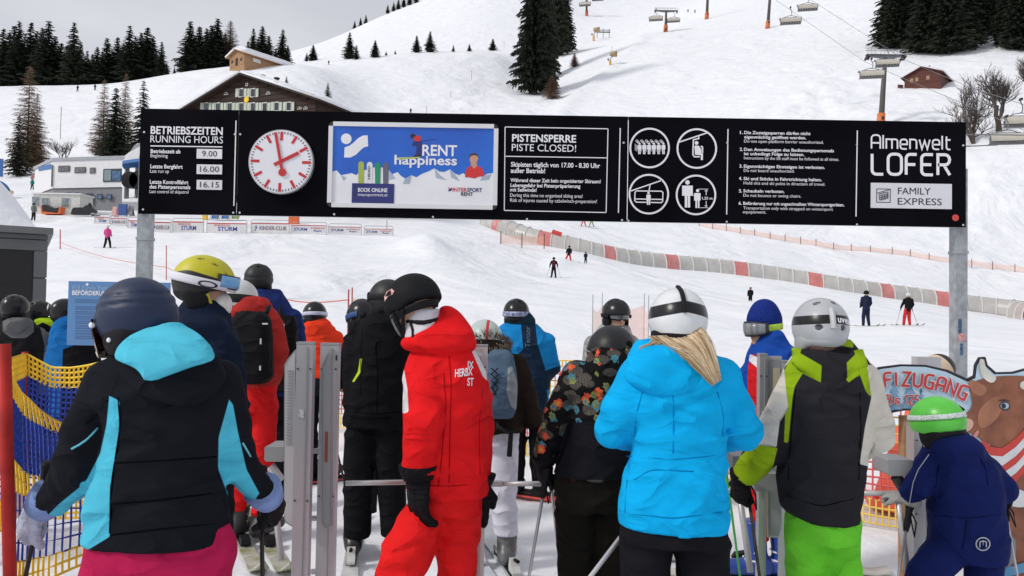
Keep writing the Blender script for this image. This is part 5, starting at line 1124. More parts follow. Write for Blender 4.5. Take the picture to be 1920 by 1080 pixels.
def housing(t, x0, y0, x1, y1, Y, d=.16):
    A, B = P(x0, y0, Y), P(x1, y1, Y); cx, cz = (A[0] + B[0]) / 2, (A[2] + B[2]) / 2; w, h = (B[0] - A[0]) / 2, (A[2] - B[2]) / 2; c = .25 * h
    m = MB(); m.prism([(-w, -h + c), (-w + c, -h), (w - c, -h), (w, -h + c), (w, h - c * .4), (w - c * .4, h), (-w + c * .4, h), (-w, h - c * .4)], (cx, Y, cz), (1, 0, 0), (0, 0, 1), (0, 1, 0), d); return m.build('arm_housing', M_TG, t)
def turnstiles():
    t = thing('turnstile', 'double antenna turnstile gate left of the red instructor', 'turnstile', P(575, 1000, 3.2) * [1, 1, 0], 'turnstile gates')
    gate_post(t, 556, 587, 646, 3.2); antenna(t, [(540, 672), (553, 656), (556, 656), (556, 990), (548, 988), (535, 980), (532, 968), (533, 684)], 3.22)
    gate_post(t, 601, 635, 648, 3.3); antenna(t, [(604, 684), (620, 654), (622, 654), (621, 988), (610, 990), (604, 980)], 3.27, .03, False, M_TG)
    m = MB(); q = P(612, 838, 3.262); m.box(q, (.012, .004, .13)); m.build('red_light', mat('led_red', (.25, .06, .04), .4), t)
    m = MB(); q = P(631, 671, 3.298); m.box(q, (.007, .006, .022)); m.build('lock', M_DARK, t)
    housing(t, 496, 838, 532, 866, 3.35); m = MB(); m.tube([P(507, 874, 3.4), P(528, 902, 3.4)], .022, 8); m.build('hub', M_TL, t)
    arm(t, (513, 925), (528, 1050), .014, 3.38)
    for y in (846, 972, 1072):
        m = MB(); m.tube([P(584, y, 3.3), P(604, y - 1, 3.33)], .012, 6); m.build('tie_rod', M_TA, t)
    t2 = thing('turnstile', 'turnstile half hidden behind the red instructor', 'turnstile', P(896, 1000, 3.75) * [1, 1, 0], 'turnstile gates')
    gate_post(t2, 879, 914, 650, 3.75); antenna(t2, [(884, 662), (905, 662), (905, 990), (886, 990)], 3.74, .02, False, M_TL)
    arm(t2, (648, 906), (765, 904), .0125, 3.7); arm(t2, (942, 907), (1040, 907), .0125, 3.8)
    m = MB(); m.tube([P(765, 905, 3.72), P(885, 906, 3.76)], .011, 8); m.build('axle', M_TL, t2); m = MB(); m.tube([P(905, 907, 3.8), P(942, 907, 3.8)], .016, 8); m.build('hub', M_TL, t2)
    t3 = thing('turnstile', 'turnstile between the light blue jacket and the lime trousers', 'turnstile', P(1445, 1000, 3.7) * [1, 1, 0], 'turnstile gates')
    gate_post(t3, 1425, 1439, 667, 3.7); gate_post(t3, 1467, 1482, 680, 3.82)
    antenna(t3, [(1439, 668), (1466, 668), (1466, 990), (1460, 1008), (1440, 1008)], 3.72, .02, False, M_TL)
    m = MB(); q0, q1 = P(1449, 690, 3.715), P(1461, 800, 3.715); m.box(((q0[0] + q1[0]) / 2, 3.712, (q0[2] + q1[2]) / 2), (q1[0] - q0[0], .004, q0[2] - q1[2])); m.build('scratched_window', mat('window_worn', (.45, .42, .36), .3, var=.5, vscale=20, col2=(.55, .45, .2)), t3)
    housing(t3, 1374, 855, 1424, 886, 3.78); housing(t3, 1414, 888, 1462, 922, 3.55, .12); arm(t3, (1386, 925), (1407, 1072), .015, 3.62); arm(t3, (1360, 920), (1386, 919), .012, 3.7)
    arm(t3, (1436, 860), (1438, 920), .008, 3.6)
    t4 = thing('turnstile', 'turnstile in front of the cow board beside the child', 'turnstile', P(1735, 1000, 3.95) * [1, 1, 0], 'turnstile gates')
    gate_post(t4, 1714, 1752, 800, 4.05, .08); A = P(1722, 672, 5.3); m = MB(); m.box((P(1744, 690, 5.3)[0], 5.35, P(1744, 690, 5.3)[2] - .45), (.17, .08, 1.05)); m.build('rear_post', M_TA, t4)
    housing(t4, 1665, 862, 1712, 893, 3.75); m = MB(); m.tube([P(1680, 893, 3.8), P(1694, 915, 3.8)], .03, 8); m.build('hub', M_TRIM, t4)
    arm(t4, (1608, 925), (1690, 925), .013, 3.85); arm(t4, (1683, 930), (1702, 1075), .015, 3.78)
turnstiles()

# ------------------------------------------------------------------ safety nets
def net(name, label, tops, bots, bands, cell, posts, post_m, post_r, rad=.004, wob=.012, seed=0):
    """tops/bots: polylines of the upper and lower edge (world); bands: [(v0,v1,material,cell factor)]"""
    t = thing(name, label, 'net', tops[0] * np.array([1, 1, 0]), 'safety nets'); tops = np.array(tops); bots = np.array(bots)
    sg = np.concatenate([[0], np.cumsum(np.linalg.norm(np.diff(tops, axis=0), axis=1))]); Lt = sg[-1]; r = np.random.default_rng(seed); hmean = np.mean(np.linalg.norm(tops - bots, axis=1))
    def S(u, v):
        u = np.clip(u, 0, 1); a = np.stack([np.interp(u * Lt, sg, tops[:, k]) for k in range(3)], -1); b = np.stack([np.interp(u * Lt, sg, bots[:, k]) for k in range(3)], -1)
        q = b + (a - b) * np.asarray(v)[..., None]
        q[..., 1] += wob * 4 * vnoise(np.stack([u * Lt * 2.2, v * 2.5, u * 0 + seed], -1)); q[..., 2] += wob * vnoise(np.stack([u * Lt * 5, v * 5, u * 0 + seed + 9], -1)); return q
    for (v0, v1, mm, cf) in bands:
        c = cell * cf; nu = max(2, int(Lt / c)); nv = max(1, int((v1 - v0) * hmean / c)); U = np.linspace(0, 1, nu + 1); Vv = np.linspace(v0, v1, nv + 1); m = MB(); rr = rad * (1 if cf >= 1 else 1.2)
        G = S(*np.meshgrid(U, Vv, indexing='ij'))
        def strip(pts):
            n = len(pts); d = np.gradient(pts, axis=0); d /= np.linalg.norm(d, axis=1)[:, None] + 1e-9; e = np.cross(d, [0, 1.0, 0]); e /= np.linalg.norm(e, axis=1)[:, None] + 1e-9; f = np.array([0, 1.0, 0])
            vs = np.concatenate([pts + e * rr, pts + f * rr, pts - e * rr, pts - f * rr]); fs = []
            for i in range(n - 1):
                for k in range(4): k2 = (k + 1) % 4; fs.append((k * n + i, k2 * n + i, k2 * n + i + 1, k * n + i + 1))
            m.add(vs, fs)
        for j in range(nv + 1): strip(G[:, j])
        for i in range(nu + 1): strip(G[i]) if nv > 0 else None
        o = m.build('netting', mm, t); o['kind'] = 'stuff'
    for (a, b) in posts:
        m = MB(); m.tube([a, b], post_r, 10); m.build('post', post_m, t, True)
    return t
M_NB = mat('net_blue', (.015, .05, .36), .6, var=.25, vscale=6); M_NY = mat('net_yellow', (.86, .56, .03), .6, var=.15, vscale=6); M_NR = mat('net_red', (.62, .10, .10), .6); M_NY2 = mat('net_yellow_pale', (.78, .55, .10), .6)
M_PR2 = mat('post_red', (.40, .026, .022), .6, spec=.15, var=.3, vscale=9, bump=.2, bscale=30, bdist=.003)
def nets():
    def line(pts): return [P(a, b, y) for a, b, y in pts]
    tp = [(-60, 690, 4.6), (20, 672, 5.0), (47, 663, 5.3), (62, 672, 5.3), (95, 690, 5.3), (130, 690, 5.3), (170, 682, 5.3), (230, 672, 5.3)]
    bt = [P(a, b, y) * [1, 1, 0] + [0, 0, .12] for a, b, y in tp]
    net('safety_net', 'blue and yellow net at the back left below the waiting people', line(tp), bt, [(.86, 1.0, M_NY, .75), (.34, .86, M_NB, .8), (.17, .34, M_NB, 1), (0, .17, M_NY, .8)], .046, [(P(47, 660, 5.32), P(45, 1010, 5.32))], M_PR2, .022, .0068, seed=1)
    tp = [(18, 690, 2.5), (40, 738, 2.62), (75, 768, 2.75), (110, 788, 2.85), (160, 802, 2.95), (230, 808, 3.0), (300, 800, 3.0)]
    bt = [(10, 1120, 2.45), (40, 1105, 2.6), (80, 1090, 2.75), (120, 1072, 2.85), (165, 1052, 2.95), (230, 1040, 3.0), (300, 1040, 3.0)]
    net('safety_net', 'sagging blue and yellow net nearest the camera at the left edge', line(tp), line(bt), [(.89, 1.0, M_NY, .7), (.60, .89, M_NB, .62), (.46, .60, M_NY, .8), (.13, .46, M_NB, 1.0), (0, .13, M_NY, .8)], .043, [(P(8, 645, 2.42), P(21, 1180, 2.42))], M_PR2, .020, .0044, seed=5)
    q = P(4, 672, 2.2); 
    tp = [ground(600, 9.6), ground(760, 9.0), ground(960, 8.1), ground(1180, 7.2), ground(1380, 6.5), ground(1560, 5.9), ground(1740, 5.5), ground(1960, 5.2)]
    tp = [np.array(p) for p in tp]
    net('safety_net', 'red and yellow net along the far side of the queue', [p + [0, 0, 1.06 + .03 * (i % 2)] for i, p in enumerate(tp)], [p + [0, 0, .05] for p in tp], [(.94, 1.0, M_NY2, .7), (.80, .94, M_NR, 1), (.56, .80, M_NY2, 1), (.17, .56, M_NR, .95), (0, .17, M_NY2, .8)], .06, [(p + [0, .04, 0], p + [0, .04, 1.12]) for p in tp[1:-1]], M_PR2, .018, .0062, seed=9)
nets()

# ------------------------------------------------------------------ cow board
def cow_board():
    Y = 4.35; t = thing('cow_board', 'painted cut-out board with brown cow reading Profi Zugang Bis 125', 'sign', P(1800, 1000, Y) * [1, 1, 0])
    def pl(name, pts, mm, l, par=None, th=.0015):
        q = [P(a, b, Y - .011 - l * .002) for a, b in pts]; m = MB(); n = len(q); m.add(q + [p + [0, .0016, 0] for p in q], [tuple(range(n)), tuple(range(2 * n - 1, n - 1, -1))]); return m.build(name, mm, par or bd)
    def sm(pts, it=2):
        pts = [np.array(p, float) for p in pts]
        for _ in range(it): pts = [q for i in range(len(pts)) for q in (pts[i] * .75 + pts[(i + 1) % len(pts)] * .25, pts[i] * .25 + pts[(i + 1) % len(pts)] * .75)]
        return [tuple(p) for p in pts]
    out = [(1600, 712), (1622, 697), (1650, 688), (1690, 683), (1735, 684), (1775, 693), (1806, 707), (1812, 711), (1826, 704), (1828, 684), (1836, 670), (1846, 669), (1850, 684), (1866, 698), (1900, 697), (1925, 690), (1960, 690), (1990, 720), (1990, 1200), (1850, 1200), (1856, 1060), (1868, 960), (1852, 870), (1830, 838), (1800, 800), (1790, 775), (1752, 770), (1715, 768), (1690, 770), (1660, 776), (1640, 787), (1600, 806)]
    q = [P(a, b, Y) for a, b in out]; m = MB(); n = len(q); m.add([p + [0, -.01, 0] for p in q] + [p + [0, .012, 0] for p in q], [tuple(range(n)), tuple(range(2 * n - 1, n - 1, -1))] + [(i, i + n, (i + 1) % n + n, (i + 1) % n) for i in range(n)]); bd = m.build('board', mat('board_edge', (.012, .012, .02), .5), t)
    for x in (1700, 1900):
        m = MB(); a = P(x, 780, Y + .04); m.box((a[0], Y + .045, a[2] / 2), (.06, .06, a[2])); m.build('support', M_WOODL, t)
    PB = mat('paint_sky', (.42, .60, .74), .5, var=.2, vscale=4, col2=(.55, .68, .78)); inner = [(1603, 716), (1625, 701), (1652, 692), (1690, 687), (1735, 688), (1773, 697), (1803, 711), (1814, 716), (1829, 709), (1832, 686), (1838, 674), (1845, 674), (1848, 687), (1864, 702), (1900, 701), (1926, 694), (1958, 694), (1984, 722), (1984, 1195), (1856, 1195), (1861, 1062), (1873, 960), (1856, 868), (1834, 834), (1804, 797), (1793, 771), (1752, 766), (1715, 764), (1688, 766), (1658, 772), (1638, 783), (1603, 800)]
    pl('painted_ground', inner, PB, 0)
    PT = mat('paint_tree_blue', (.10, .24, .42), .5, var=.4, vscale=14, col2=(.25, .42, .58)); r = random.Random(2)
    for (a, b, h, w) in ((1655, 772, 62, 30), (1677, 768, 70, 30), (1706, 766, 64, 34), (1638, 782, 50, 24), (1727, 768, 40, 24)):
        pts = [(a, b - h)]
        for i in range(1, 6): pts += [(a + w / 2 * i / 6 + 2, b - h + h * i / 5.4), (a + w / 2 * i / 6 - 3, b - h + h * i / 5.4 - 1)]
        pts += [(a + w / 2, b)] ; lf = [(2 * a - x, y) for x, y in reversed(pts[1:])]; pl('painted_tree', pts + lf, PT, 1)
    PR = mat('paint_red', (.55, .03, .04), .5); PW = mat('paint_white', (.72, .72, .72), .5)
    k = Y / F
    for (mm, w, l) in ((PW, 7.5, 3.0), (PR, 4.2, 5.5)):
        m = MB(); cxp, cyp, rad = 1690, 995, 272       # letters follow the curved top edge
        def tf(a, b):
            an = (a - cxp) / rad; rr = rad + b; return P(cxp + rr * math.sin(an), cyp - rr * math.cos(an), Y - .011 - l * .002)
        stroke_text(m, 'PROFI', tf, 1590, 1681, 25, w, gap=.3); stroke_text(m, 'ZUGANG', tf, 1692, 1812, 25, w, gap=.3); m.build('lettering', mm, bd)
        m = MB(); stroke_text(m, 'Bis 125', lambda a, b: P(a, 757 - b + (a - 1662) * .02, Y - .011 - l * .002), 1663, 1724, 16.5, w * .6, gap=.25); m.build('lettering', mm, bd)
    # the cow
    CB = mat('cow_brown', (.32, .115, .055), .35, var=.35, vscale=9, col2=(.16, .05, .024)); CL = mat('cow_light', (.36, .15, .08), .5, var=.25, vscale=8); CP = mat('cow_pink', (.66, .40, .33), .5); CH = mat('cow_horn', (.62, .60, .54), .45, var=.2, vscale=10)
    body = sm([(1853, 822), (1880, 790), (1930, 760), (1990, 760), (1990, 1195), (1930, 1195), (1915, 1110), (1885, 1075), (1878, 1000), (1880, 930), (1862, 862)])
    pl('cow_body', body, CB, 1)
    head = sm([(1816, 722), (1835, 712), (1864, 706), (1900, 704), (1935, 706), (1965, 740), (1955, 790), (1930, 830), (1900, 845), (1872, 838), (1850, 832), (1832, 818), (1806, 806), (1801, 795), (1806, 780), (1826, 762)])
    pl('cow_head', head, CB, 3)
    pl('cow_cheek', sm([(1832, 770), (1862, 742), (1880, 745), (1878, 775), (1855, 800), (1835, 805)]), CL, 4)
    pl('cow_ear', sm([(1816, 714), (1824, 712), (1846, 722), (1852, 732), (1840, 745), (1826, 738), (1817, 728)]), CL, 4)
    pl('cow_horn', sm([(1836, 676), (1840, 672), (1846, 676), (1848, 690), (1860, 703), (1870, 707), (1862, 720), (1846, 712), (1838, 698)]), CH, 5)
    pl('cow_horn', sm([(1912, 716), (1930, 712), (1948, 700), (1958, 704), (1950, 722), (1930, 732), (1914, 730)]), CH, 5)
    pl('cow_muzzle', sm([(1797, 792), (1806, 783), (1824, 786), (1826, 800), (1812, 812), (1799, 806)]), CP, 5)
    pl('cow_tongue', sm([(1822, 820), (1834, 804), (1836, 812), (1830, 822)]), mat('cow_tongue', (.62, .25, .22), .5), 5)
    pl('cow_eye', [(1884 + 10 * math.cos(R(a)), 761 + 8 * math.sin(R(a))) for a in range(0, 360, 24)], M_DARK, 5); pl('cow_eye_white', [(1884 + 8 * math.cos(R(a)), 761 + 6 * math.sin(R(a))) for a in range(0, 360, 24)], mat('eye_blue', (.42, .5, .62), .3), 6); pl('cow_pupil', [(1882 + 4.2 * math.cos(R(a)), 761 + 5 * math.sin(R(a))) for a in range(0, 360, 30)], M_DARK, 7)
    pl('cow_brow', sm([(1870, 752), (1882, 748), (1898, 752), (1882, 751.5)], 1), M_DARK, 6)
    PRr = mat('scarf_red', (.52, .05, .04), .6, var=.15); PWw = mat('scarf_white', (.62, .64, .66), .6, var=.12, vscale=12)
    cols = [PRr, PWw, PRr, PWw, PRr]; up = [(1842, 823), (1858, 838), (1880, 840), (1905, 822), (1930, 795), (1960, 780)]
    for i, mm in enumerate(cols):
        a = [(x, y + i * 16) for x, y in up]; b = [(x, y + (i + 1) * 16 + 1) for x, y in up]; pl('scarf_stripe', a + b[::-1], mm, 5 + (i % 2))
    pl('leg_wrap', sm([(1887, 925), (1905, 915), (1930, 925), (1930, 950), (1905, 952), (1888, 945)]), PWw, 5)
    pl('ski_boot', sm([(1880, 1005), (1905, 1005), (1905, 1040), (1896, 1065), (1860, 1070), (1858, 1055), (1876, 1045)]), mat('boot_paint', (.22, .22, .22), .5), 6)
    pl('painted_ski', [(1850, 1075), (1990, 1035), (1990, 1055), (1850, 1092)], mat('ski_paint', (.10, .30, .50), .5), 6)
cow_board()
def cone(px, pb, pt, w, Y, label):
    b = np.array([P(px, pb, Y)[0], Y, 0.06]); H = P(px, pt, Y)[2] - .06; t = thing('orange_cone', label, 'cone', b, 'orange cones'); mm = mat('cone_orange', (.85, .13, .06), .5)
    m = MB(); m.tube([b, b + [0, 0, .06]], w * .62, 12); m.build('base', mm, t); m = MB(); m.tube([b + [0, 0, .06], b + [0, 0, H * .55]], [w * .5, w * .28], 14); m.tube([b + [0, 0, H * .55], b + [0, 0, H]], [w * .28, w * .1], 14); m.build('body', mm, t, True)
    m = MB(); m.tube([b + [0, 0, H * .45], b + [0, 0, H * .62]], [w * .335, w * .255], 14, cap=False); m.build('stripe', mat('cone_stripe', (.85, .4, .1), .5), t, True)
cone(1688, 958, 800, .42, 6.2, 'orange cone seen through the net left of the green helmet')
cone(1706, 900, 770, .40, 6.9, 'orange cone farther back behind the net')

# ------------------------------------------------------------------ soft shapes: distance fields -> one continuous mesh
def smin(a, b, k):
    h = np.clip(.5 + .5 * (b - a) / k, 0, 1); return b * (1 - h) + a * h - k * h * (1 - h)
_CO = np.array([[i, j, k] for i in (0, 1) for j in (0, 1) for k in (0, 1)])
_ED = [(a, b) for a in range(8) for b in range(a + 1, 8) if np.abs(_CO[a] - _CO[b]).sum() == 1]
def nets_mesh(fn, lo, hi, cell):
    lo = np.array(lo, float); n = np.maximum(4, np.ceil((np.array(hi, float) - lo) / cell).astype(int) + 1)
    ax = [lo[k] + cell * np.arange(n[k]) for k in range(3)]; G = np.stack(np.meshgrid(*ax, indexing='ij'), -1)
    d = fn(G.reshape(-1, 3)).reshape(n); s = d < 0
    c = np.zeros(n - 1, np.int8)
    for o in _CO: c += s[o[0]:n[0] - 1 + o[0], o[1]:n[1] - 1 + o[1], o[2]:n[2] - 1 + o[2]]
    act = (c > 0) & (c < 8); idx = np.argwhere(act)
    if len(idx) == 0: return np.zeros((0, 3)), np.zeros((0, 4), int)
    dv = np.stack([d[idx[:, 0] + o[0], idx[:, 1] + o[1], idx[:, 2] + o[2]] for o in _CO], -1)
    acc = np.zeros((len(idx), 3)); cnt = np.zeros(len(idx))
    for a, b in _ED:
        da, db = dv[:, a], dv[:, b]; m = (da < 0) != (db < 0); t = np.where(m, da / np.where(m, da - db, 1), 0)
        acc += np.where(m[:, None], _CO[a] + t[:, None] * (_CO[b] - _CO[a]), 0); cnt += m
    v = lo + (idx + acc / cnt[:, None]) * cell; ids = np.full(n - 1, -1); ids[act] = np.arange(len(idx)); F_ = []
    for k in range(3):
        o1, o2 = [(1, 2), (2, 0), (0, 1)][k]; sl0 = [slice(None)] * 3; sl1 = [slice(None)] * 3; sl0[k] = slice(0, n[k] - 1); sl1[k] = slice(1, n[k])
        ch = s[tuple(sl0)] != s[tuple(sl1)]; e = np.argwhere(ch); e = e[(e[:, o1] > 0) & (e[:, o1] < n[o1] - 1) & (e[:, o2] > 0) & (e[:, o2] < n[o2] - 1)]
        if not len(e): continue
        fl = s[e[:, 0], e[:, 1], e[:, 2]]
        def cid(a, b): q = e.copy(); q[:, o1] -= a; q[:, o2] -= b; return ids[q[:, 0], q[:, 1], q[:, 2]]
        Q = np.stack([cid(1, 1), cid(0, 1), cid(0, 0), cid(1, 0)], -1); Q[~fl] = Q[~fl][:, ::-1]; F_.append(Q)
    return v, np.concatenate(F_)
def rcone(Pq, a, b, ra, rb):
    ba = b - a; t = np.clip(((Pq - a) @ ba) / (ba @ ba + 1e-12), 0, 1); return np.linalg.norm(Pq - a - t[:, None] * ba, axis=1) - (ra + (rb - ra) * t)
def chain(Pq, pts, k=.02):
    d = None
    for (a, ra), (b, rb) in zip(pts[:-1], pts[1:]):
        e = rcone(Pq, a, b, ra, rb); d = e if d is None else smin(d, e, k)
    return d
def ellip(Pq, c, r):
    q = (Pq - c) / r; k0 = np.linalg.norm(q, axis=1); k1 = np.linalg.norm(q / r, axis=1); return k0 * (k0 - 1) / (k1 + 1e-9)
def loft(Pq, secs, ex=2.3):
    """secs: rows (z, cx, cy, a, b)"""
    S = np.array(sorted(secs)); z = Pq[:, 2]; cx, cy, a, b = [pchip(S[:, 0], S[:, k], z) for k in (1, 2, 3, 4)]
    q = (np.abs((Pq[:, 0] - cx) / a) ** ex + np.abs((Pq[:, 1] - cy) / b) ** ex) ** (1 / ex); d = (q - 1) * np.minimum(a, b)
    return np.maximum(d, np.maximum(z - S[-1, 0], S[0, 0] - z))
def folds(Pq, d, amp, seed=0, fz=13.0, fx=6.5):
    """cloth: soft volume changes plus long curved ridges and creases"""
    m = np.abs(d) < amp * 4 + .012; q = Pq[m]
    w = np.stack([q[:, 0] * fx * .55 + 1.6 * q[:, 2], q[:, 1] * fx * .55, q[:, 2] * fz * .55 - 2.4 * q[:, 0]], -1) + seed * 7.3
    w = w + .45 * np.stack([vnoise(w * .8 + 3), vnoise(w * .8 + 11), vnoise(w * .8 + 23)], -1)
    n1 = vnoise(w * .8); n3 = vnoise(w * np.array([.55, .55, 1.25]) + 31); n4 = vnoise(w * np.array([1.1, 1.1, .6]) + 57)
    o = d.copy(); amp = amp * 1.1; o[m] += amp * (.5 * n1 - 1.1 * np.exp(-(n3 / .2) ** 2) + .9 * np.exp(-((n3 - .32) / .14) ** 2) - .7 * np.exp(-(n4 / .16) ** 2)); return o
def sdpoly(x, z, poly):
    poly = np.array(poly, float); d = np.full(len(x), 1e9); s = np.ones(len(x)); n = len(poly)
    for i in range(n):
        a = poly[i]; b = poly[i - 1]; e = b - a; wx, wz = x - a[0], z - a[1]; t = np.clip((wx * e[0] + wz * e[1]) / (e @ e + 1e-12), 0, 1)
        d = np.minimum(d, (wx - e[0] * t) ** 2 + (wz - e[1] * t) ** 2); c1 = z >= a[1]; c2 = z < b[1]; c3 = e[0] * wz > e[1] * wx
        s = np.where((c1 & c2 & c3) | (~c1 & ~c2 & ~c3), -s, s)
    return s * np.sqrt(d)
def unit(v): v = np.array(v, float); return v / (np.linalg.norm(v) + 1e-12)
M_SKIN = mat('skin', (.52, .30, .21), .5, var=.08, vscale=9); M_GLOVE = cloth('glove_black', [(.010, .010, .012)], .6, .4, 40)
M_BLK = mat('strap_black', (.012, .012, .014), .55); M_HB = mat('helmet_black', (.012, .0125, .014), .42, var=.1, spec=.4)

class Person:
    def __init__(s, label, Y, foot, cell=.013, seed=0, group=None):
        s.Y = Y; s.k = Y / F; s.cell = cell; s.seed = seed; g = P(foot, 540, Y); s.gz = float(gz(g[0], Y)); s.root = thing('person', label, 'person', (g[0], Y, s.gz), group); s.lim = []
    def p(s, px, py, dy=0.0): q = P(px, py, s.Y); return np.array([q[0] * (s.Y + dy) / s.Y, s.Y + dy, CAMZ + (q[2] - CAMZ) * (s.Y + dy) / s.Y])
    def secs(s, L_, b0=.13):
        o = []
        for e in L_:
            py, xl, xr = e[:3]; b = e[3] if len(e) > 3 else b0; dy = e[4] if len(e) > 4 else 0; q = s.p((xl + xr) / 2, py, dy); o.append((q[2], q[0], q[1], (xr - xl) / 2 * s.k, b))
        return o
    def ch(s, L_): return [(s.p(e[0], e[1], e[3] if len(e) > 3 else 0), e[2] * s.k) for e in L_]
    def garment(s, name, material, secs=None, b0=.13, chains=(), blobs=(), masks=(), amp=.006, k=.016, cuts=True, cell=None, ex=2.3, cutz=None, fz=13.0):
        S = s.secs(secs, b0) if secs else None; C = [s.ch(c) for c in chains]; B = []
        for e in blobs: B.append((s.p(e[0], e[1], e[2]), np.array([e[3] * s.k, e[5], e[4] * s.k]), e[6] if len(e) > 6 else .03))
        pts = []
        if S: pts += [(q[1] + sx * q[3], q[2] + sy * q[4], q[0]) for q in S for sx in (-1, 1) for sy in (-1, 1)]
        for c in C: pts += [tuple(p + sg * r) for p, r in c for sg in (-1, 1)]
        for c_, r_, _ in B: pts += [tuple(c_ + r_), tuple(c_ - r_)]
        if name in ('trousers', 'ski_suit'): s.legch = C[-2:]
        pts = np.array(pts); lo = pts.min(0) - .04; hi = pts.max(0) + .04
        def fn(Q):
            d = loft(Q, S, ex) if S else None
            for c in C:
                e = chain(Q, c); a, b = c[-2][0], c[-1][0]
                if cuts: u = unit(b - a); e = np.maximum(e, (Q - b) @ u)
                d = e if d is None else smin(d, e, k)
            for c_, r_, kk in B: 
                e = ellip(Q, c_, r_); d = e if d is None else smin(d, e, kk)
            if cutz is not None: d = np.maximum(d, cutz - Q[:, 2])
            return folds(Q, d, amp, s.seed, fz) if amp else d
        v, f = nets_mesh(fn, lo, hi, cell or s.cell)
        at = {}
        for i, mk in enumerate(masks): at['m%d' % i] = s.mask(v, mk)
        return arr_mesh(name, v, f, material, s.root, True, at)
    def mask(s, v, mk):
        """mk: list of (polygon in px, side) joined; side 'b' only the side towards the camera"""
        out = np.full(len(v), -1.0)
        for poly, side in mk:
            pxy = proj(v); m = -sdpoly(pxy[0], pxy[1], poly) * s.k
            if side == 'b': m = np.minimum(m, s.Y + .03 - v[:, 1])
            out = np.maximum(out, m)
        return out
    def body(s, shoulders, wrists, hip, ankles=None, cell=.02, face=False, extra=None):
        H = s.H; c = H['c']; r, f, u = H['R']; k = H['s']; gl = s.gz
        neck = c - u * .12 * k - f * .015; nb = (s.p(*shoulders[0]) + s.p(*shoulders[1])) / 2; hp = s.p(*hip); P_ = []
        nb = nb + np.array([0, 0, .02])
        def fn(Q):
            d = ellip(Q, c + u * .01 * k, np.array([.082, .095, .105]) * k) if not face else None
            if face:
                L_ = np.stack([(Q - c) @ r, (Q - c) @ f, (Q - c) @ u], -1) / k
                d = ellip(L_, np.array([0, 0, .015]), np.array([.078, .098, .108]))
                d = smin(d, ellip(L_, np.array([0, .035, -.06]), np.array([.058, .062, .06])), .03)      # jaw
                d = smin(d, rcone(L_, np.array([0, .094, -.002]), np.array([0, .118, -.036]), .009, .0155), .012)   # nose
                d = smin(d, rcone(L_, np.array([-.04, .082, .012]), np.array([.04, .082, .012]), .012, .012), .016)  # brow
                for sg in (-1, 1): 
                    d = np.maximum(d, -ellip(L_, np.array([sg * .031, .098, -.006]), np.array([.018, .013, .012])))
                    d = smin(d, ellip(L_, np.array([sg * .031, .083, -.006]), np.array([.013, .011, .011])), .004)
                    d = smin(d, ellip(L_, np.array([sg * .079, .0, -.012]), np.array([.012, .022, .032])), .008)
                d = smin(d, rcone(L_, np.array([-.02, .092, -.068]), np.array([.02, .092, -.068]), .0075, .0075), .006)
                d = np.maximum(d, -ellip(L_, np.array([0, .104, -.0675]), np.array([.022, .01, .0022])))
                d = smin(d, ellip(L_, np.array([0, .082, -.1]), np.array([.02, .018, .016])), .015) * k
            d = smin(d, rcone(Q, c - u * .05 * k, nb, .055, .06), .03)
            d = smin(d, rcone(Q, nb - [0, 0, .08], hp + [0, 0, .08], .085, .085), .05)
            for sh, wr in zip(shoulders, wrists):
                a = s.p(*sh); e = s.p(*wr[0]); w = s.p(*wr[1]); d = smin(d, chain(Q, [(nb - [0, 0, .05], .04), (a - [0, 0, .02], .035), (e, .028), (w, .02)]), .03)
            for i, sg in enumerate((-1, 1)):
                an = s.p(*ankles[i]) if ankles else np.array([hp[0] + sg * .06, hp[1], gl + .1]); hq = hp + np.array([sg * .05, 0, 0]); kn = (hq + an) / 2
                if hasattr(s, 'legch'): d = smin(d, chain(Q, [(hq + [0, 0, .06], .05)] + [(p_, r_ * .5) for p_, r_ in s.legch[i]]), .02); continue
                d = smin(d, chain(Q, [(hq + [0, 0, .06], .05), (kn, .035), (an, .03)]), .02)
            return d
        pts = [c + .2, c - .2, hp, s.p(*wrists[0][0]), s.p(*wrists[0][1]), s.p(*wrists[1][0]), s.p(*wrists[1][1]), np.array([hp[0] - .3, hp[1] - .15, gl + .05]), np.array([hp[0] + .3, hp[1] + .15, gl + .05])] + ([s.p(*a) for a in ankles] if ankles else []); pts = np.array(pts)
        v, f_ = nets_mesh(fn, pts.min(0) - .08, pts.max(0) + .08, cell); return arr_mesh('body', v, f_, M_SKIN, s.root)
    # ---- head gear
    def head(s, px, py, yaw=0, pitch=0, roll=0, sc=1.0, dy=0.0):
        ya, pi, ro = R(yaw), R(pitch), R(roll); f = np.array([math.sin(ya) * math.cos(pi), math.cos(ya) * math.cos(pi), math.sin(pi)]); r = np.array([math.cos(ya), -math.sin(ya), 0]); u = np.cross(r, f)
        r, u = r * math.cos(ro) + u * math.sin(ro), u * math.cos(ro) - r * math.sin(ro); s.H = dict(c=s.p(px, py, dy), R=(r, f, u), s=sc); return s
    def hl(s, Q): c = s.H['c']; r, f, u = s.H['R']; return np.stack([(Q - c) @ r, (Q - c) @ f, (Q - c) @ u], -1) / s.H['s']
    def hw(s, l): c = s.H['c']; r, f, u = s.H['R']; l = np.atleast_2d(l) * s.H['s']; return c + l[:, :1] * r + l[:, 1:2] * f + l[:, 2:3] * u
    RAD = np.array([.120, .146, .132]); UC = .018
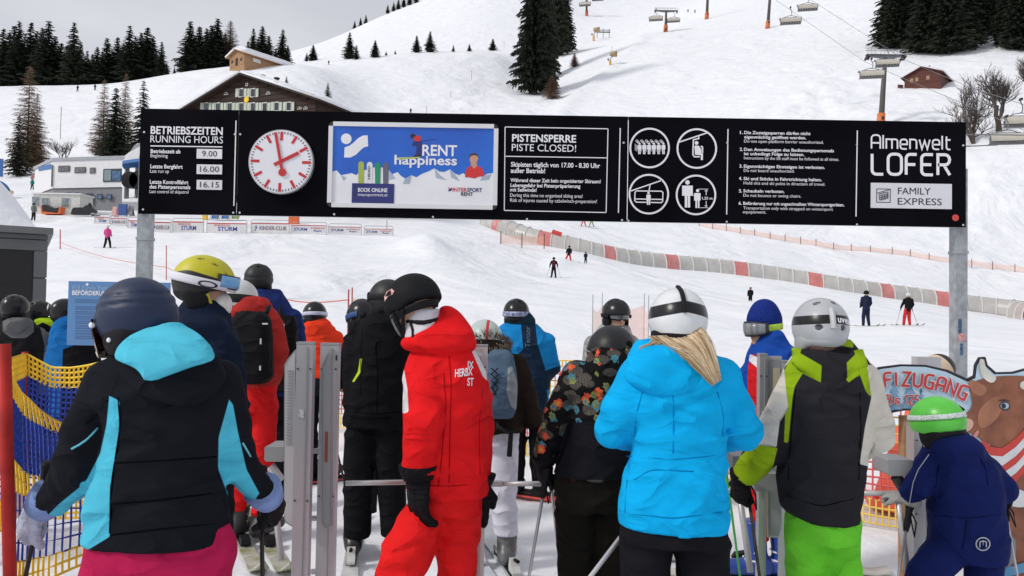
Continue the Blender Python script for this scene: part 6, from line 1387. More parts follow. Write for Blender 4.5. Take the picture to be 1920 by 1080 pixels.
    def helmet(s, material, cols_masks=(), vents=(), cell=.0075, tilt=.2, low=-.045, pads=True, pad_m=None, ridge=0.0, grooves=()):
        rad = s.RAD; uc = s.UC
        def fn(Q):
            L_ = s.hl(Q) - [0, 0, uc]; d = ellip(L_, np.zeros(3), rad)
            if ridge: d = d - ridge * np.exp(-(L_[:, 0] / .03) ** 2) * (L_[:, 2] > 0)
            h = low + tilt * L_[:, 1] - .02 * np.exp(-((L_[:, 1] + .01) / .045) ** 2); d = np.maximum(d, h - L_[:, 2])
            for (c_, r_) in vents: d = np.maximum(d, -ellip(L_, np.array(c_) * rad, np.array(r_)))
            for (u0, w_) in grooves: d = d + .006 * np.exp(-((L_[:, 2] - u0 - .12 * np.abs(L_[:, 0])) / (w_ * 1.5)) ** 2) * (L_[:, 2] > -.02)
            return d * s.H['s']
        c = s.H['c']; v, f = nets_mesh(fn, c - .2 * s.H['s'], c + .2 * s.H['s'], cell); L_ = s.hl(v) - [0, 0, uc]; at = {}
        i = 0
        for fnm in cols_masks: at['m%d' % i] = fnm(L_, L_ / rad); i += 1
        if vents:
            m = np.full(len(v), -1.0)
            for (c_, r_) in vents: m = np.maximum(m, .0015 - np.abs(ellip(L_, np.array(c_) * rad, np.array(r_))))
            at['m%d' % i] = m
        h = arr_mesh('helmet', v, f, material, s.root, True, at)
        if pads:
            def fp(Q):
                L_ = s.hl(Q); d = None
                for sg in (-1, 1): e = ellip(L_, np.array([sg * .090, .0, -.055]), np.array([.020, .058, .066])); d = e if d is None else np.minimum(d, e)
                e = ellip(L_, np.array([0, -.03, -.045]), np.array([.098, .098, .05])); d = smin(d, e, .03); return d * s.H['s']
            v, f = nets_mesh(fp, c - .17 * s.H['s'], c + .17 * s.H['s'], cell * 1.2); arr_mesh('helmet_lining', v, f, pad_m or M_BLK, s.root)
        return h
    def strap(s, name, material, u0, du, w, th0=-180, th1=180, off=.004, rad=None, uc=None, n=48, thick=.004, parent=None, taper=None):
        rad = s.RAD if rad is None else np.array(rad); uc = s.UC if uc is None else uc; vs = []; rows = 4
        for i in range(n + 1):
            th = R(th0 + (th1 - th0) * i / n); uu = u0 + du * math.cos(th); ww = w * (1 if taper is None else taper(th))
            for o in (off, off + thick):
                for j in range(rows):
                    z = uu + ww * (j / (rows - 1) - .5); rh = math.sqrt(max(.05, 1 - (z / rad[2]) ** 2)); l = np.array([(rad[0] * rh + o) * math.sin(th), (rad[1] * rh + o) * math.cos(th), z + uc]); vs.append(s.hw(l)[0])
        m = MB(); fs = []; kk = 2 * rows
        for i in range(n):
            a, b = i * kk, (i + 1) * kk
            for j in range(rows - 1): fs += [(a + rows + j, b + rows + j, b + rows + j + 1, a + rows + j + 1), (a + j + 1, b + j + 1, b + j, a + j)]
            fs += [(a, b, b + rows, a + rows), (a + rows - 1, a + 2 * rows - 1, b + 2 * rows - 1, b + rows - 1)]
        m.add(vs, fs); return m.build(name, material, parent or s.root, True)
    def goggles(s, frame_m, lens_m, uc=-.012, w=.085, span=62, off=.016):
        rd = (.092, .112, .16); g = s.strap('goggles', frame_m, 0, 0, w, -span, span, off - .014, rd, uc, 24, .014, taper=lambda t: 1 - .35 * (abs(t) / R(span)) ** 3)
        s.strap('lens', lens_m, .002, 0, w * .74, -span * .86, span * .86, off + .001, rd, uc, 24, .003, parent=g, taper=lambda t: 1 - .35 * (abs(t) / R(span)) ** 3); return g
    def sphere_part(s, name, material, c, r, frame='w', cell=.006, parent=None):
        r = np.array(r, float); fn = (lambda Q: ellip(s.hl(Q), np.array(c), r) * s.H['s']) if frame == 'h' else (lambda Q: ellip(Q, np.array(c), r)); cc = s.hw(c)[0] if frame == 'h' else np.array(c); R_ = r.max() + .02
        v, f = nets_mesh(fn, cc - R_, cc + R_, cell); return arr_mesh(name, v, f, material, parent or s.root)
    def hand(s, wrist, d, n, material, curl=25, side=1, cell=.0055, name='glove', sc=1.15, cuff=None, cuff_m=None, spread=4):
        w = np.array(wrist, float); d = unit(d); n = unit(np.array(n) - d * (np.array(n) @ d)); b = np.cross(d, n) * side; ch_ = []
        pl = w + d * .085 * sc
        for i, (ln, o) in enumerate(((.068, .031), (.078, .011), (.073, -.010), (.058, -.029))):
            a = pl + b * o * sc; dd = unit(d + b * math.sin(R(spread * (1.5 - i)))); pts = [(w + d * .035 * sc + b * o * .8 * sc, .0135 * sc), (a, .0125 * sc)]; an = 0
            for q_ in (.42, .33, .25): an += R(curl * (1.0 if q_ > .4 else 1.15)); dv = dd * math.cos(an) + n * math.sin(an); a = a + dv * ln * q_ * sc; pts.append((a, (.0125 - .002 * (1 - q_)) * sc))
            ch_.append(pts)
        t0 = w + d * .025 * sc + b * .03 * sc; td = unit(d * .62 + b * .62 + n * .35); t1 = t0 + td * .045 * sc; td2 = unit(d * .85 + b * .15 + n * (.3 + curl / 60)); ch_.append([(t0, .018 * sc), (t1, .0145 * sc), (t1 + td2 * .036 * sc, .0115 * sc)])
        def fn(Q):
            L_ = np.stack([(Q - w) @ d, (Q - w) @ b, (Q - w) @ n], -1); e = ellip(L_, np.array([.05, 0, 0]) * sc, np.array([.056, .047, .023]) * sc); e = smin(e, rcone(Q, w - d * .05, w + d * .03, .036 * sc, .034 * sc), .02)
            for c in ch_: e = smin(e, chain(Q, c, .006), .007)
            return e
        pts = np.array([p for c in ch_ for p, _ in c] + [w - d * .06]); v, f = nets_mesh(fn, pts.min(0) - .05, pts.max(0) + .05, cell); g = arr_mesh(name, v, f, material, s.root)
        if cuff: 
            m = MB(); m.tube([w - d * cuff, w - d * cuff * .5, w + d * .012], [.056 * sc, .053 * sc, .043 * sc], 16); m.build('glove_cuff', cuff_m or material, g, True)
        return g
    def boot(s, ankle, fd, material, buckle_m=None, sc=1.0, cell=.012):
        a = np.array(ankle, float); f = unit([fd[0], fd[1], 0]); zb = s.gz + .035; heel = np.array([a[0], a[1], zb + .055]) - f * .05; toe = heel + f * .25 * sc - [0, 0, .012]
        def fn(Q):
            d = rcone(Q, a + [0, 0, .12] + f * .02, np.array([a[0], a[1], zb + .1]), .068, .062); d = smin(d, rcone(Q, heel, toe, .056, .046), .04); d = np.maximum(d, zb - Q[:, 2]); return np.maximum(d, Q[:, 2] - a[2] - .13)
        pts = np.array([a + [0, 0, .2], heel, toe]); v, g = nets_mesh(fn, pts.min(0) - .09, pts.max(0) + .09, cell); o = arr_mesh('boot', v, g, material, s.root)
        sd = np.array([-f[1], f[0], 0])
        for h, fr in ((.10, .07), (.15, .06), (.21, .045)):
            q = np.array([a[0], a[1], zb + h]); m = MB(); m.tube([q + sd * .064 + f * .01, q + f * fr * 1.05 + sd * .03, q + f * fr * 1.1 - sd * .03, q - sd * .064 + f * .01], .007, 5); m.build('buckle', buckle_m or M_ALU, o)
        return o
    def _surf(s, garment, q, off):
        """push points along the sight line onto the side of a garment that faces the camera"""
        v = np.array([c.co[:] for c in garment.data.vertices]) + ORG[garment.name]; cp = np.array([0, 0, CAMZ]); vx, vz = v[:, 0] / v[:, 1], (v[:, 2] - CAMZ) / v[:, 1]; o = q.copy()
        for i in range(len(q)):
            ux, uz = q[i, 0] / q[i, 1], (q[i, 2] - CAMZ) / q[i, 1]; dd = (vx - ux) ** 2 + (vz - uz) ** 2; kk = np.argpartition(dd, 16)[:16]; yy = v[kk, 1]; kk = kk[yy < yy.min() + .05]; w_ = 1 / (dd[kk] + 1e-6); y = (v[kk, 1] * w_).sum() / w_.sum() - off; o[i] = cp + (q[i] - cp) * (y / q[i, 1])
        return o
    def wrap(s, name, body, p0, p1, cap, material, garment, bold=True, ay=(0, 0, 1), off=.003):
        return letter(name, body, p0, p1, cap, material, s.root, bold, 0.0, ay=ay, warp=lambda q: s._surf(garment, q, off))
    def seam(s, garment, lines, col=None, r=.0024, name='seam'):
        for ln in lines:
            ln = np.array(ln, float); sg = np.concatenate([[0], np.cumsum(np.linalg.norm(np.diff(ln, axis=0), axis=1))]); n = max(3, int(sg[-1] * s.k / .02)); t = np.linspace(0, sg[-1], n)
            pts = np.array([s.p(a, b) for a, b in zip(np.interp(t, sg, ln[:, 0]), np.interp(t, sg, ln[:, 1]))]); pts = s._surf(garment, pts, -.0003)
            if n > 4: pts[1:-1] = (pts[:-2] + 2 * pts[1:-1] + pts[2:]) / 4
            m = MB(); m.tube(pts, r, 5); m.build(name, col or M_BLK, s.root, True)
# ------------------------------------------------------------------ skis, poles, packs
def ski_pole(label, top, tip, col, grip_m=None, basket=True, group='ski poles', r=.0085, tipcol=None, strap_m=None):
    top = np.array(top, float); tip = np.array(tip, float); t = thing('ski_pole', label, 'ski pole', tip, group); d = unit(tip - top)
    m = MB(); m.tube([top + d * .1, tip], [r, r * .7], 8); m.build('shaft', col, t, True)
    m = MB(); m.tube([top - d * .012, top, top + d * .02, top + d * .05, top + d * .1, top + d * .13], [.018, .021, .017, .0155, .0165, .012], 10); m.build('grip', grip_m or M_BLK, t, True)
    L_ = np.linalg.norm(tip - top); q = tip - d * .07
    if basket: m = MB(); m.tube([q, q + d * .012], [.03, .042], 12); m.build('basket', M_BLK, t)
    if tipcol: m = MB(); m.tube([top + d * (L_ * .62), top + d * (L_ * .78)], r * 1.12, 8); m.build('sleeve', tipcol, t, True)
    m = MB(); m.tube([top + d * .01, top + d * .06 + [.03, -.02, -.02], top + d * .12 + [.025, -.03, -.03], top + d * .05 + [0, -.02, 0]], .004, 5); m.build('strap', strap_m or M_BLK, t)
    return t
def ski(label, c, ang, col, L_=1.6, w=.085, group='skis', tipm=None, binding=True, bm=None):
    """c: boot centre on the snow, ang: heading from +Y towards +X in degrees"""
    f = np.array([math.sin(R(ang)), math.cos(R(ang)), 0]); sd = np.array([f[1], -f[0], 0]); t = thing('ski', label, 'ski', c, group); n = 18; vs = []
    for i in range(n + 1):
        a = i / n; x = (a - .45) * L_; ww = w * (.5 + .16 * abs(2 * a - 1)); 
        if a > .9: ww *= math.sqrt(max(.04, 1 - ((a - .9) / .1) ** 2))
        z = .012 + (.0 if a < .86 else ((a - .86) / .14) ** 2 * .10) + (.02 * ((.06 - a) / .06) ** 2 if a < .06 else 0); p = np.array(c, float) + f * x + [0, 0, z]
        vs += [p - sd * ww, p + sd * ww, p + sd * ww + [0, 0, .014], p - sd * ww + [0, 0, .014]]
    m = MB(); m.m = 0; fs = []
    for i in range(n):
        for k in range(4): fs.append((i * 4 + k, i * 4 + (k + 1) % 4, i * 4 + 4 + (k + 1) % 4, i * 4 + 4 + k))
    fs += [(3, 2, 1, 0), (n * 4, n * 4 + 1, n * 4 + 2, n * 4 + 3)]; m.add(vs, fs); m.mi = [1 if (j // 4 > n * .72 and tipm) else 0 for j in range(len(fs))]; m.build('ski_body', [col, tipm or col], t)
    if binding:
        up = np.array([0, 0, 1.0]); c = np.array(c, float)
        m = MB(); m.box(c + up * .036, (.062, .46, .016), M3=np.stack([sd, f, up], 1)); m.build('binding_plate', M_BLK, t)
        m = MB(); m.prism([(-.27, .044), (-.16, .044), (-.155, .07), (-.175, .125), (-.20, .13), (-.225, .085), (-.27, .06)], c - sd * .026, f, up, sd, .052); m.build('heel_binding', bm or M_BLK, t)
        m = MB(); m.tube([c + f * -.21 + up * .12, c + f * -.29 + up * .135], .011, 6); m.build('heel_lever', M_BLK, t)
        m = MB(); m.prism([(.15, .044), (.26, .044), (.24, .075), (.17, .09), (.15, .085)], c - sd * .03, f, up, sd, .06); m.build('toe_binding', bm or M_BLK, t)
    return t
def backpack(label, s, secs, material, b, blobs=(), masks=(), straps=(), seed=3, strap_m=None, details=()):
    keep = s.root; foot = ORG[keep.name]; pr = s.secs(secs, b); r_ = thing('backpack', label, 'backpack', (pr[0][1], pr[0][2], min(q[0] for q in pr)), 'backpacks'); s.root = r_
    s.garment('pack_body', material, secs, b, blobs=blobs, masks=masks, amp=.0035, ex=3.2, cell=.012)
    for st in straps:
        m = MB(); pts = [s.p(*q) for q in st]; m.tube(pts, .018, 6); m.build('strap', strap_m or M_BLK, r_, True)
    for (a, b_, w, h, dy, mm, nm) in details:
        m = MB(); q = s.p(a, b_, dy); m.box(q, (w * s.k, .012, h * s.k)); m.build(nm, mm, r_)
    s.root = keep; return r_

# ------------------------------------------------------------------ the people waiting at the gate
M_BLK.node_tree.nodes['Principled BSDF'].inputs['Specular IOR Level'].default_value = .12
def auto(s, sl, hip, ankles=None, face=False, cell=.02):
    q = lambda e: (e[0], e[1], e[3] if len(e) > 3 else 0)
    s.body([q(c[0]) for c in sl], [(q(c[len(c) // 2]), q(c[-1])) for c in sl], hip, ankles, cell, face)
def K_(name, *cols, **kw): return cloth(name, list(cols), **kw)
VENT_TOP = [((-.35, -.55, .72), (.030, .012, .012)), ((.35, -.55, .72), (.030, .012, .012)), ((-.25, .1, .95), (.018, .03, .012)), ((.25, .1, .95), (.018, .03, .012))]
DK = (.010, .010, .012)
CYAN = (.075, .46, .62)

# woman with navy helmet, nearest the camera at the left
s = Person('person in black and light blue jacket, navy visor helmet and crimson trousers', 2.4, 295, .0115, 1)
s.head(258, 602, -64, -10, 0, .94)
sl = [[(205, 715, 40), (172, 800, 42), (150, 872, 42), (96, 946, 30, .08)], [(412, 715, 36), (434, 800, 30, .02), (446, 868, 33, .1), (496, 930, 24, .16)]]
J = s.garment('jacket', K_('jacket_black_cyan', (.009, .010, .014), CYAN), [(652, 250, 350, .08), (668, 222, 385, .10), (690, 192, 408, .12), (720, 182, 422, .135), (770, 196, 424, .14), (830, 203, 418, .135), (880, 200, 414, .13), (930, 180, 420, .14), (980, 168, 427, .15), (1012, 164, 432, .155)], .13, sl,
    masks=[[([(205, 742), (224, 752), (224, 800), (208, 905), (195, 930), (150, 985), (88, 968), (112, 944), (160, 905), (188, 850), (200, 795)], 'a'), ([(150, 905), (207, 890), (205, 940), (206, 1006), (150, 1040)], 'a'), ([(430, 748), (437, 760), (446, 810), (462, 880), (490, 932), (495, 965), (455, 965), (428, 930), (409, 878), (410, 820)], 'a')]], amp=.0065)
s.garment('hood', K_('hood_black', (.009, .010, .014)), [(668, 228, 398, .07, -.085), (700, 232, 408, .065, -.10), (728, 255, 396, .055, -.115), (750, 292, 376, .04, -.13), (759, 330, 366, .025, -.135)], amp=.004)
S_DK = mat('seam_dark', (.003, .003, .004), .8, spec=.03); s.seam(J, [[(215, 868), (300, 864), (405, 856)], [(207, 945), (300, 938), (420, 922)], [(207, 1003), (300, 992), (425, 980)], [(222, 745), (226, 800), (210, 900), (206, 1000)], [(160, 795), (185, 775), (202, 750)]], S_DK, .003); s.seam(J, [[(134, 842), (158, 830), (184, 802)], [(455, 830), (470, 856)]], mat('seam_cyan', (.12, .5, .62), .6), .0035, 'reflective_stripe')
s.garment('hood_lining', K_('lining_cyan', (.085, .50, .66)), [(608, 285, 335, .05, -.06), (630, 244, 365, .06, -.09), (655, 222, 384, .06, -.125), (672, 216, 391, .055, -.145), (690, 246, 350, .045, -.165), (714, 274, 290, .025, -.18)], amp=.008, fz=7, cell=.009)
s.garment('trousers', K_('trousers_crimson', (.43, .014, .075)), [(985, 178, 420, .12), (1010, 170, 430, .135), (1080, 158, 432, .145), (1130, 165, 428, .14)], .13, [[(232, 1130, 70), (232, 1300, 56), (232, 1470, 50)], [(362, 1130, 70), (362, 1300, 56), (362, 1470, 50)]], amp=.004, fz=6)
s.helmet(K_('helmet_navy', (.012, .022, .060), rough=.5, bump=.05, bscale=200), (), grooves=[(.052, .0035), (.020, .0035)], low=-.085)
g = s.strap('visor', mat('visor_brown', (.085, .028, .015), .12, var=.3, vscale=14), -.040, 0, .120, -62, 62, .004, (.118, .152, .24), .0, 26, .006)
s.strap('visor_rim', mat('visor_cream', (.62, .55, .42), .4), -.098, 0, .018, -62, 62, .006, (.118, .152, .24), .0, 26, .006, parent=g)
for th in (-58, 58):
    l = np.array([.126 * math.sin(R(th)), .158 * math.cos(R(th)), .0]); s.sphere_part('visor_screw', M_PRINT, l, (.011, .011, .011), 'h', .004)
s.sphere_part('helmet_screw', M_PRINT, (-.112, .0, -.062), (.007, .009, .009), 'h', .004)
auto(s, sl, (298, 1000))
LAV = cloth('glove_lavender', [(.20, .28, .52)], .7, .3, 30)
w = s.p(78, 950, .09); s.hand(w, (-.35, .1, -.35), (.7, .55, -.2), cloth('glove_pale', [(.42, .44, .55)], .7, .3, 30), 55, 1, cuff=.06, cuff_m=LAV, sc=1.2)
w = s.p(503, 934, .18); s.hand(w, (.1, .5, -.5), (-.9, .2, .0), M_GLOVE, 55, -1, cuff=.06, cuff_m=LAV, sc=1.15)
M_PB = mat('pole_black', (.012, .012, .014), .35); M_PS_ = mat('pole_silver', (.55, .55, .57), .3, metal=.6); M_PY = mat('pole_yellow', (.65, .6, .08), .5)
a = P(90, 873, 2.5); b = P(46, 1090, 2.58); d = b - a; ski_pole('black ski pole in the left hand of the crimson trouser skier', a, a + d * (a[2] - .03) / -(d[2]), M_PB)
a = P(490, 880, 2.62); b = P(492, 1080, 2.62); d = b - a; ski_pole('black ski pole with yellow sleeve beside the left turnstile', a, a + d * (a[2] - .03) / -(d[2]), M_PB, tipcol=M_PY)

# man with yellow helmet and breathing mask
s = Person('person in navy jacket with yellow black helmet, white strap and white mask', 3.6, 370, .014, 2)
s.head(381, 536, 80, -10)
sl = [[(352, 640, 30), (345, 740, 30), (350, 840, 24)], [(418, 655, 34, -.1), (428, 760, 32, -.1), (420, 860, 25)]]
s.garment('jacket', K_('jacket_navy', (.010, .016, .036)), [(562, 350, 412, .08), (580, 338, 424, .10), (605, 330, 428, .13), (640, 322, 440, .18), (700, 318, 446, .19), (800, 320, 445, .18), (900, 318, 440, .17)], .16, sl, blobs=[(372, 618, -.10, 52, 30, .10)], amp=.007)
s.garment('trousers', K_('trousers_dark', (.012, .013, .018)), [(880, 325, 435, .15), (950, 325, 432, .14)], .13, [[(350, 960, 32), (350, 1060, 28), (350, 1170, 26)], [(405, 960, 32), (405, 1060, 28), (405, 1170, 26)]], amp=.004)
yb = lambda L_, N: (L_[:, 2] - .030 + .09 * L_[:, 1] * -1) 
s.helmet(cloth('helmet_yellow_black', [(.014, .014, .016), (.50, .46, .02), DK], .45, .05, 200), [lambda L_, N: L_[:, 2] - .040 + .12 * L_[:, 1] + .03 * np.exp(-((L_[:, 1] + .13) / .05) ** 2)], vents=[((.62, .35, .70), (.006, .018, .008)), ((.55, -.15, .83), (.006, .018, .008)), ((.55, .75, .45), (.006, .018, .008)), ((0, .2, 1.0), (.010, .03, .008))])
s.strap('goggle_strap', mat('strap_white', (.66, .66, .72), .6, var=.05), .002, -.006, .040, -180, 180, .004)
s.wrap_l = None
q = s.hw([(.128, .035, .012)])[0]; r_, f_, u_ = s.H['R']
m = MB(); ring = [(.042 * math.cos(R(t)), .014 * math.sin(R(t))) for t in range(0, 360, 15)]
vs = []
for t in range(0, 360, 12):
    for (ra, rb) in ((.043, .0165), (.031, .0105)):
        x = .045 + ra * math.cos(R(t)); z = .018 + rb * math.sin(R(t)) - .005; rh = math.sqrt(1 - ((z - .018) / .132) ** 2); yy = math.sqrt(max(0, 1 - (x / (.146 * rh)) ** 2)); vs.append(s.hw([(.120 * rh * yy + .0098, x, z)])[0])
n_ = 30; m.add(vs, [(2 * i, 2 * ((i + 1) % n_), 2 * ((i + 1) % n_) + 1, 2 * i + 1) for i in range(n_)]); m.build('oval_logo', M_DARK, s.root)
g = s.strap('goggles', mat('goggle_brown', (.05, .025, .02), .4), .0, 0, .066, -60, 60, .004, (.100, .140, .3), .040, 24, .016); s.strap('lens', mat('lens_blue', (.18, .42, .72), .08), .0, 0, .054, -54, 54, .020, (.100, .140, .3), .040, 24, .004, parent=g)
s.sphere_part('breathing_mask', mat('mask_white', (.70, .69, .66), .8, var=.12, vscale=30), (.0, .098, -.080), (.056, .052, .068), 'h', .006)
for a_, b_ in (((.098, .045, -.03), (.05, .085, -.112)), ((.098, -.035, -.03), (.05, .06, -.118))):
    m = MB(); m.tube([s.hw([a_])[0], s.hw([b_])[0]], .008, 6); m.build('chin_strap', mat('strap_yellow', (.52, .48, .03), .6), s.root)
auto(s, sl, (378, 880), None, True, .011)

# red jacket with black backpack
s = Person('person in red jacket and red trousers wearing a black backpack and white helmet', 5.2, 472, .016, 3)
s.head(448, 564, 15, -5)
sl = [[(438, 612, 22), (428, 665, 20), (425, 712, 17, .1)], [(505, 612, 24), (516, 662, 22), (508, 712, 17, .1)]]
RED3 = (.45, .035, .03)
s.garment('jacket', K_('jacket_red_dark', RED3), [(560, 440, 500, .10), (580, 428, 512, .12), (610, 422, 524, .15), (660, 424, 522, .155), (725, 430, 518, .15)], .14, sl, blobs=[(468, 585, -.02, 44, 28, .13)], amp=.008)
s.garment('trousers', K_('trousers_red', (.68, .016, .018)), [(715, 434, 518, .14), (770, 436, 518, .14)], .13, [[(455, 780, 22), (450, 870, 20), (446, 955, 18)], [(496, 780, 22), (492, 870, 20), (491, 965, 18)]], amp=.006)
s.helmet(cloth('helmet_white', [(.62, .64, .62), DK], .4, .03), [lambda L_, N: .03 - np.abs(L_[:, 2] + .01) - .0])
for x in (446, 491): s.boot(s.p(x, 985), (.3, 1), mat('boot_grey', (.04, .04, .042), .5), mat('buckle_green', (.2, .45, .05), .4))
auto(s, sl, (475, 740), [(446, 960), (491, 965)])
backpack('black backpack on the red jacket behind the left turnstile', s, [(583, 455, 490, .06, -.20), (598, 438, 502, .09, -.22), (640, 432, 506, .11, -.23), (700, 434, 508, .11, -.23), (718, 440, 500, .09, -.21)], K_('pack_black', (.011, .011, .012)), .1, straps=[[(446, 590, -.15), (440, 575, -.02), (445, 570, .1)], [(498, 588, -.15), (505, 575, -.02), (500, 570, .1)]], details=[(497, 607, 9, 2.5, -.33, M_ALU, 'zip_pull'), (489, 640, 2, 10, -.345, M_ALU, 'zip_pull'), (488, 690, 2.5, 8, -.345, M_ALU, 'clip')])
for x, lb in ((446, 'green white ski of the red trousers, left foot'), (491, 'green white ski of the red trousers, right foot')):
    c = s.p(x, 985); ski(lb, (c[0] + .02, s.Y, s.gz), 152, mat('ski_olive', (.25, .27, .12), .4, var=.5, vscale=9, col2=(.6, .6, .58)), 1.6, tipm=None)

# tall person with dark helmet and blue jacket
s = Person('tall person in royal blue jacket with matt black helmet and dark pack', 6.0, 505, .018, 4)
s.head(485, 526, 4, 0, 0, .92)
sl = [[(478, 600, 22), (470, 660, 20), (470, 720, 16)], [(545, 600, 22), (556, 660, 20), (552, 720, 16)]]
s.garment('jacket', K_('jacket_royal', (.016, .030, .13)), [(543, 462, 522, .10), (560, 460, 535, .13), (590, 462, 552, .16), (650, 464, 562, .17), (740, 468, 556, .17)], .15, sl, blobs=[(494, 566, -.03, 36, 22, .13)], amp=.007)
s.garment('trousers', K_('trousers_dark', DK), [(725, 472, 552, .15), (780, 474, 550, .14)], .13, [[(492, 785, 19), (492, 860, 17), (492, 935, 15)], [(530, 785, 19), (530, 860, 17), (530, 935, 15)]], amp=.005)
s.helmet(cloth('helmet_matt_black', [(.018, .019, .02), DK], .5, .03), vents=VENT_TOP, grooves=[(.0, .006)]); s.sphere_part('helmet_button', M_PRINT, (0, -.118, .06), (.008, .008, .008), 'h', .005)
auto(s, sl, (512, 740)); backpack('dark backpack on the tall royal blue jacket', s, [(592, 520, 552, .06, -.2), (615, 515, 556, .08, -.22), (680, 515, 556, .09, -.22), (735, 520, 552, .08, -.2)], K_('pack_black', DK), .09, straps=[[(528, 600, -.17), (524, 575, -.1), (520, 560, .02)]], details=[(531, 612, 4, 9, -.31, M_PRINT, 'label')])

# three people behind the blue net at the left
GREY = (.13, .13, .135)
s = Person('person in black vest with grey hood and sleeves at the left edge', 7.0, 35, .02, 5)
s.head(28, 580, 0, 0, 0, .94); sl = [[(-12, 640, 17), (-22, 685, 15), (-15, 725, 12)], [(78, 640, 18), (98, 680, 15), (88, 718, 12, -.05)]]
s.garment('jacket', K_('jacket_black_grey', (.014, .014, .015), GREY), [(605, 10, 60, .1), (620, -6, 78, .13), (650, -14, 82, .16), (700, -14, 84, .17), (790, -12, 82, .17)], .15, sl, blobs=[(34, 612, -.06, 27, 18, .13)], masks=[[([(5, 595), (62, 595), (64, 622), (48, 634), (22, 634), (5, 622)], 'a'), ([(75, 612), (130, 640), (130, 740), (70, 740), (80, 690), (84, 650)], 'a'), ([(-60, 612), (-8, 625), (-12, 740), (-60, 740)], 'a')]], amp=.007)
s.garment('trousers', K_('trousers_dark', DK), [(780, -8, 78, .15), (820, -6, 76, .14)], .13, [[(12, 825, 17), (12, 900, 14)], [(57, 825, 17), (57, 900, 14)]], amp=.004)
s.helmet(cloth('helmet_black_shine', [(.012, .012, .014), DK], .25, .02), vents=VENT_TOP); s.sphere_part('helmet_button', M_PRINT, (.05, -.118, .02), (.008, .008, .008), 'h', .005); auto(s, sl, (35, 770))
s = Person('person in black and neon yellow jacket, second from the left edge', 7.5, 78, .022, 6)
s.head(73, 589, 30, 0, 0, .94); sl = [[(62, 640, 15), (52, 690, 13), (55, 730, 11)], [(106, 640, 15), (112, 690, 13), (108, 730, 11)]]
s.garment('jacket', K_('jacket_black_neon', (.012, .012, .013), (.40, .62, .02)), [(604, 62, 96, .09), (620, 52, 108, .12), (660, 50, 112, .15), (780, 52, 112, .15)], .15, sl, blobs=[(84, 608, -.02, 22, 14, .12)], masks=[[([(64, 596), (112, 596), (114, 618), (95, 612), (80, 604), (66, 612)], 'a')]], amp=.006)
s.garment('trousers', K_('trousers_dark', DK), [(770, 56, 108, .14), (810, 58, 106, .14)], .13, [[(70, 815, 15), (70, 880, 13)], [(95, 815, 15), (95, 880, 13)]], amp=.004); s.helmet(cloth('helmet_black_shine', [], .25), vents=VENT_TOP); auto(s, sl, (82, 770))
s = Person('person in blue jacket with black helmet marked MW beside the notice board', 6.9, 135, .02, 7)
s.head(122, 588, 25, -5, 0, .94); sl = [[(110, 635, 16), (102, 680, 15), (108, 725, 12)], [(165, 635, 16), (172, 680, 14), (168, 725, 12)]]
s.garment('jacket', K_('jacket_mid_blue', (.012, .13, .38), DK), [(600, 108, 150, .09), (616, 100, 165, .12), (650, 97, 176, .15), (780, 100, 174, .15)], .15, sl, blobs=[(132, 604, -.02, 24, 15, .12)], masks=[[([(118, 655), (160, 640), (190, 640), (190, 800), (112, 800)], 'a')]], amp=.007)
s.garment('trousers', K_('trousers_dark', DK), [(770, 104, 170, .14), (815, 106, 168, .14)], .13, [[(120, 820, 16), (120, 890, 14)], [(153, 820, 16), (153, 890, 14)]], amp=.004); s.helmet(cloth('helmet_black_shine', [], .25), vents=()); auto(s, sl, (137, 770))
c = s.H['c']; letter('helmet_letters', 'MW', s.hw([(-.085, -.112, .02)])[0] + [0, -.012, 0], s.hw([(-.015, -.15, .05)])[0] + [0, -.0, 0], .04, M_PRINT, s.root, True, .012)

# orange jacket
s = Person('person in bright orange jacket and black trousers behind the left turnstile', 6.9, 600, .019, 8)
s.head(590, 593, -18, -6, 0, .92); sl = [[(570, 632, 12), (562, 670, 11), (568, 706, 9, -.06)], [(632, 632, 12), (640, 670, 11), (634, 706, 9, -.06)]]
s.garment('jacket', K_('jacket_orange', (.85, .055, .02)), [(598, 573, 612, .08), (612, 566, 624, .11), (640, 562, 638, .13), (710, 564, 636, .13)], .12, sl, blobs=[(596, 610, -.05, 24, 14, .09)], amp=.006)
s.garment('trousers', K_('trousers_dark', DK), [(700, 568, 632, .13), (740, 570, 630, .12)], .12, [[(584, 745, 14), (582, 830, 13), (584, 892, 12)], [(617, 745, 14), (618, 830, 13), (618, 892, 12)]], amp=.005)
s.helmet(cloth('helmet_black_shine', [], .25), vents=()); s.strap('goggle_strap', mat('strap_lilac', (.55, .56, .72), .6, var=.3, vscale=60), .0, .0, .036, -180, 180, .004); auto(s, sl, (600, 720), [(584, 895), (618, 895)])
for x in (584, 618): s.boot(s.p(x, 900), (.2, 1), M_BLK)
for x, lb in ((584, 'red ski under the orange jacket, left foot'), (618, 'red ski under the orange jacket, right foot')):
    c = s.p(x, 900); ski(lb, (c[0], s.Y, s.gz), 60, mat('ski_red', (.55, .06, .05), .35, var=.3, vscale=8), 1.5)
a = P(618, 790, 5.6); ski_pole('thin black pole between the left turnstile and the black trousers', a, np.array([P(668, 1000, 5.4)[0], 5.4, .03]), M_PB)

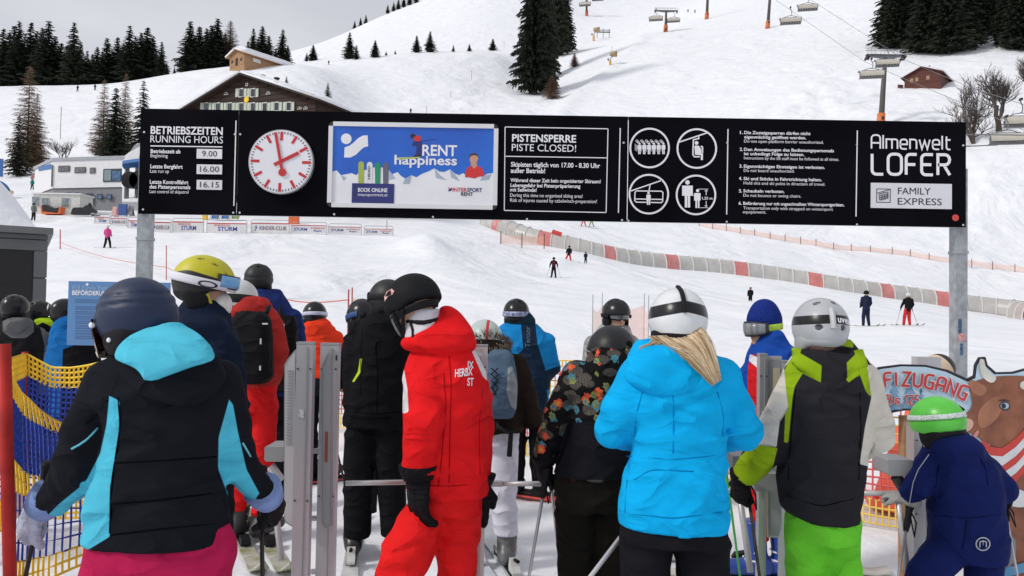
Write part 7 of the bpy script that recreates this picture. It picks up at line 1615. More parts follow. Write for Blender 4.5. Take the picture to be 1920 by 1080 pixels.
# two people in black behind the instructor
s = Person('tall person in black jacket and black trousers with lime zip', 4.9, 705, .016, 9)
s.head(727, 566, -38, -2); sl = [[(676, 625, 22), (664, 700, 21), (662, 760, 17, -.05)], [(748, 625, 22), (762, 700, 20), (758, 765, 17)]]
J9 = s.garment('jacket', K_('jacket_black_lime', (.0085, .0085, .010), (.45, .58, .03)), [(588, 700, 752, .09), (603, 682, 762, .12), (630, 668, 768, .16), (700, 662, 768, .17), (778, 646, 766, .17)], .15, sl, blobs=[(722, 605, -.04, 38, 22, .12)], masks=[[([(675, 672), (679, 672), (676, 698), (664, 716), (660, 716), (671, 697)], 'a')]], amp=.007)
s.garment('trousers', K_('trousers_black', (.0085, .0085, .010)), [(765, 646, 764, .15), (800, 644, 762, .15)], .14, [[(676, 815, 29), (672, 910, 26), (670, 1005, 25)], [(732, 815, 29), (734, 910, 26), (740, 1000, 24)]], amp=.006)
s.seam(J9, [[(648, 772), (700, 776), (764, 772)], [(680, 615), (677, 660), (676, 740)], [(705, 640), (708, 700), (706, 770)]], S_DK, .003)
s.helmet(cloth('helmet_matt_black', [], .5), vents=()); g = s.goggles(M_BLK, mat('lens_dark', (.03, .03, .035), .08), uc=.03, off=.035); s.strap('goggle_strap', M_BLK, .012, .0, .034)
auto(s, sl, (705, 790), [(668, 1030), (740, 1025)])
for x, y in ((662, 1040), (740, 1030)): s.boot(s.p(x, y), (-.15, -1) if False else (-.2, 1), mat('boot_black', (.02, .02, .022), .35), mat('buckle_white', (.6, .6, .58), .4))
for x, lb in ((660, 'white ski of the person in black trousers, left foot'), (742, 'white ski of the person in black trousers, right foot')):
    c = s.p(x, 1040); ski(lb, (c[0], s.Y, s.gz), -10, mat('ski_white', (.6, .61, .62), .3, var=.2, vscale=6), 1.65, bm=mat('binding_white', (.55, .56, .54), .4))
s = Person('person in black jacket with blue black helmet left of the tall one', 5.5, 665, .019, 10)
s.head(679, 596, -22, -12, 0, .95); sl = [[(660, 640, 16), (645, 690, 15), (641, 730, 12, -.1)], [(695, 640, 14), (700, 690, 14), (698, 740, 12)]]
s.garment('jacket', K_('jacket_black_blue', (.010, .010, .012), (.015, .05, .16)), [(606, 668, 702, .09), (620, 658, 706, .12), (660, 650, 708, .15), (770, 650, 706, .15)], .14, sl, masks=[[([(660, 598), (710, 598), (710, 614), (690, 612), (675, 622), (662, 620)], 'a')]], amp=.007)
s.garment('trousers', K_('trousers_dark', DK), [(760, 652, 704, .14), (800, 654, 702, .14)], .13, [[(668, 805, 17), (668, 890, 15), (668, 960, 13)], [(692, 805, 17), (692, 890, 15), (692, 960, 13)]], amp=.005)
s.helmet(cloth('helmet_black_shine', [], .25), vents=()); s.strap('goggle_strap', mat('strap_blue', (.02, .07, .22), .6), -.02, -.01, .04, -150, 20); auto(s, sl, (678, 780))

# ski instructor in red
s = Person('ski instructor in red jacket and trousers with black helmet, black gloves', 3.4, 810, .0125, 11)
s.head(776, 574, -52, -24, 0, .99, -.03)
sl = [[(800, 700, 34, -.06), (796, 790, 35, -.17), (786, 880, 29, -.16)], [(888, 715, 30, .02), (902, 800, 24, .03), (897, 893, 20, .02)]]
RD = (.74, .013, .016)
J = s.garment('jacket', K_('jacket_red_white', RD, (.68, .66, .68)), [(636, 800, 868, .10), (652, 780, 884, .12), (675, 768, 898, .14), (710, 760, 909, .155), (770, 757, 915, .165), (850, 758, 916, .165), (905, 762, 915, .17), (921, 764, 914, .17)], .15, sl, masks=[[([(740, 700), (757, 690), (764, 730), (766, 772), (758, 775), (740, 770)], 'a'), ([(882, 652), (892, 655), (912, 695), (914, 715), (905, 705), (895, 682)], 'a')]], amp=.006)
s.garment('hood', K_('hood_red', RD), [(572, 830, 846, .05, .02), (588, 816, 862, .08, .01), (606, 796, 876, .11, 0), (626, 770, 885, .13, -.02), (645, 758, 888, .13, -.03), (657, 768, 882, .11, -.03), (665, 800, 866, .07, -.04)], amp=.008)
S_RD = mat('seam_red', (.34, .006, .008), .8, spec=.03); s.seam(J, [[(832, 700), (836, 760), (828, 860), (822, 912)], [(768, 908), (840, 912), (912, 906)], [(842, 668), (846, 720), (844, 800), (842, 905)], [(765, 850), (790, 858), (812, 850)], [(905, 730), (898, 800), (900, 890)]], S_RD, .0026); s.seam(J, [[(822, 628), (812, 640), (800, 652)]], M_BLK, .004, 'drawcord')
NW = s.garment('neck_warmer', K_('neck_white', (.62, .60, .64)), [(578, 770, 826, .09, -.02), (600, 763, 826, .095, -.03), (635, 762, 826, .095, -.03)], amp=.005)
s.seam(NW, [[(764, 602), (795, 606), (825, 598)]], M_BLK, .011, 'goggle_strap'); s.seam(NW, [[(770, 606), (776, 625), (772, 645)]], M_BLK, .008, 'chin_strap')
s.garment('trousers', K_('trousers_red2', (.76, .016, .017)), [(900, 776, 902, .13), (930, 772, 902, .14), (955, 768, 900, .14)], .14, [[(808, 952, 44), (758, 1046, 43, -.16), (738, 1130, 37, -.12), (735, 1215, 34, .05)], [(860, 955, 42), (856, 1090, 38, .06), (850, 1215, 33, .1)]], amp=.007, k=.012)
s.helmet(cloth('helmet_skate_black', [(.014, .0145, .016), DK], .55, .03), vents=[((.55, -.6, .55), (.012, .008, .006)), ((.25, -.85, .42), (.012, .008, .006)), ((-.05, -.95, .35), (.012, .008, .006)), ((-.8, .2, .3), (.003, .004, .004))], low=-.02, tilt=.05, pads=False)
s.strap('head_strap', M_BLK, -.055, .0, .03, -200, -20, -.012, None, None, 24, .004); 
sticker = mat('sticker_coral', (.62, .22, .18), .5, var=.4, vscale=40, col2=(.7, .55, .5)); m = MB(); vs = []
for (x, z) in ((.062, .030), (.074, .058), (.045, .072), (.0, .066), (-.018, .046), (-.006, .034), (.028, .040)):
    rh = math.sqrt(1 - ((z) / .132) ** 2); yy = math.sqrt(max(0, 1 - (x / (.146 * rh)) ** 2)); vs.append(s.hw([(-.120 * rh * yy - .003, x, z + .018)])[0])
m.add(vs, [tuple(range(len(vs)))]); m.build('helmet_sticker', sticker, s.root)
for a_, b_ in (((-.108, .03, -.02), (-.055, .065, -.125)), ((-.108, -.03, -.03), (-.055, .06, -.125))):
    m = MB(); m.tube([s.hw([a_])[0], s.hw([b_])[0]], .008, 6); m.build('chin_strap', M_BLK, s.root)
s.strap('goggle_rim', mat('goggle_teal', (.10, .16, .16), .3), -.06, 0, .09, -60, 60, .0, (.092, .118, .2), 0, 20, .012); auto(s, sl, (835, 940), None, True, .011)
q0, q1 = s.p(853, 707), s.p(886, 703); s.wrap('back_print', 'HERBX', q0 - [0, 0, 0], q1, .034, M_PRINT, J); s.wrap('back_print', 'ST', s.p(876, 723), s.p(888, 723), .034, M_PRINT, J)
s.wrap('back_print', 'IX', s.p(877, 690), s.p(888, 690), .03, M_PRINT, J)
w = s.p(784, 893, -.16); s.hand(w, (.02, .02, -1), (.6, .5, 0), M_GLOVE, 18, -1, cuff=.05, sc=1.55)
w = s.p(897, 904, .0); s.hand(w, (-.05, -.05, -1), (-.3, .9, 0), M_GLOVE, 14, 1, cuff=.04, sc=1.4)

# white trousers, fur hood
s = Person('person in dark brown jacket with fur hood, white trousers and pale green helmet', 4.75, 945, .015, 12)
s.head(909, 640, 4, -6, 0, .93); sl = [[(898, 690, 22), (890, 750, 20), (896, 800, 16, .1)], [(966, 690, 24), (984, 745, 22), (1000, 795, 18)]]
s.garment('jacket', K_('jacket_brown', (.022, .015, .012)), [(648, 885, 945, .11), (664, 880, 958, .13), (700, 884, 972, .16), (760, 890, 975, .16), (808, 896, 978, .165)], .15, sl, blobs=[(918, 660, -.05, 36, 22, .13)], amp=.008)
s.garment('trousers', K_('trousers_white', (.62, .62, .70)), [(796, 900, 972, .14), (830, 900, 972, .14)], .13, [[(905, 840, 21), (898, 920, 18, .1), (890, 990, 17, .15)], [(945, 835, 27), (944, 920, 24), (949, 1002, 22)]], amp=.005)
s.helmet(cloth('helmet_mint', [(.45, .52, .48), (.50, .03, .04), DK], .35, .02), [lambda L_, N: np.minimum(.010 - np.abs(L_[:, 0] - .028), -L_[:, 1] - .03), lambda L_, N: -.012 - L_[:, 2]])
m = MB(); rr = np.random.default_rng(4)
for i in range(900):
    a_ = rr.uniform(0, 6.28); px = 916 + 33 * math.cos(a_); py = 648 + 17 * math.sin(a_) * (1 if math.sin(a_) < 0 else .3); q = s.p(px + rr.normal(0, 3), py + rr.normal(0, 3.5), rr.uniform(-.19, .02)); d = np.array([math.cos(a_) * .03, rr.normal(-.012, .02), -math.sin(a_) * .018 + rr.normal(0, .012)]); e = unit(np.cross(d, [0, 1, 0.3])) * .0035; m.add([q - e, q + e, q + d * 1.2], [(0, 1, 2)])
m.build('fur_trim', mat('fur', (.13, .095, .065), .9, var=.5, vscale=60), s.root); auto(s, sl, (938, 810), [(893, 1000), (950, 1010)])
s.boot(s.p(950, 1030), (.02, 1), mat('boot_pale', (.20, .21, .21), .4, var=.5, vscale=9, col2=(.05, .05, .055)), mat('buckle_white', (.6, .6, .58), .4)); s.boot(s.p(888, 1005, .2), (.02, 1), mat('boot_pale', (.35, .36, .35), .4))
for x, dy, lb in ((950, 0, 'white ski of the white trousers, right foot'), (888, .2, 'white ski of the white trousers, left foot')):
    c = s.p(x, 1030, dy); ski(lb, (c[0], s.Y + dy, s.gz), -14, mat('ski_ice', (.55, .6, .64), .3, var=.15, vscale=5), 1.6, bm=mat('binding_white', (.55, .56, .54), .4))
backpack('blue grey hiking backpack on the brown jacket', s, [(655, 925, 952, .06, -.2), (668, 914, 962, .09, -.24), (720, 912, 968, .12, -.26), (760, 914, 966, .12, -.25), (781, 920, 960, .09, -.22)], K_('pack_bluegrey', (.075, .12, .18), (.26, .29, .31)), .1, masks=[[([(952, 690), (960, 685), (975, 735), (975, 775), (958, 762), (950, 735)], 'a')]], straps=[[(936, 782, -.1), (934, 800, -.18), (958, 812, -.19), (955, 855, -.17)]])
m = MB(); k_ = s.k
for pts in ([(921, 690), (934, 702), (921, 714), (934, 726), (924, 740)], [(934, 690), (921, 702), (934, 714), (921, 726), (930, 740)]): m.tube([s.p(a_, b_, -.385) for a_, b_ in pts], .004, 5)
o = m.build('lacing_cord', M_BLK); o.parent = bpy.data.objects['backpack.002'] if 'backpack.002' in bpy.data.objects else None
if o.parent: o.matrix_parent_inverse = Matrix.Translation(-V(ORG['backpack.002']))

# blue and navy jacket further back
s = Person('person in blue jacket with navy back panel and black helmet, blue strap', 6.5, 985, .018, 13)
s.head(968, 590, 0, 0, 0, .95); sl = [[(942, 640, 15), (934, 690, 14), (945, 725, 12, .12)], [(1024, 640, 17), (1035, 688, 15), (1020, 712, 13, .15)]]
J = s.garment('jacket', K_('jacket_blue_navy', (.012, .23, .56), (.012, .028, .055)), [(606, 946, 1006, .10), (618, 936, 1018, .13), (645, 934, 1032, .155), (690, 942, 1034, .16), (770, 952, 1026, .155)], .15, sl, masks=[[([(976, 600), (1003, 600), (1008, 645), (1022, 690), (1030, 790), (940, 790), (952, 680), (981, 655)], 'b'), ([(1010, 700), (1050, 685), (1050, 730), (1010, 730)], 'a')]], amp=.006)
s.garment('neck_warmer', K_('neck_navy', (.012, .035, .055)), [(586, 946, 994, .10), (600, 946, 1004, .11), (612, 948, 1004, .105)], amp=.006)
s.garment('trousers', K_('trousers_black', DK), [(760, 954, 1024, .15), (800, 955, 1022, .14)], .13, [[(970, 805, 17), (968, 870, 16), (968, 915, 14)], [(1008, 805, 17), (1010, 870, 16), (1012, 912, 14)]], amp=.005)
s.helmet(cloth('helmet_black_shine', [], .25), vents=VENT_TOP); s.strap('goggle_strap', mat('strap_cobalt', (.02, .06, .35), .6, var=.5, vscale=40, col2=(.6, .62, .65)), -.012, 0, .045); auto(s, sl, (988, 770), [(968, 915), (1012, 912)])
for x in (968, 1012): s.boot(s.p(x, 925), (.2, 1), M_BLK, M_PRINT)
for x, lb in ((968, 'red and grey ski of the blue navy jacket, left foot'), (1012, 'red and grey ski of the blue navy jacket, right foot')):
    c = s.p(x, 930); ski(lb, (c[0], s.Y, s.gz), 118, mat('ski_red', (.55, .06, .05), .35), 1.65, tipm=mat('ski_dark', (.12, .16, .2), .4))
s.wrap('back_print', 'Tensor', s.p(994, 651), s.p(994, 612), .045, mat('print_slate', (.10, .16, .24), .5), J, False, ay=(-1, 0, 0))

# bearded man facing the camera
s = Person('bearded person facing the camera in grey camouflage jacket, goggles and black helmet', 6.0, 1148, .017, 14)
s.head(1155, 592, 162, -4, 0, .93); sl = [[(1112, 645, 16), (1102, 700, 15), (1108, 745, 13, -.1)], [(1184, 645, 16), (1194, 700, 15), (1188, 745, 13, -.1)]]
s.garment('jacket', K_('jacket_camo', (.40, .40, .40), pattern='camo'), [(612, 1132, 1178, .09), (624, 1118, 1184, .12), (650, 1104, 1194, .15), (700, 1100, 1196, .16), (790, 1104, 1192, .16)], .15, sl, blobs=[(1152, 618, .06, 30, 16, .12)], amp=.007)
s.garment('trousers', K_('trousers_dark', DK), [(780, 1108, 1188, .15), (820, 1110, 1186, .14)], .13, [[(1128, 825, 18), (1128, 880, 16), (1128, 940, 14)], [(1168, 825, 18), (1168, 880, 16), (1168, 940, 14)]], amp=.005)
s.helmet(cloth('helmet_black_shine', [], .25), vents=VENT_TOP, low=-.02, tilt=.12); s.goggles(M_BLK, mat('lens_smoke', (.16, .18, .20), .06, var=.5, vscale=20), uc=.004, w=.075); s.strap('goggle_strap', M_BLK, -.02, 0, .03, 60, 300)
auto(s, sl, (1148, 790), None, True, .0095); s.sphere_part('beard', mat('beard_brown', (.09, .06, .045), .9, var=.4, vscale=80), (0, .052, -.094), (.05, .052, .034), 'h', .007)

# floral jacket
s = Person('person in dark floral jacket bending forward, black helmet and black trousers', 3.6, 1115, .0135, 15)
s.head(1147, 668, 4, -16, 0, 1.0)
sl = [[(1082, 705, 30), (1046, 775, 28, .02), (1022, 858, 21, .05)], [(1190, 715, 28), (1200, 780, 26, .1), (1190, 850, 20, .2)]]
FB = (.008, .008, .009)
s.garment('jacket', K_('jacket_floral', FB, (.0095, .010, .013), pattern='floral'), [(672, 1110, 1186, .10), (690, 1085, 1192, .13), (720, 1072, 1198, .155), (770, 1074, 1198, .165), (830, 1060, 1192, .165), (888, 1042, 1186, .17)], .15, sl, masks=[[([(1066, 792), (1260, 792), (1260, 900), (1030, 900), (1040, 850)], 'a')]], amp=.007)
s.garment('hood', K_('hood_floral', FB, pattern='floral'), [(640, 1116, 1180, .08, -.03), (660, 1104, 1190, .11, -.04), (690, 1098, 1193, .12, -.05), (725, 1100, 1190, .10, -.06), (742, 1120, 1170, .06, -.08)], amp=.006)
s.garment('trousers', K_('trousers_black_brown', (.0105, .0095, .008)), [(872, 1046, 1186, .15), (910, 1042, 1186, .16), (950, 1042, 1184, .155)], .15, [[(1078, 965, 38), (1080, 1060, 34), (1078, 1180, 32)], [(1148, 965, 38), (1146, 1060, 34), (1140, 1180, 32)]], amp=.006)
s.helmet(cloth('helmet_dark_trim', [(.014, .014, .016), DK], .45, .03), low=-.05); s.strap('helmet_trim', mat('trim_silver', (.5, .5, .52), .3, metal=.6), .018, .07, .006, -120, 120, .002, parent=None); auto(s, sl, (1115, 880))
w = s.p(1021, 866, .05); s.hand(w, (.05, .15, -1), (.8, .5, .2), M_GLOVE, 50, -1, cuff=.03, sc=1.15)
a = P(1026, 882, 3.62); b = P(992, 1080, 3.5); d = b - a; ski_pole('silver ski pole held by the floral jacket skier', a, a + d * (a[2] - .03) / -d[2], M_PS_)
a = P(1030, 878, 3.75); b = P(1042, 990, 3.9); d = b - a; ski_pole('thinner silver ski pole leaning right behind the floral sleeve', a, a + d * (a[2] - .03) / -d[2], M_PS_)
a = P(1200, 960, 3.15); b = P(1108, 1080, 2.95); d = b - a; ski_pole('white ski pole slanting down left of the light blue jacket', a, a + d * (a[2] - .35) / -d[2], mat('pole_white', (.6, .6, .6), .4), r=.010)

# woman in light blue jacket
s = Person('person in light blue jacket with long blonde hair and white helmet', 3.0, 1262, .012, 16)
s.head(1271, 607, 0, -4, 0, .97)
sl = [[(1198, 712, 36), (1168, 775, 36, .0), (1152, 806, 34, .05), (1200, 826, 26, .24)], [(1352, 712, 36), (1380, 775, 36, .0), (1392, 806, 34, .05), (1340, 826, 26, .24)]]
BL = (.004, .38, .76)
J16 = J = s.garment('jacket', K_('jacket_light_blue', BL), [(652, 1205, 1320, .09), (670, 1188, 1345, .11), (695, 1176, 1366, .13), (730, 1176, 1370, .14), (790, 1184, 1362, .14), (840, 1184, 1360, .135), (900, 1170, 1360, .14), (950, 1160, 1362, .15), (984, 1162, 1358, .155)], .14, sl, amp=.006)
s.garment('hood', K_('hood_light_blue', BL), [(640, 1198, 1300, .07, -.02), (655, 1190, 1305, .09, -.04), (668, 1184, 1308, .085, -.06), (700, 1180, 1316, .07, -.085), (722, 1194, 1308, .055, -.10), (736, 1225, 1285, .03, -.115)], amp=.005)
S_BL = mat('seam_blue', (.003, .20, .46), .8, spec=.03); s.seam(J, [[(1170, 962), (1262, 972), (1354, 960)], [(1205, 735), (1192, 780), (1190, 830)], [(1345, 735), (1357, 780), (1354, 830)], [(1175, 855), (1262, 862), (1360, 852)], [(1262, 742), (1263, 800), (1262, 850)], [(1190, 900), (1220, 880), (1300, 884)], [(1176, 900), (1172, 960)]], S_BL, .0026)
s.garment('trousers', K_('trousers_black2', (.0095, .0095, .012)), [(965, 1168, 1352, .13), (990, 1164, 1358, .14), (1012, 1162, 1360, .14)], .14, [[(1210, 1025, 48), (1206, 1140, 40), (1200, 1300, 34)], [(1314, 1025, 48), (1320, 1140, 40), (1326, 1300, 34)]], amp=.005, k=.02)
s.helmet(cloth('helmet_white_band', [(.66, .68, .69), DK], .28, .02), [lambda L_, N: np.minimum(.024 - np.abs(L_[:, 2] - .045 + .18 * np.abs(L_[:, 0])), -L_[:, 1] + .08)], low=-.06, tilt=.14)
m = MB(); pts = []
for z in np.linspace(.02, .128, 7): rh = math.sqrt(max(0, 1 - (z / .132) ** 2)); pts.append(s.hw([(-.005, -(.146 * rh + .006), z + .018)])[0])
m.tube(pts, .010, 6); m.build('goggle_clip', M_BLK, s.root); s.sphere_part('helmet_knob', M_BLK, (0, 0, .152), (.010, .010, .010), 'h', .004)
rr = np.random.default_rng(2); m = MB(); c = s.H['c']
hm = [mat('hair_blonde', (.62, .46, .28), .42, var=.12, vscale=8), mat('hair_blonde_dark', (.40, .27, .15), .45, var=.12, vscale=8), mat('hair_blonde_pale', (.76, .62, .43), .4, var=.1, vscale=8)]
HP = [(1262, 630, -.075), (1296, 646, -.115), (1322, 674, -.135), (1342, 712, -.15)]
def hflow(t_, u_, w_):
    """point of a lock: t_ along the fall, u_ across it, w_ depth"""
    ctr = [(1262, 628), (1288, 640), (1310, 658), (1326, 684), (1344, 718)]; wid = [46, 37, 27, 19, 9]; x = np.interp(t_, np.linspace(0, 1, 5), [c_[0] for c_ in ctr]); y = np.interp(t_, np.linspace(0, 1, 5), [c_[1] for c_ in ctr]); wd = np.interp(t_, np.linspace(0, 1, 5), wid)
    dx, dy = (.99, -.05) if t_ < .1 else (.82, -.57); dy_ = np.interp(t_, [0, .3, 1], [-.075, -.125, -.155]) + w_; return s.p(x + u_ * wd * dx, y + u_ * wd * dy, dy_ - .012 * (1 - u_ * u_))
for i in range(1500):
    u_ = rr.uniform(-1, 1); m.m = int((u_ * 6 + rr.normal(0, .6)) % 3); w_ = rr.normal(-.004, .004); e_ = rr.uniform(.72, 1.08); du = rr.normal(0, .16)
    m.tube([hflow(q_ * e_, u_ + du * q_, w_) for q_ in (0, .2, .4, .6, .8, 1)], [.0016, .0019, .0019, .0018, .0014, .0005], 3, cap=False)
for i in range(160):
    m.m = int(rr.choice([0, 1, 2])); x0 = 1226 + 40 * rr.random(); m.tube([s.p(x0, 630, -.07), s.p(x0 - 8, 643, -.105 + rr.normal(0, .004)), s.p(x0 - 10 - 22 * rr.random(), 654 + rr.normal(0, 2), -.105)], [.0016, .0016, .0006], 3, cap=False)
o = m.build('hair', hm, s.root, True); o['kind'] = 'stuff'
hv = [hflow(a_, b_, .004) for a_ in np.linspace(0, .62, 14) for b_ in np.linspace(-.8, .8, 9)] ; hb = MB(); hb.add(hv + [q_ + [0, .03, 0] for q_ in hv], [(a_ * 9 + b_, a_ * 9 + b_ + 1, a_ * 9 + b_ + 10, a_ * 9 + b_ + 9) for a_ in range(13) for b_ in range(8)] + [(126 + a_ * 9 + b_, 126 + a_ * 9 + b_ + 9, 126 + a_ * 9 + b_ + 10, 126 + a_ * 9 + b_ + 1) for a_ in range(13) for b_ in range(8)]); hb.build('hair_base', mat('hair_blonde_mid', (.52, .37, .21), .45, var=.25, vscale=60), s.root, True)
auto(s, sl, (1262, 985))
a = P(1212, 1040, 3.0); 

# blue hat, goggles
s = Person('person in blue, white and red jacket with blue hat and goggles facing left', 4.6, 1450, .0155, 17)
s.head(1433, 610, -112, -6, 0, .98); sl = [[(1424, 672, 18, .1), (1404, 705, 17, .14), (1380, 712, 13, .2)], [(1475, 668, 22, .05), (1492, 720, 20, .0), (1480, 770, 17, -.08)]]
s.garment('jacket', K_('jacket_tricolour', (.58, .016, .022), (.012, .065, .34), (.66, .66, .68)), [(620, 1418, 1462, .09), (640, 1412, 1476, .12), (665, 1404, 1494, .16), (720, 1400, 1498, .17), (860, 1404, 1496, .17)], .15, sl, blobs=[(1442, 632, 0, 24, 14, .11)], masks=[[([(1370, 600), (1520, 600), (1520, 676), (1470, 680), (1440, 670), (1408, 664), (1402, 690), (1402, 740), (1370, 740)], 'a')], [([(1406, 664), (1425, 672), (1468, 674), (1470, 692), (1440, 688), (1420, 690), (1404, 676)], 'a')]], amp=.006)
s.garment('trousers', K_('trousers_red_blue', (.56, .016, .02), (.012, .03, .13)), [(850, 1408, 1494, .15), (890, 1410, 1492, .14)], .13, [[(1430, 895, 22), (1428, 960, 19), (1422, 1010, 17)], [(1472, 895, 22), (1470, 960, 19), (1468, 1015, 17)]], masks=[[([(1452, 880), (1462, 880), (1462, 1040), (1452, 1040)], 'a')]], amp=.005)
def hat(Q): L_ = s.hl(Q); d = smin(ellip(L_, np.array([0, -.004, .03]), np.array([.098, .115, .115])), ellip(L_, np.array([0, -.01, .11]), np.array([.06, .06, .05])), .05); return np.maximum(d, .018 - L_[:, 2] + .25 * L_[:, 1] - .02) * s.H['s']
v, f = nets_mesh(hat, s.H['c'] - .2, s.H['c'] + .2, .009); arr_mesh('hat', v, f, K_('hat_blue', (.015, .035, .22), bump=.5, bscale=90), s.root)
def ear(Q): L_ = s.hl(Q); return ellip(L_, np.array([.088, -.01, .02]), np.array([.018, .05, .035])) * s.H['s']
v, f = nets_mesh(ear, s.H['c'] - .2, s.H['c'] + .2, .009); arr_mesh('hat_patch', v, f, K_('hat_white', (.62, .63, .68)), s.root)
s.goggles(mat('goggle_black', (.02, .02, .022), .3), mat('lens_mirror', (.22, .23, .25), .05, var=.4, vscale=10, stretch=(4, 4, .3)), uc=-.012, w=.095, span=66, off=.022); s.strap('goggle_strap', mat('strap_neon', (.42, .62, .04), .5, var=.2, vscale=30), -.01, 0, .04, 58, 302, .004, (.094, .112, .16), 0.0)
auto(s, sl, (1450, 850), [(1422, 1010), (1468, 1015)], True, .011); s.garment('face_warmer', K_('neck_dark_green', (.025, .035, .025)), [(612, 1424, 1452, .08), (630, 1420, 1456, .085), (642, 1418, 1458, .085)], amp=.004)
for x in (1420, 1468): s.boot(s.p(x, 1015), (-1, .1), mat('boot_blue', (.02, .06, .3), .35), M_PRINT)
for x, dy, lb in ((1415, 0, 'pale ski of the blue hat person, nearer one'), (1450, .25, 'pale ski of the blue hat person, farther one')):
    c = s.p(x, 1010, dy); ski(lb, (c[0], s.Y + dy, s.gz), -80, mat('ski_pale', (.5, .5, .46), .35, var=.2, vscale=8), 1.55)
a = P(1368, 715, 4.45); ski_pole('bright green ski pole between the light blue jacket and the turnstile', P(1345, 760, 3.9), np.array([P(1395, 1010, 4.2)[0], 4.2, .03]), mat('pole_green', (.12, .62, .12), .4))

# lime, cream and grey jacket
s = Person('person in grey jacket with lime shoulders and cream sleeves, silver helmet, lime trousers', 3.3, 1540, .0125, 18)
s.head(1538, 620, 2, -3, 0, .97)
sl = [[(1500, 712, 34), (1462, 795, 34, .0), (1440, 835, 32, .03), (1396, 893, 24, .12)], [(1618, 712, 32), (1640, 790, 31, .02), (1642, 822, 29, .06), (1600, 850, 24, .26)]]
LIME = (.26, .40, .012); CREAM = (.60, .57, .50)
J = s.garment('jacket', K_('jacket_grey_lime', (.020, .020, .024), LIME, CREAM, (.008, .008, .009)), [(636, 1510, 1590, .09), (652, 1500, 1602, .11), (672, 1486, 1618, .13), (700, 1474, 1632, .15), (760, 1474, 1632, .16), (840, 1470, 1622, .16), (910, 1463, 1612, .16), (950, 1468, 1606, .165), (966, 1484, 1600, .165)], .15, sl,
    masks=[[([(1505, 625), (1600, 625), (1600, 652), (1560, 645), (1505, 652)], 'a'), ([(1490, 662), (1518, 656), (1550, 692), (1541, 718), (1505, 700), (1490, 725), (1486, 745), (1478, 830), (1470, 830), (1474, 740), (1468, 700), (1478, 680)], 'b'), ([(1602, 662), (1628, 690), (1634, 745), (1624, 735), (1612, 702), (1590, 718), (1577, 690)], 'b'), ([(1420, 834), (1458, 840), (1448, 880), (1425, 915), (1360, 915), (1375, 865), (1400, 845)], 'a')], [([(1490, 664), (1470, 690), (1474, 735), (1478, 762), (1462, 790), (1456, 838), (1420, 834), (1400, 846), (1400, 790), (1440, 720), (1465, 680)], 'a'), ([(1626, 684), (1720, 684), (1720, 900), (1612, 870), (1622, 800), (1634, 745)], 'a')], [([(1508, 652), (1592, 652), (1600, 664), (1578, 690), (1568, 706), (1552, 692), (1500, 664)], 'b')]], amp=.006)
s.garment('hood', K_('hood_grey_lime', LIME, (.020, .020, .024)), [(655, 1492, 1612, .05, -.06), (680, 1488, 1618, .06, -.085), (700, 1510, 1605, .05, -.105), (720, 1535, 1592, .035, -.115), (726, 1545, 1585, .02, -.12)], masks=[[([(1541, 680), (1588, 682), (1590, 735), (1538, 735)], 'a'), ([(1508, 640), (1592, 640), (1604, 664), (1578, 690), (1552, 692), (1500, 662)], 'a')]], amp=.005)
s.seam(J, [[(1476, 930), (1540, 950), (1600, 935)], [(1492, 730), (1484, 800), (1478, 900)], [(1612, 735), (1614, 800), (1610, 900)]], S_DK, .0026); s.seam(J, [[(1455, 838), (1435, 832), (1418, 836)], [(1478, 765), (1462, 790)]], mat('seam_cream', (.36, .34, .30), .8, spec=.03), .0026)
s.garment('trousers', K_('trousers_lime', (.14, .56, .035)), [(945, 1484, 1602, .14), (975, 1478, 1604, .15), (1005, 1477, 1605, .15)], .14, [[(1510, 1015, 36), (1512, 1110, 34), (1512, 1230, 32)], [(1574, 1015, 36), (1576, 1110, 34), (1576, 1230, 32)]], amp=.008, k=.02)
s.helmet(cloth('helmet_silver', [(.42, .43, .45), DK, DK], .3, .02), [lambda L_, N: .020 - np.abs(L_[:, 2] - .030 + .05 * np.abs(L_[:, 0]))], vents=[((-.42, -.85, -.05), (.020, .012, .012)), ((.42, -.85, -.05), (.020, .012, .012)), ((-.35, -.5, .78), (.018, .012, .010)), ((.3, -.5, .78), (.018, .012, .010))], low=-.062, tilt=.14, pad_m=mat('lining_grey', (.35, .36, .37), .7))
m = MB(); pts = []
for z in np.linspace(-.01, .075, 6): rh = math.sqrt(max(0, 1 - (z / .132) ** 2)); pts.append(s.hw([(.0, -(.146 * rh + .006), z + .018)])[0])
m.tube(pts, .012, 6); m.build('goggle_clip', mat('clip_grey', (.45, .46, .46), .4), s.root)
l = lambda x, z: s.hw([(x, -math.sqrt(max(0, 1 - (x / .12) ** 2 - (z / .132) ** 2)) * .146 - .006, z + .018)])[0]
v_, f_ = text_verts('uvex', True); w_ = v_[:, 0].max(); q = np.array([l(.022 + a_ / w_ * .075, .016 + b_ / CAPH * .028 - .012 * (a_ / w_) ** 2) for a_, b_ in v_[:, :2]]); me = bpy.data.meshes.new('helmet_letters'); me.from_pydata([tuple(p_) for p_ in q - ORG[s.root.name]], [], f_); link_mesh('helmet_letters', me, M_PRINT, s.root)
s.sphere_part('hair', mat('hair_brown', (.07, .035, .02), .7, var=.4, vscale=90), (0, -.06, -.075), (.075, .05, .05), 'h', .007); auto(s, sl, (1540, 950))
w = s.p(1392, 898, .13); s.hand(w, (-.1, .25, -1), (.8, .4, .1), M_GLOVE, 55, -1, cuff=.03, sc=1.15)
a = P(1398, 890, 3.5); b = P(1424, 1080, 3.35); d = b - a; ski_pole('dark patterned ski pole held by the lime cuff', a, a + d * (a[2] - .03) / -d[2], mat('pole_dark', (.06, .055, .05), .4, var=.6, vscale=60))
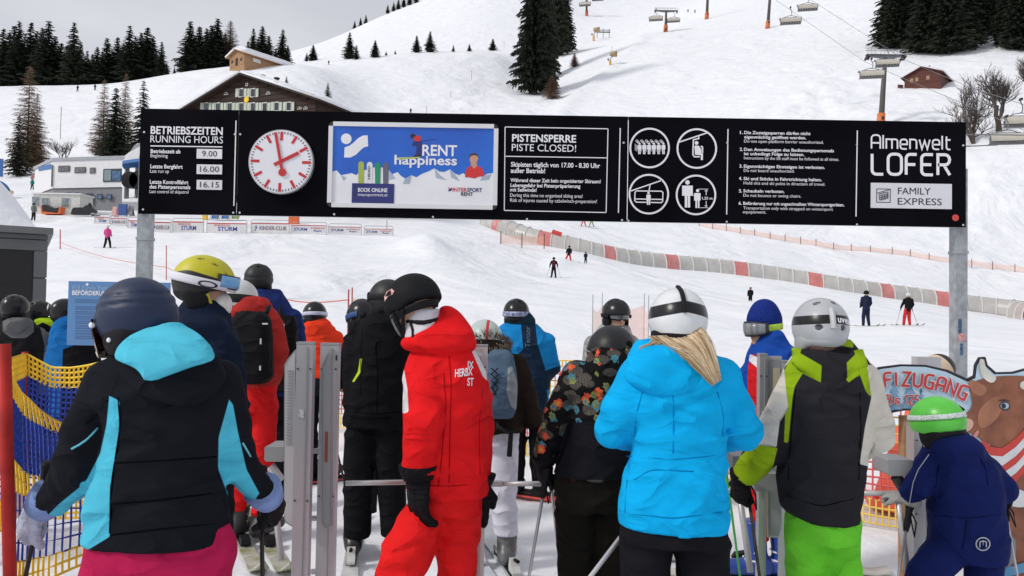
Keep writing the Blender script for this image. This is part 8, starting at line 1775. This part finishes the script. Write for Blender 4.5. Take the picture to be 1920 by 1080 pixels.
for x, lb in ((1512, 'ski under the lime trousers, left foot'), (1576, 'ski under the lime trousers, right foot')): c = s.p(x, 1200); ski(lb, (c[0], s.Y, s.gz), 3, mat('ski_white', (.6, .6, .6), .4), 1.5)

# child in navy suit
s = Person('child in navy ski suit with bright green helmet in front of the cow board', 3.7, 1800, .013, 19)
s.head(1759, 796, -22, -14, 4, .93)
sl = [[(1748, 868, 24), (1722, 910, 24, .0), (1702, 930, 20, .06)], [(1846, 878, 24), (1876, 918, 23, .02), (1886, 925, 19, .10)]]
NV = (.009, .016, .095)
J19 = s.garment('ski_suit', K_('suit_navy', NV), [(818, 1752, 1815, .09), (836, 1738, 1836, .11), (865, 1738, 1856, .13), (920, 1746, 1868, .14), (980, 1750, 1878, .15), (1020, 1752, 1880, .15), (1046, 1758, 1878, .14)], .13, sl + [[(1782, 1028, 36), (1732, 1082, 31, -.06), (1718, 1150, 26), (1718, 1185, 24)], [(1846, 1032, 34), (1844, 1110, 30), (1846, 1185, 24)]], blobs=[(1795, 842, -.08, 44, 28, .09)], amp=.006)
s.seam(J19, [[(1752, 965), (1810, 972), (1876, 965)], [(1812, 975), (1808, 1010), (1802, 1045)], [(1830, 850), (1848, 875), (1852, 910)], [(1760, 870), (1756, 900), (1752, 940)]], mat('seam_navy', (.003, .006, .04), .8, spec=.03), .0026)
s.helmet(cloth('helmet_green', [(.10, .50, .06), DK], .3, .02), vents=[((-.45, -.85, .1), (.016, .008, .005)), ((.1, -.95, .1), (.016, .008, .005))], low=-.045, tilt=.12); s.strap('goggle_strap', mat('strap_check', (.5, .56, .54), .6, var=.6, vscale=220), .030, .012, .026, -200, 40)
m = MB(); m.tube([s.hw([(.055, -.128, .055)])[0], s.hw([(.04, -.105, .085)])[0]], .008, 6); m.build('goggle_clip', M_BLK, s.root)
m = MB(); m.tube([s.hw([(-.095, .01, -.03)])[0], s.hw([(-.075, .05, -.10)])[0]], .009, 6); m.build('chin_strap', mat('strap_yellow', (.52, .48, .03), .6), s.root)
s.sphere_part('hair', mat('hair_brown', (.07, .035, .02), .7), (0, -.05, -.07), (.08, .055, .05), 'h', .008); auto(s, sl, (1818, 1040), [(1735, 1180), (1848, 1180)], True, .013)
GM = cloth('glove_grey', [(.30, .29, .28)], .7, .3, 30); w = s.p(1696, 935, .07); s.hand(w, (-.5, .6, .1), (.2, .1, -1), GM, 40, 1, sc=.85); w = s.p(1889, 932, .10); s.hand(w, (.1, .5, -.8), (-1, .2, 0), M_GLOVE, 50, -1, sc=.8)
m = MB(); ribbon(m, [(1822 + 13 * math.cos(R(t)), 1020 + 12 * math.sin(R(t))) for t in range(0, 361, 20)], 2.2, lambda a_, b_: s._surf(J19, np.array([P(a_ + 21, b_, s.Y)]), .006)[0]); ribbon(m, [(1816, 1026), (1816, 1016), (1822, 1014), (1822, 1024), (1822, 1014), (1828, 1016), (1828, 1026)], 2.0, lambda a_, b_: s._surf(J19, np.array([P(a_ + 21, b_, s.Y)]), .007)[0]); m.build('round_emblem', mat('emblem_grey', (.4, .42, .46), .5), s.root)
pts = [s.p(a_, b_, d_) for a_, b_, d_ in ((1742, 852, -.075), (1722, 880, -.075), (1712, 905, -.065), (1705, 945, -.03))]; m = MB(); m.tube(pts, .0022, 4); m.build('piping', mat('emblem_grey', (.4, .42, .46), .5), s.root)
a = P(1706, 950, 3.76); b = P(1684, 1080, 3.6); d = b - a; ski_pole('silver ski pole in front of the child, left one', a, a + d * (a[2] - .03) / -d[2], M_PS_, r=.007)
a = P(1880, 1030, 3.85); b = P(1895, 1080, 3.85); d = b - a; ski_pole('pale ski pole at the right side of the child', P(1880, 930, 3.82), a + d * (a[2] - .03) / -d[2], M_PS_, r=.007)

# head behind the cow board
s = Person('person with beige and black helmet mostly hidden behind the cow board', 6.1, 1768, .02, 20); s.head(1760, 696, 70, 0, 0, .95); sl = [[(1740, 760, 15), (1736, 800, 14), (1742, 840, 12)], [(1790, 760, 15), (1796, 800, 14), (1790, 840, 12)]]
s.garment('jacket', K_('jacket_plum', (.10, .02, .03)), [(718, 1748, 1782, .09), (735, 1738, 1796, .12), (780, 1732, 1800, .15), (870, 1736, 1796, .15)], .14, sl, amp=.006); s.garment('trousers', K_('trousers_dark', DK), [(860, 1738, 1794, .14), (890, 1740, 1792, .13)], .13, [[(1755, 895, 15), (1755, 940, 13)], [(1780, 895, 15), (1780, 940, 13)]], amp=.004)
s.helmet(cloth('helmet_beige', [(.60, .46, .33), DK], .4, .03), [lambda L_, N: .01 + L_[:, 1] + .6 * L_[:, 2] - .04]); auto(s, sl, (1766, 860))

# ------------------------------------------------------------------ small far figures
def far_person(label, px, pb, H, jc, tc, hc, lean=0.0, stride=.12, arm_out=.12, skis=None, poles=False, yaw=0, seated=False, board=False, pack=None):
    b = on(px, pb); k = H / 1.75; root = thing('person', label, 'person', b, 'skiers on the slope'); ca, sa = math.cos(R(yaw)), math.sin(R(yaw))
    q = lambda x, y, z: b + np.array([(x * ca - y * sa) * k + lean * z * k * .3, (x * sa + y * ca) * k, z * k])
    hz = .45 if seated else .88
    sp_ = [(q(0, 0, hz), .15 * k), (q(0, 0, hz + .32), .17 * k), (q(0, 0, hz + .52), .14 * k)]
    arms = [[(q(sg * .19, 0, hz + .50), .075 * k), (q(sg * (.22 + arm_out * .6), .02, hz + .24), .065 * k), (q(sg * (.18 + arm_out), .16, hz + .06), .05 * k)] for sg in (-1, 1)]
    legs = [[(q(sg * .08, 0, hz), .10 * k), (q(sg * (.08 + stride * .5), .05, hz * .52), .085 * k), (q(sg * (.08 + stride), 0, .08), .07 * k)] for sg in (-1, 1)]
    hd = q(0, 0, hz + .72)
    def mk(name, fn, mm, pts, cell):
        pts = np.array(pts); v, f = nets_mesh(fn, pts.min(0) - .25 * k, pts.max(0) + .25 * k, cell); arr_mesh(name, v, f, mm, root)
    ap = [p for c in arms for p, _ in c] + [p for p, _ in sp_]; lp = [p for c in legs for p, _ in c]
    fa = lambda Q: smin(smin(chain(Q, sp_), chain(Q, arms[0]), .04), chain(Q, arms[1]), .04); fl = lambda Q: smin(chain(Q, legs[0]), chain(Q, legs[1]), .04)
    mk('body', lambda Q: smin(smin(ellip(Q, hd, np.array([.08, .09, .11]) * k), rcone(Q, hd, q(0, 0, hz + .4), .06 * k, .1 * k), .03), np.minimum(fa(Q), fl(Q)) + .03 * k, .03), M_SKIN, ap + lp + [hd], .045 * k)
    mk('jacket', fa, cloth('far_%s' % jc[0], [jc[1]]), ap, .035 * k); mk('trousers', fl, cloth('far_%s' % tc[0], [tc[1]]), lp, .035 * k)
    mk('helmet', lambda Q: np.maximum(ellip(Q, hd + [0, 0, .03 * k], np.array([.125, .135, .13]) * k), hd[2] - .035 * k - Q[:, 2]), cloth('far_%s' % hc[0], [hc[1]]), [hd], .028 * k)
    if pack: mk('rucksack', lambda Q: ellip(Q, q(0, -.2, hz + .32), np.array([.15, .1, .2]) * k), cloth('far_%s' % pack[0], [pack[1]]), [q(0, -.2, hz + .32)], .035 * k)
    if skis is not None:
        for i, sg in enumerate((-1, 1)):
            c = q(sg * (.08 + stride), 0, 0); c[2] = b[2] + .02; o = ski('%s ski of the %s' % (['left', 'right'][i], ' '.join(label.split()[:9])), c, skis, M_DARK if not board else M_DARK, 1.6 * k, group='skis on the slope', binding=False)
            if board: break
    if poles:
        for i, c in enumerate(arms): ski_pole('%s ski pole of the %s' % (['left', 'right'][i], ' '.join(label.split()[:9])), c[-1][0], np.array([c[-1][0][0] + (.3 * (1 if i else -1)) * k, c[-1][0][1] - .1, b[2]]), M_GALV, group='poles on the slope', r=.012)
BK = ('black', (.012, .012, .014)); NVY = ('navy', (.018, .024, .05)); RDD = ('red', (.55, .03, .04)); PNK = ('pink', (.62, .08, .26)); WHT = ('white', (.6, .6, .6)); GRN = ('green', (.25, .35, .12)); GRY = ('grey', (.12, .12, .12)); BLU = ('blue', (.03, .16, .4)); TEA = ('teal', (.02, .25, .25))
far_person('snowboarder in pink jacket and black trousers at the left', 201, 466, 1.66, PNK, BK, WHT, 0, .16, .03, 90, board=True)
far_person('skier in black with red goggles in the middle of the slope', 1038, 521, 1.72, BK, BK, BK, 0, .10, .14, 10, True, pack=('maroon', (.12, .02, .03)))
far_person('skier in black jacket and red trousers near the tunnel', 1065, 493, 1.75, BK, RDD, BK, .25, .26, .05, 75)
far_person('small figure in navy standing below the tunnel', 1098, 494, 1.2, NVY, NVY, BK, 0, .05, .02)
far_person('dark figure sitting in the snow above the blue hat', 1407, 565, 1.5, BK, BK, ('skin', (.3, .17, .12)), 0, .02, .0, seated=True)
far_person('skier in dark navy suit gliding right of the silver helmet', 1624, 612, 1.78, NVY, NVY, BK, 0, .06, .02, 82)
far_person('skier in black jacket and red trousers beside the right post', 1700, 611, 1.62, BK, RDD, WHT, .2, .08, .1, 82, True)
far_person('person in grey jacket walking below the kiosk at the left', 62, 414, 1.75, ('olive', (.16, .17, .15)), BK, BK, .1, .06, .02)
far_person('tiny skier on the slope above the poster', 770, 214, 1.8, BK, BK, BK, 0, .1, .1)
far_person('tiny skier on the left ridge below the forest', 145, 172, 2.0, BK, BK, BK, .2, .1, .1)
far_person('tiny skier right of the other one on the left ridge', 178, 170, 2.0, BK, BK, BK, 0, .1, .1)
far_person('tiny skier on the crest right of the wooden hut', 616, 122, 2.0, BK, GRY, BK, .2, .1, .1)
far_person('skier in red trousers under the lower edge of the sign', 1094, 425, 1.75, GRY, RDD, BK, 0, .28, .05, 90)
far_person('skier in olive trousers under the lower edge of the sign', 1109, 426, 1.75, BK, GRN, BK, 0, .28, .05, 90)
far_person('tiny skier at the top right of the slope, left one', 1290, 24, 2.6, BK, BK, BK); far_person('tiny skier at the top right of the slope, right one', 1303, 25, 2.6, BK, BK, BK)
for i, (x, c1, c2) in enumerate(((60, TEA, BK), (72, BK, BK), (78, ('rose', (.45, .2, .2)), BK), (84, BLU, BK), (60.5, ('rose', (.45, .2, .2)), GRY))):
    far_person('%s clad person in the group left of the white building%s' % (c1[0], ', at the back' if i == 4 else ''), x, 356 if i < 4 else 346, 1.6, c1, c2, BK if i % 2 else ('rose', (.45, .2, .2)))
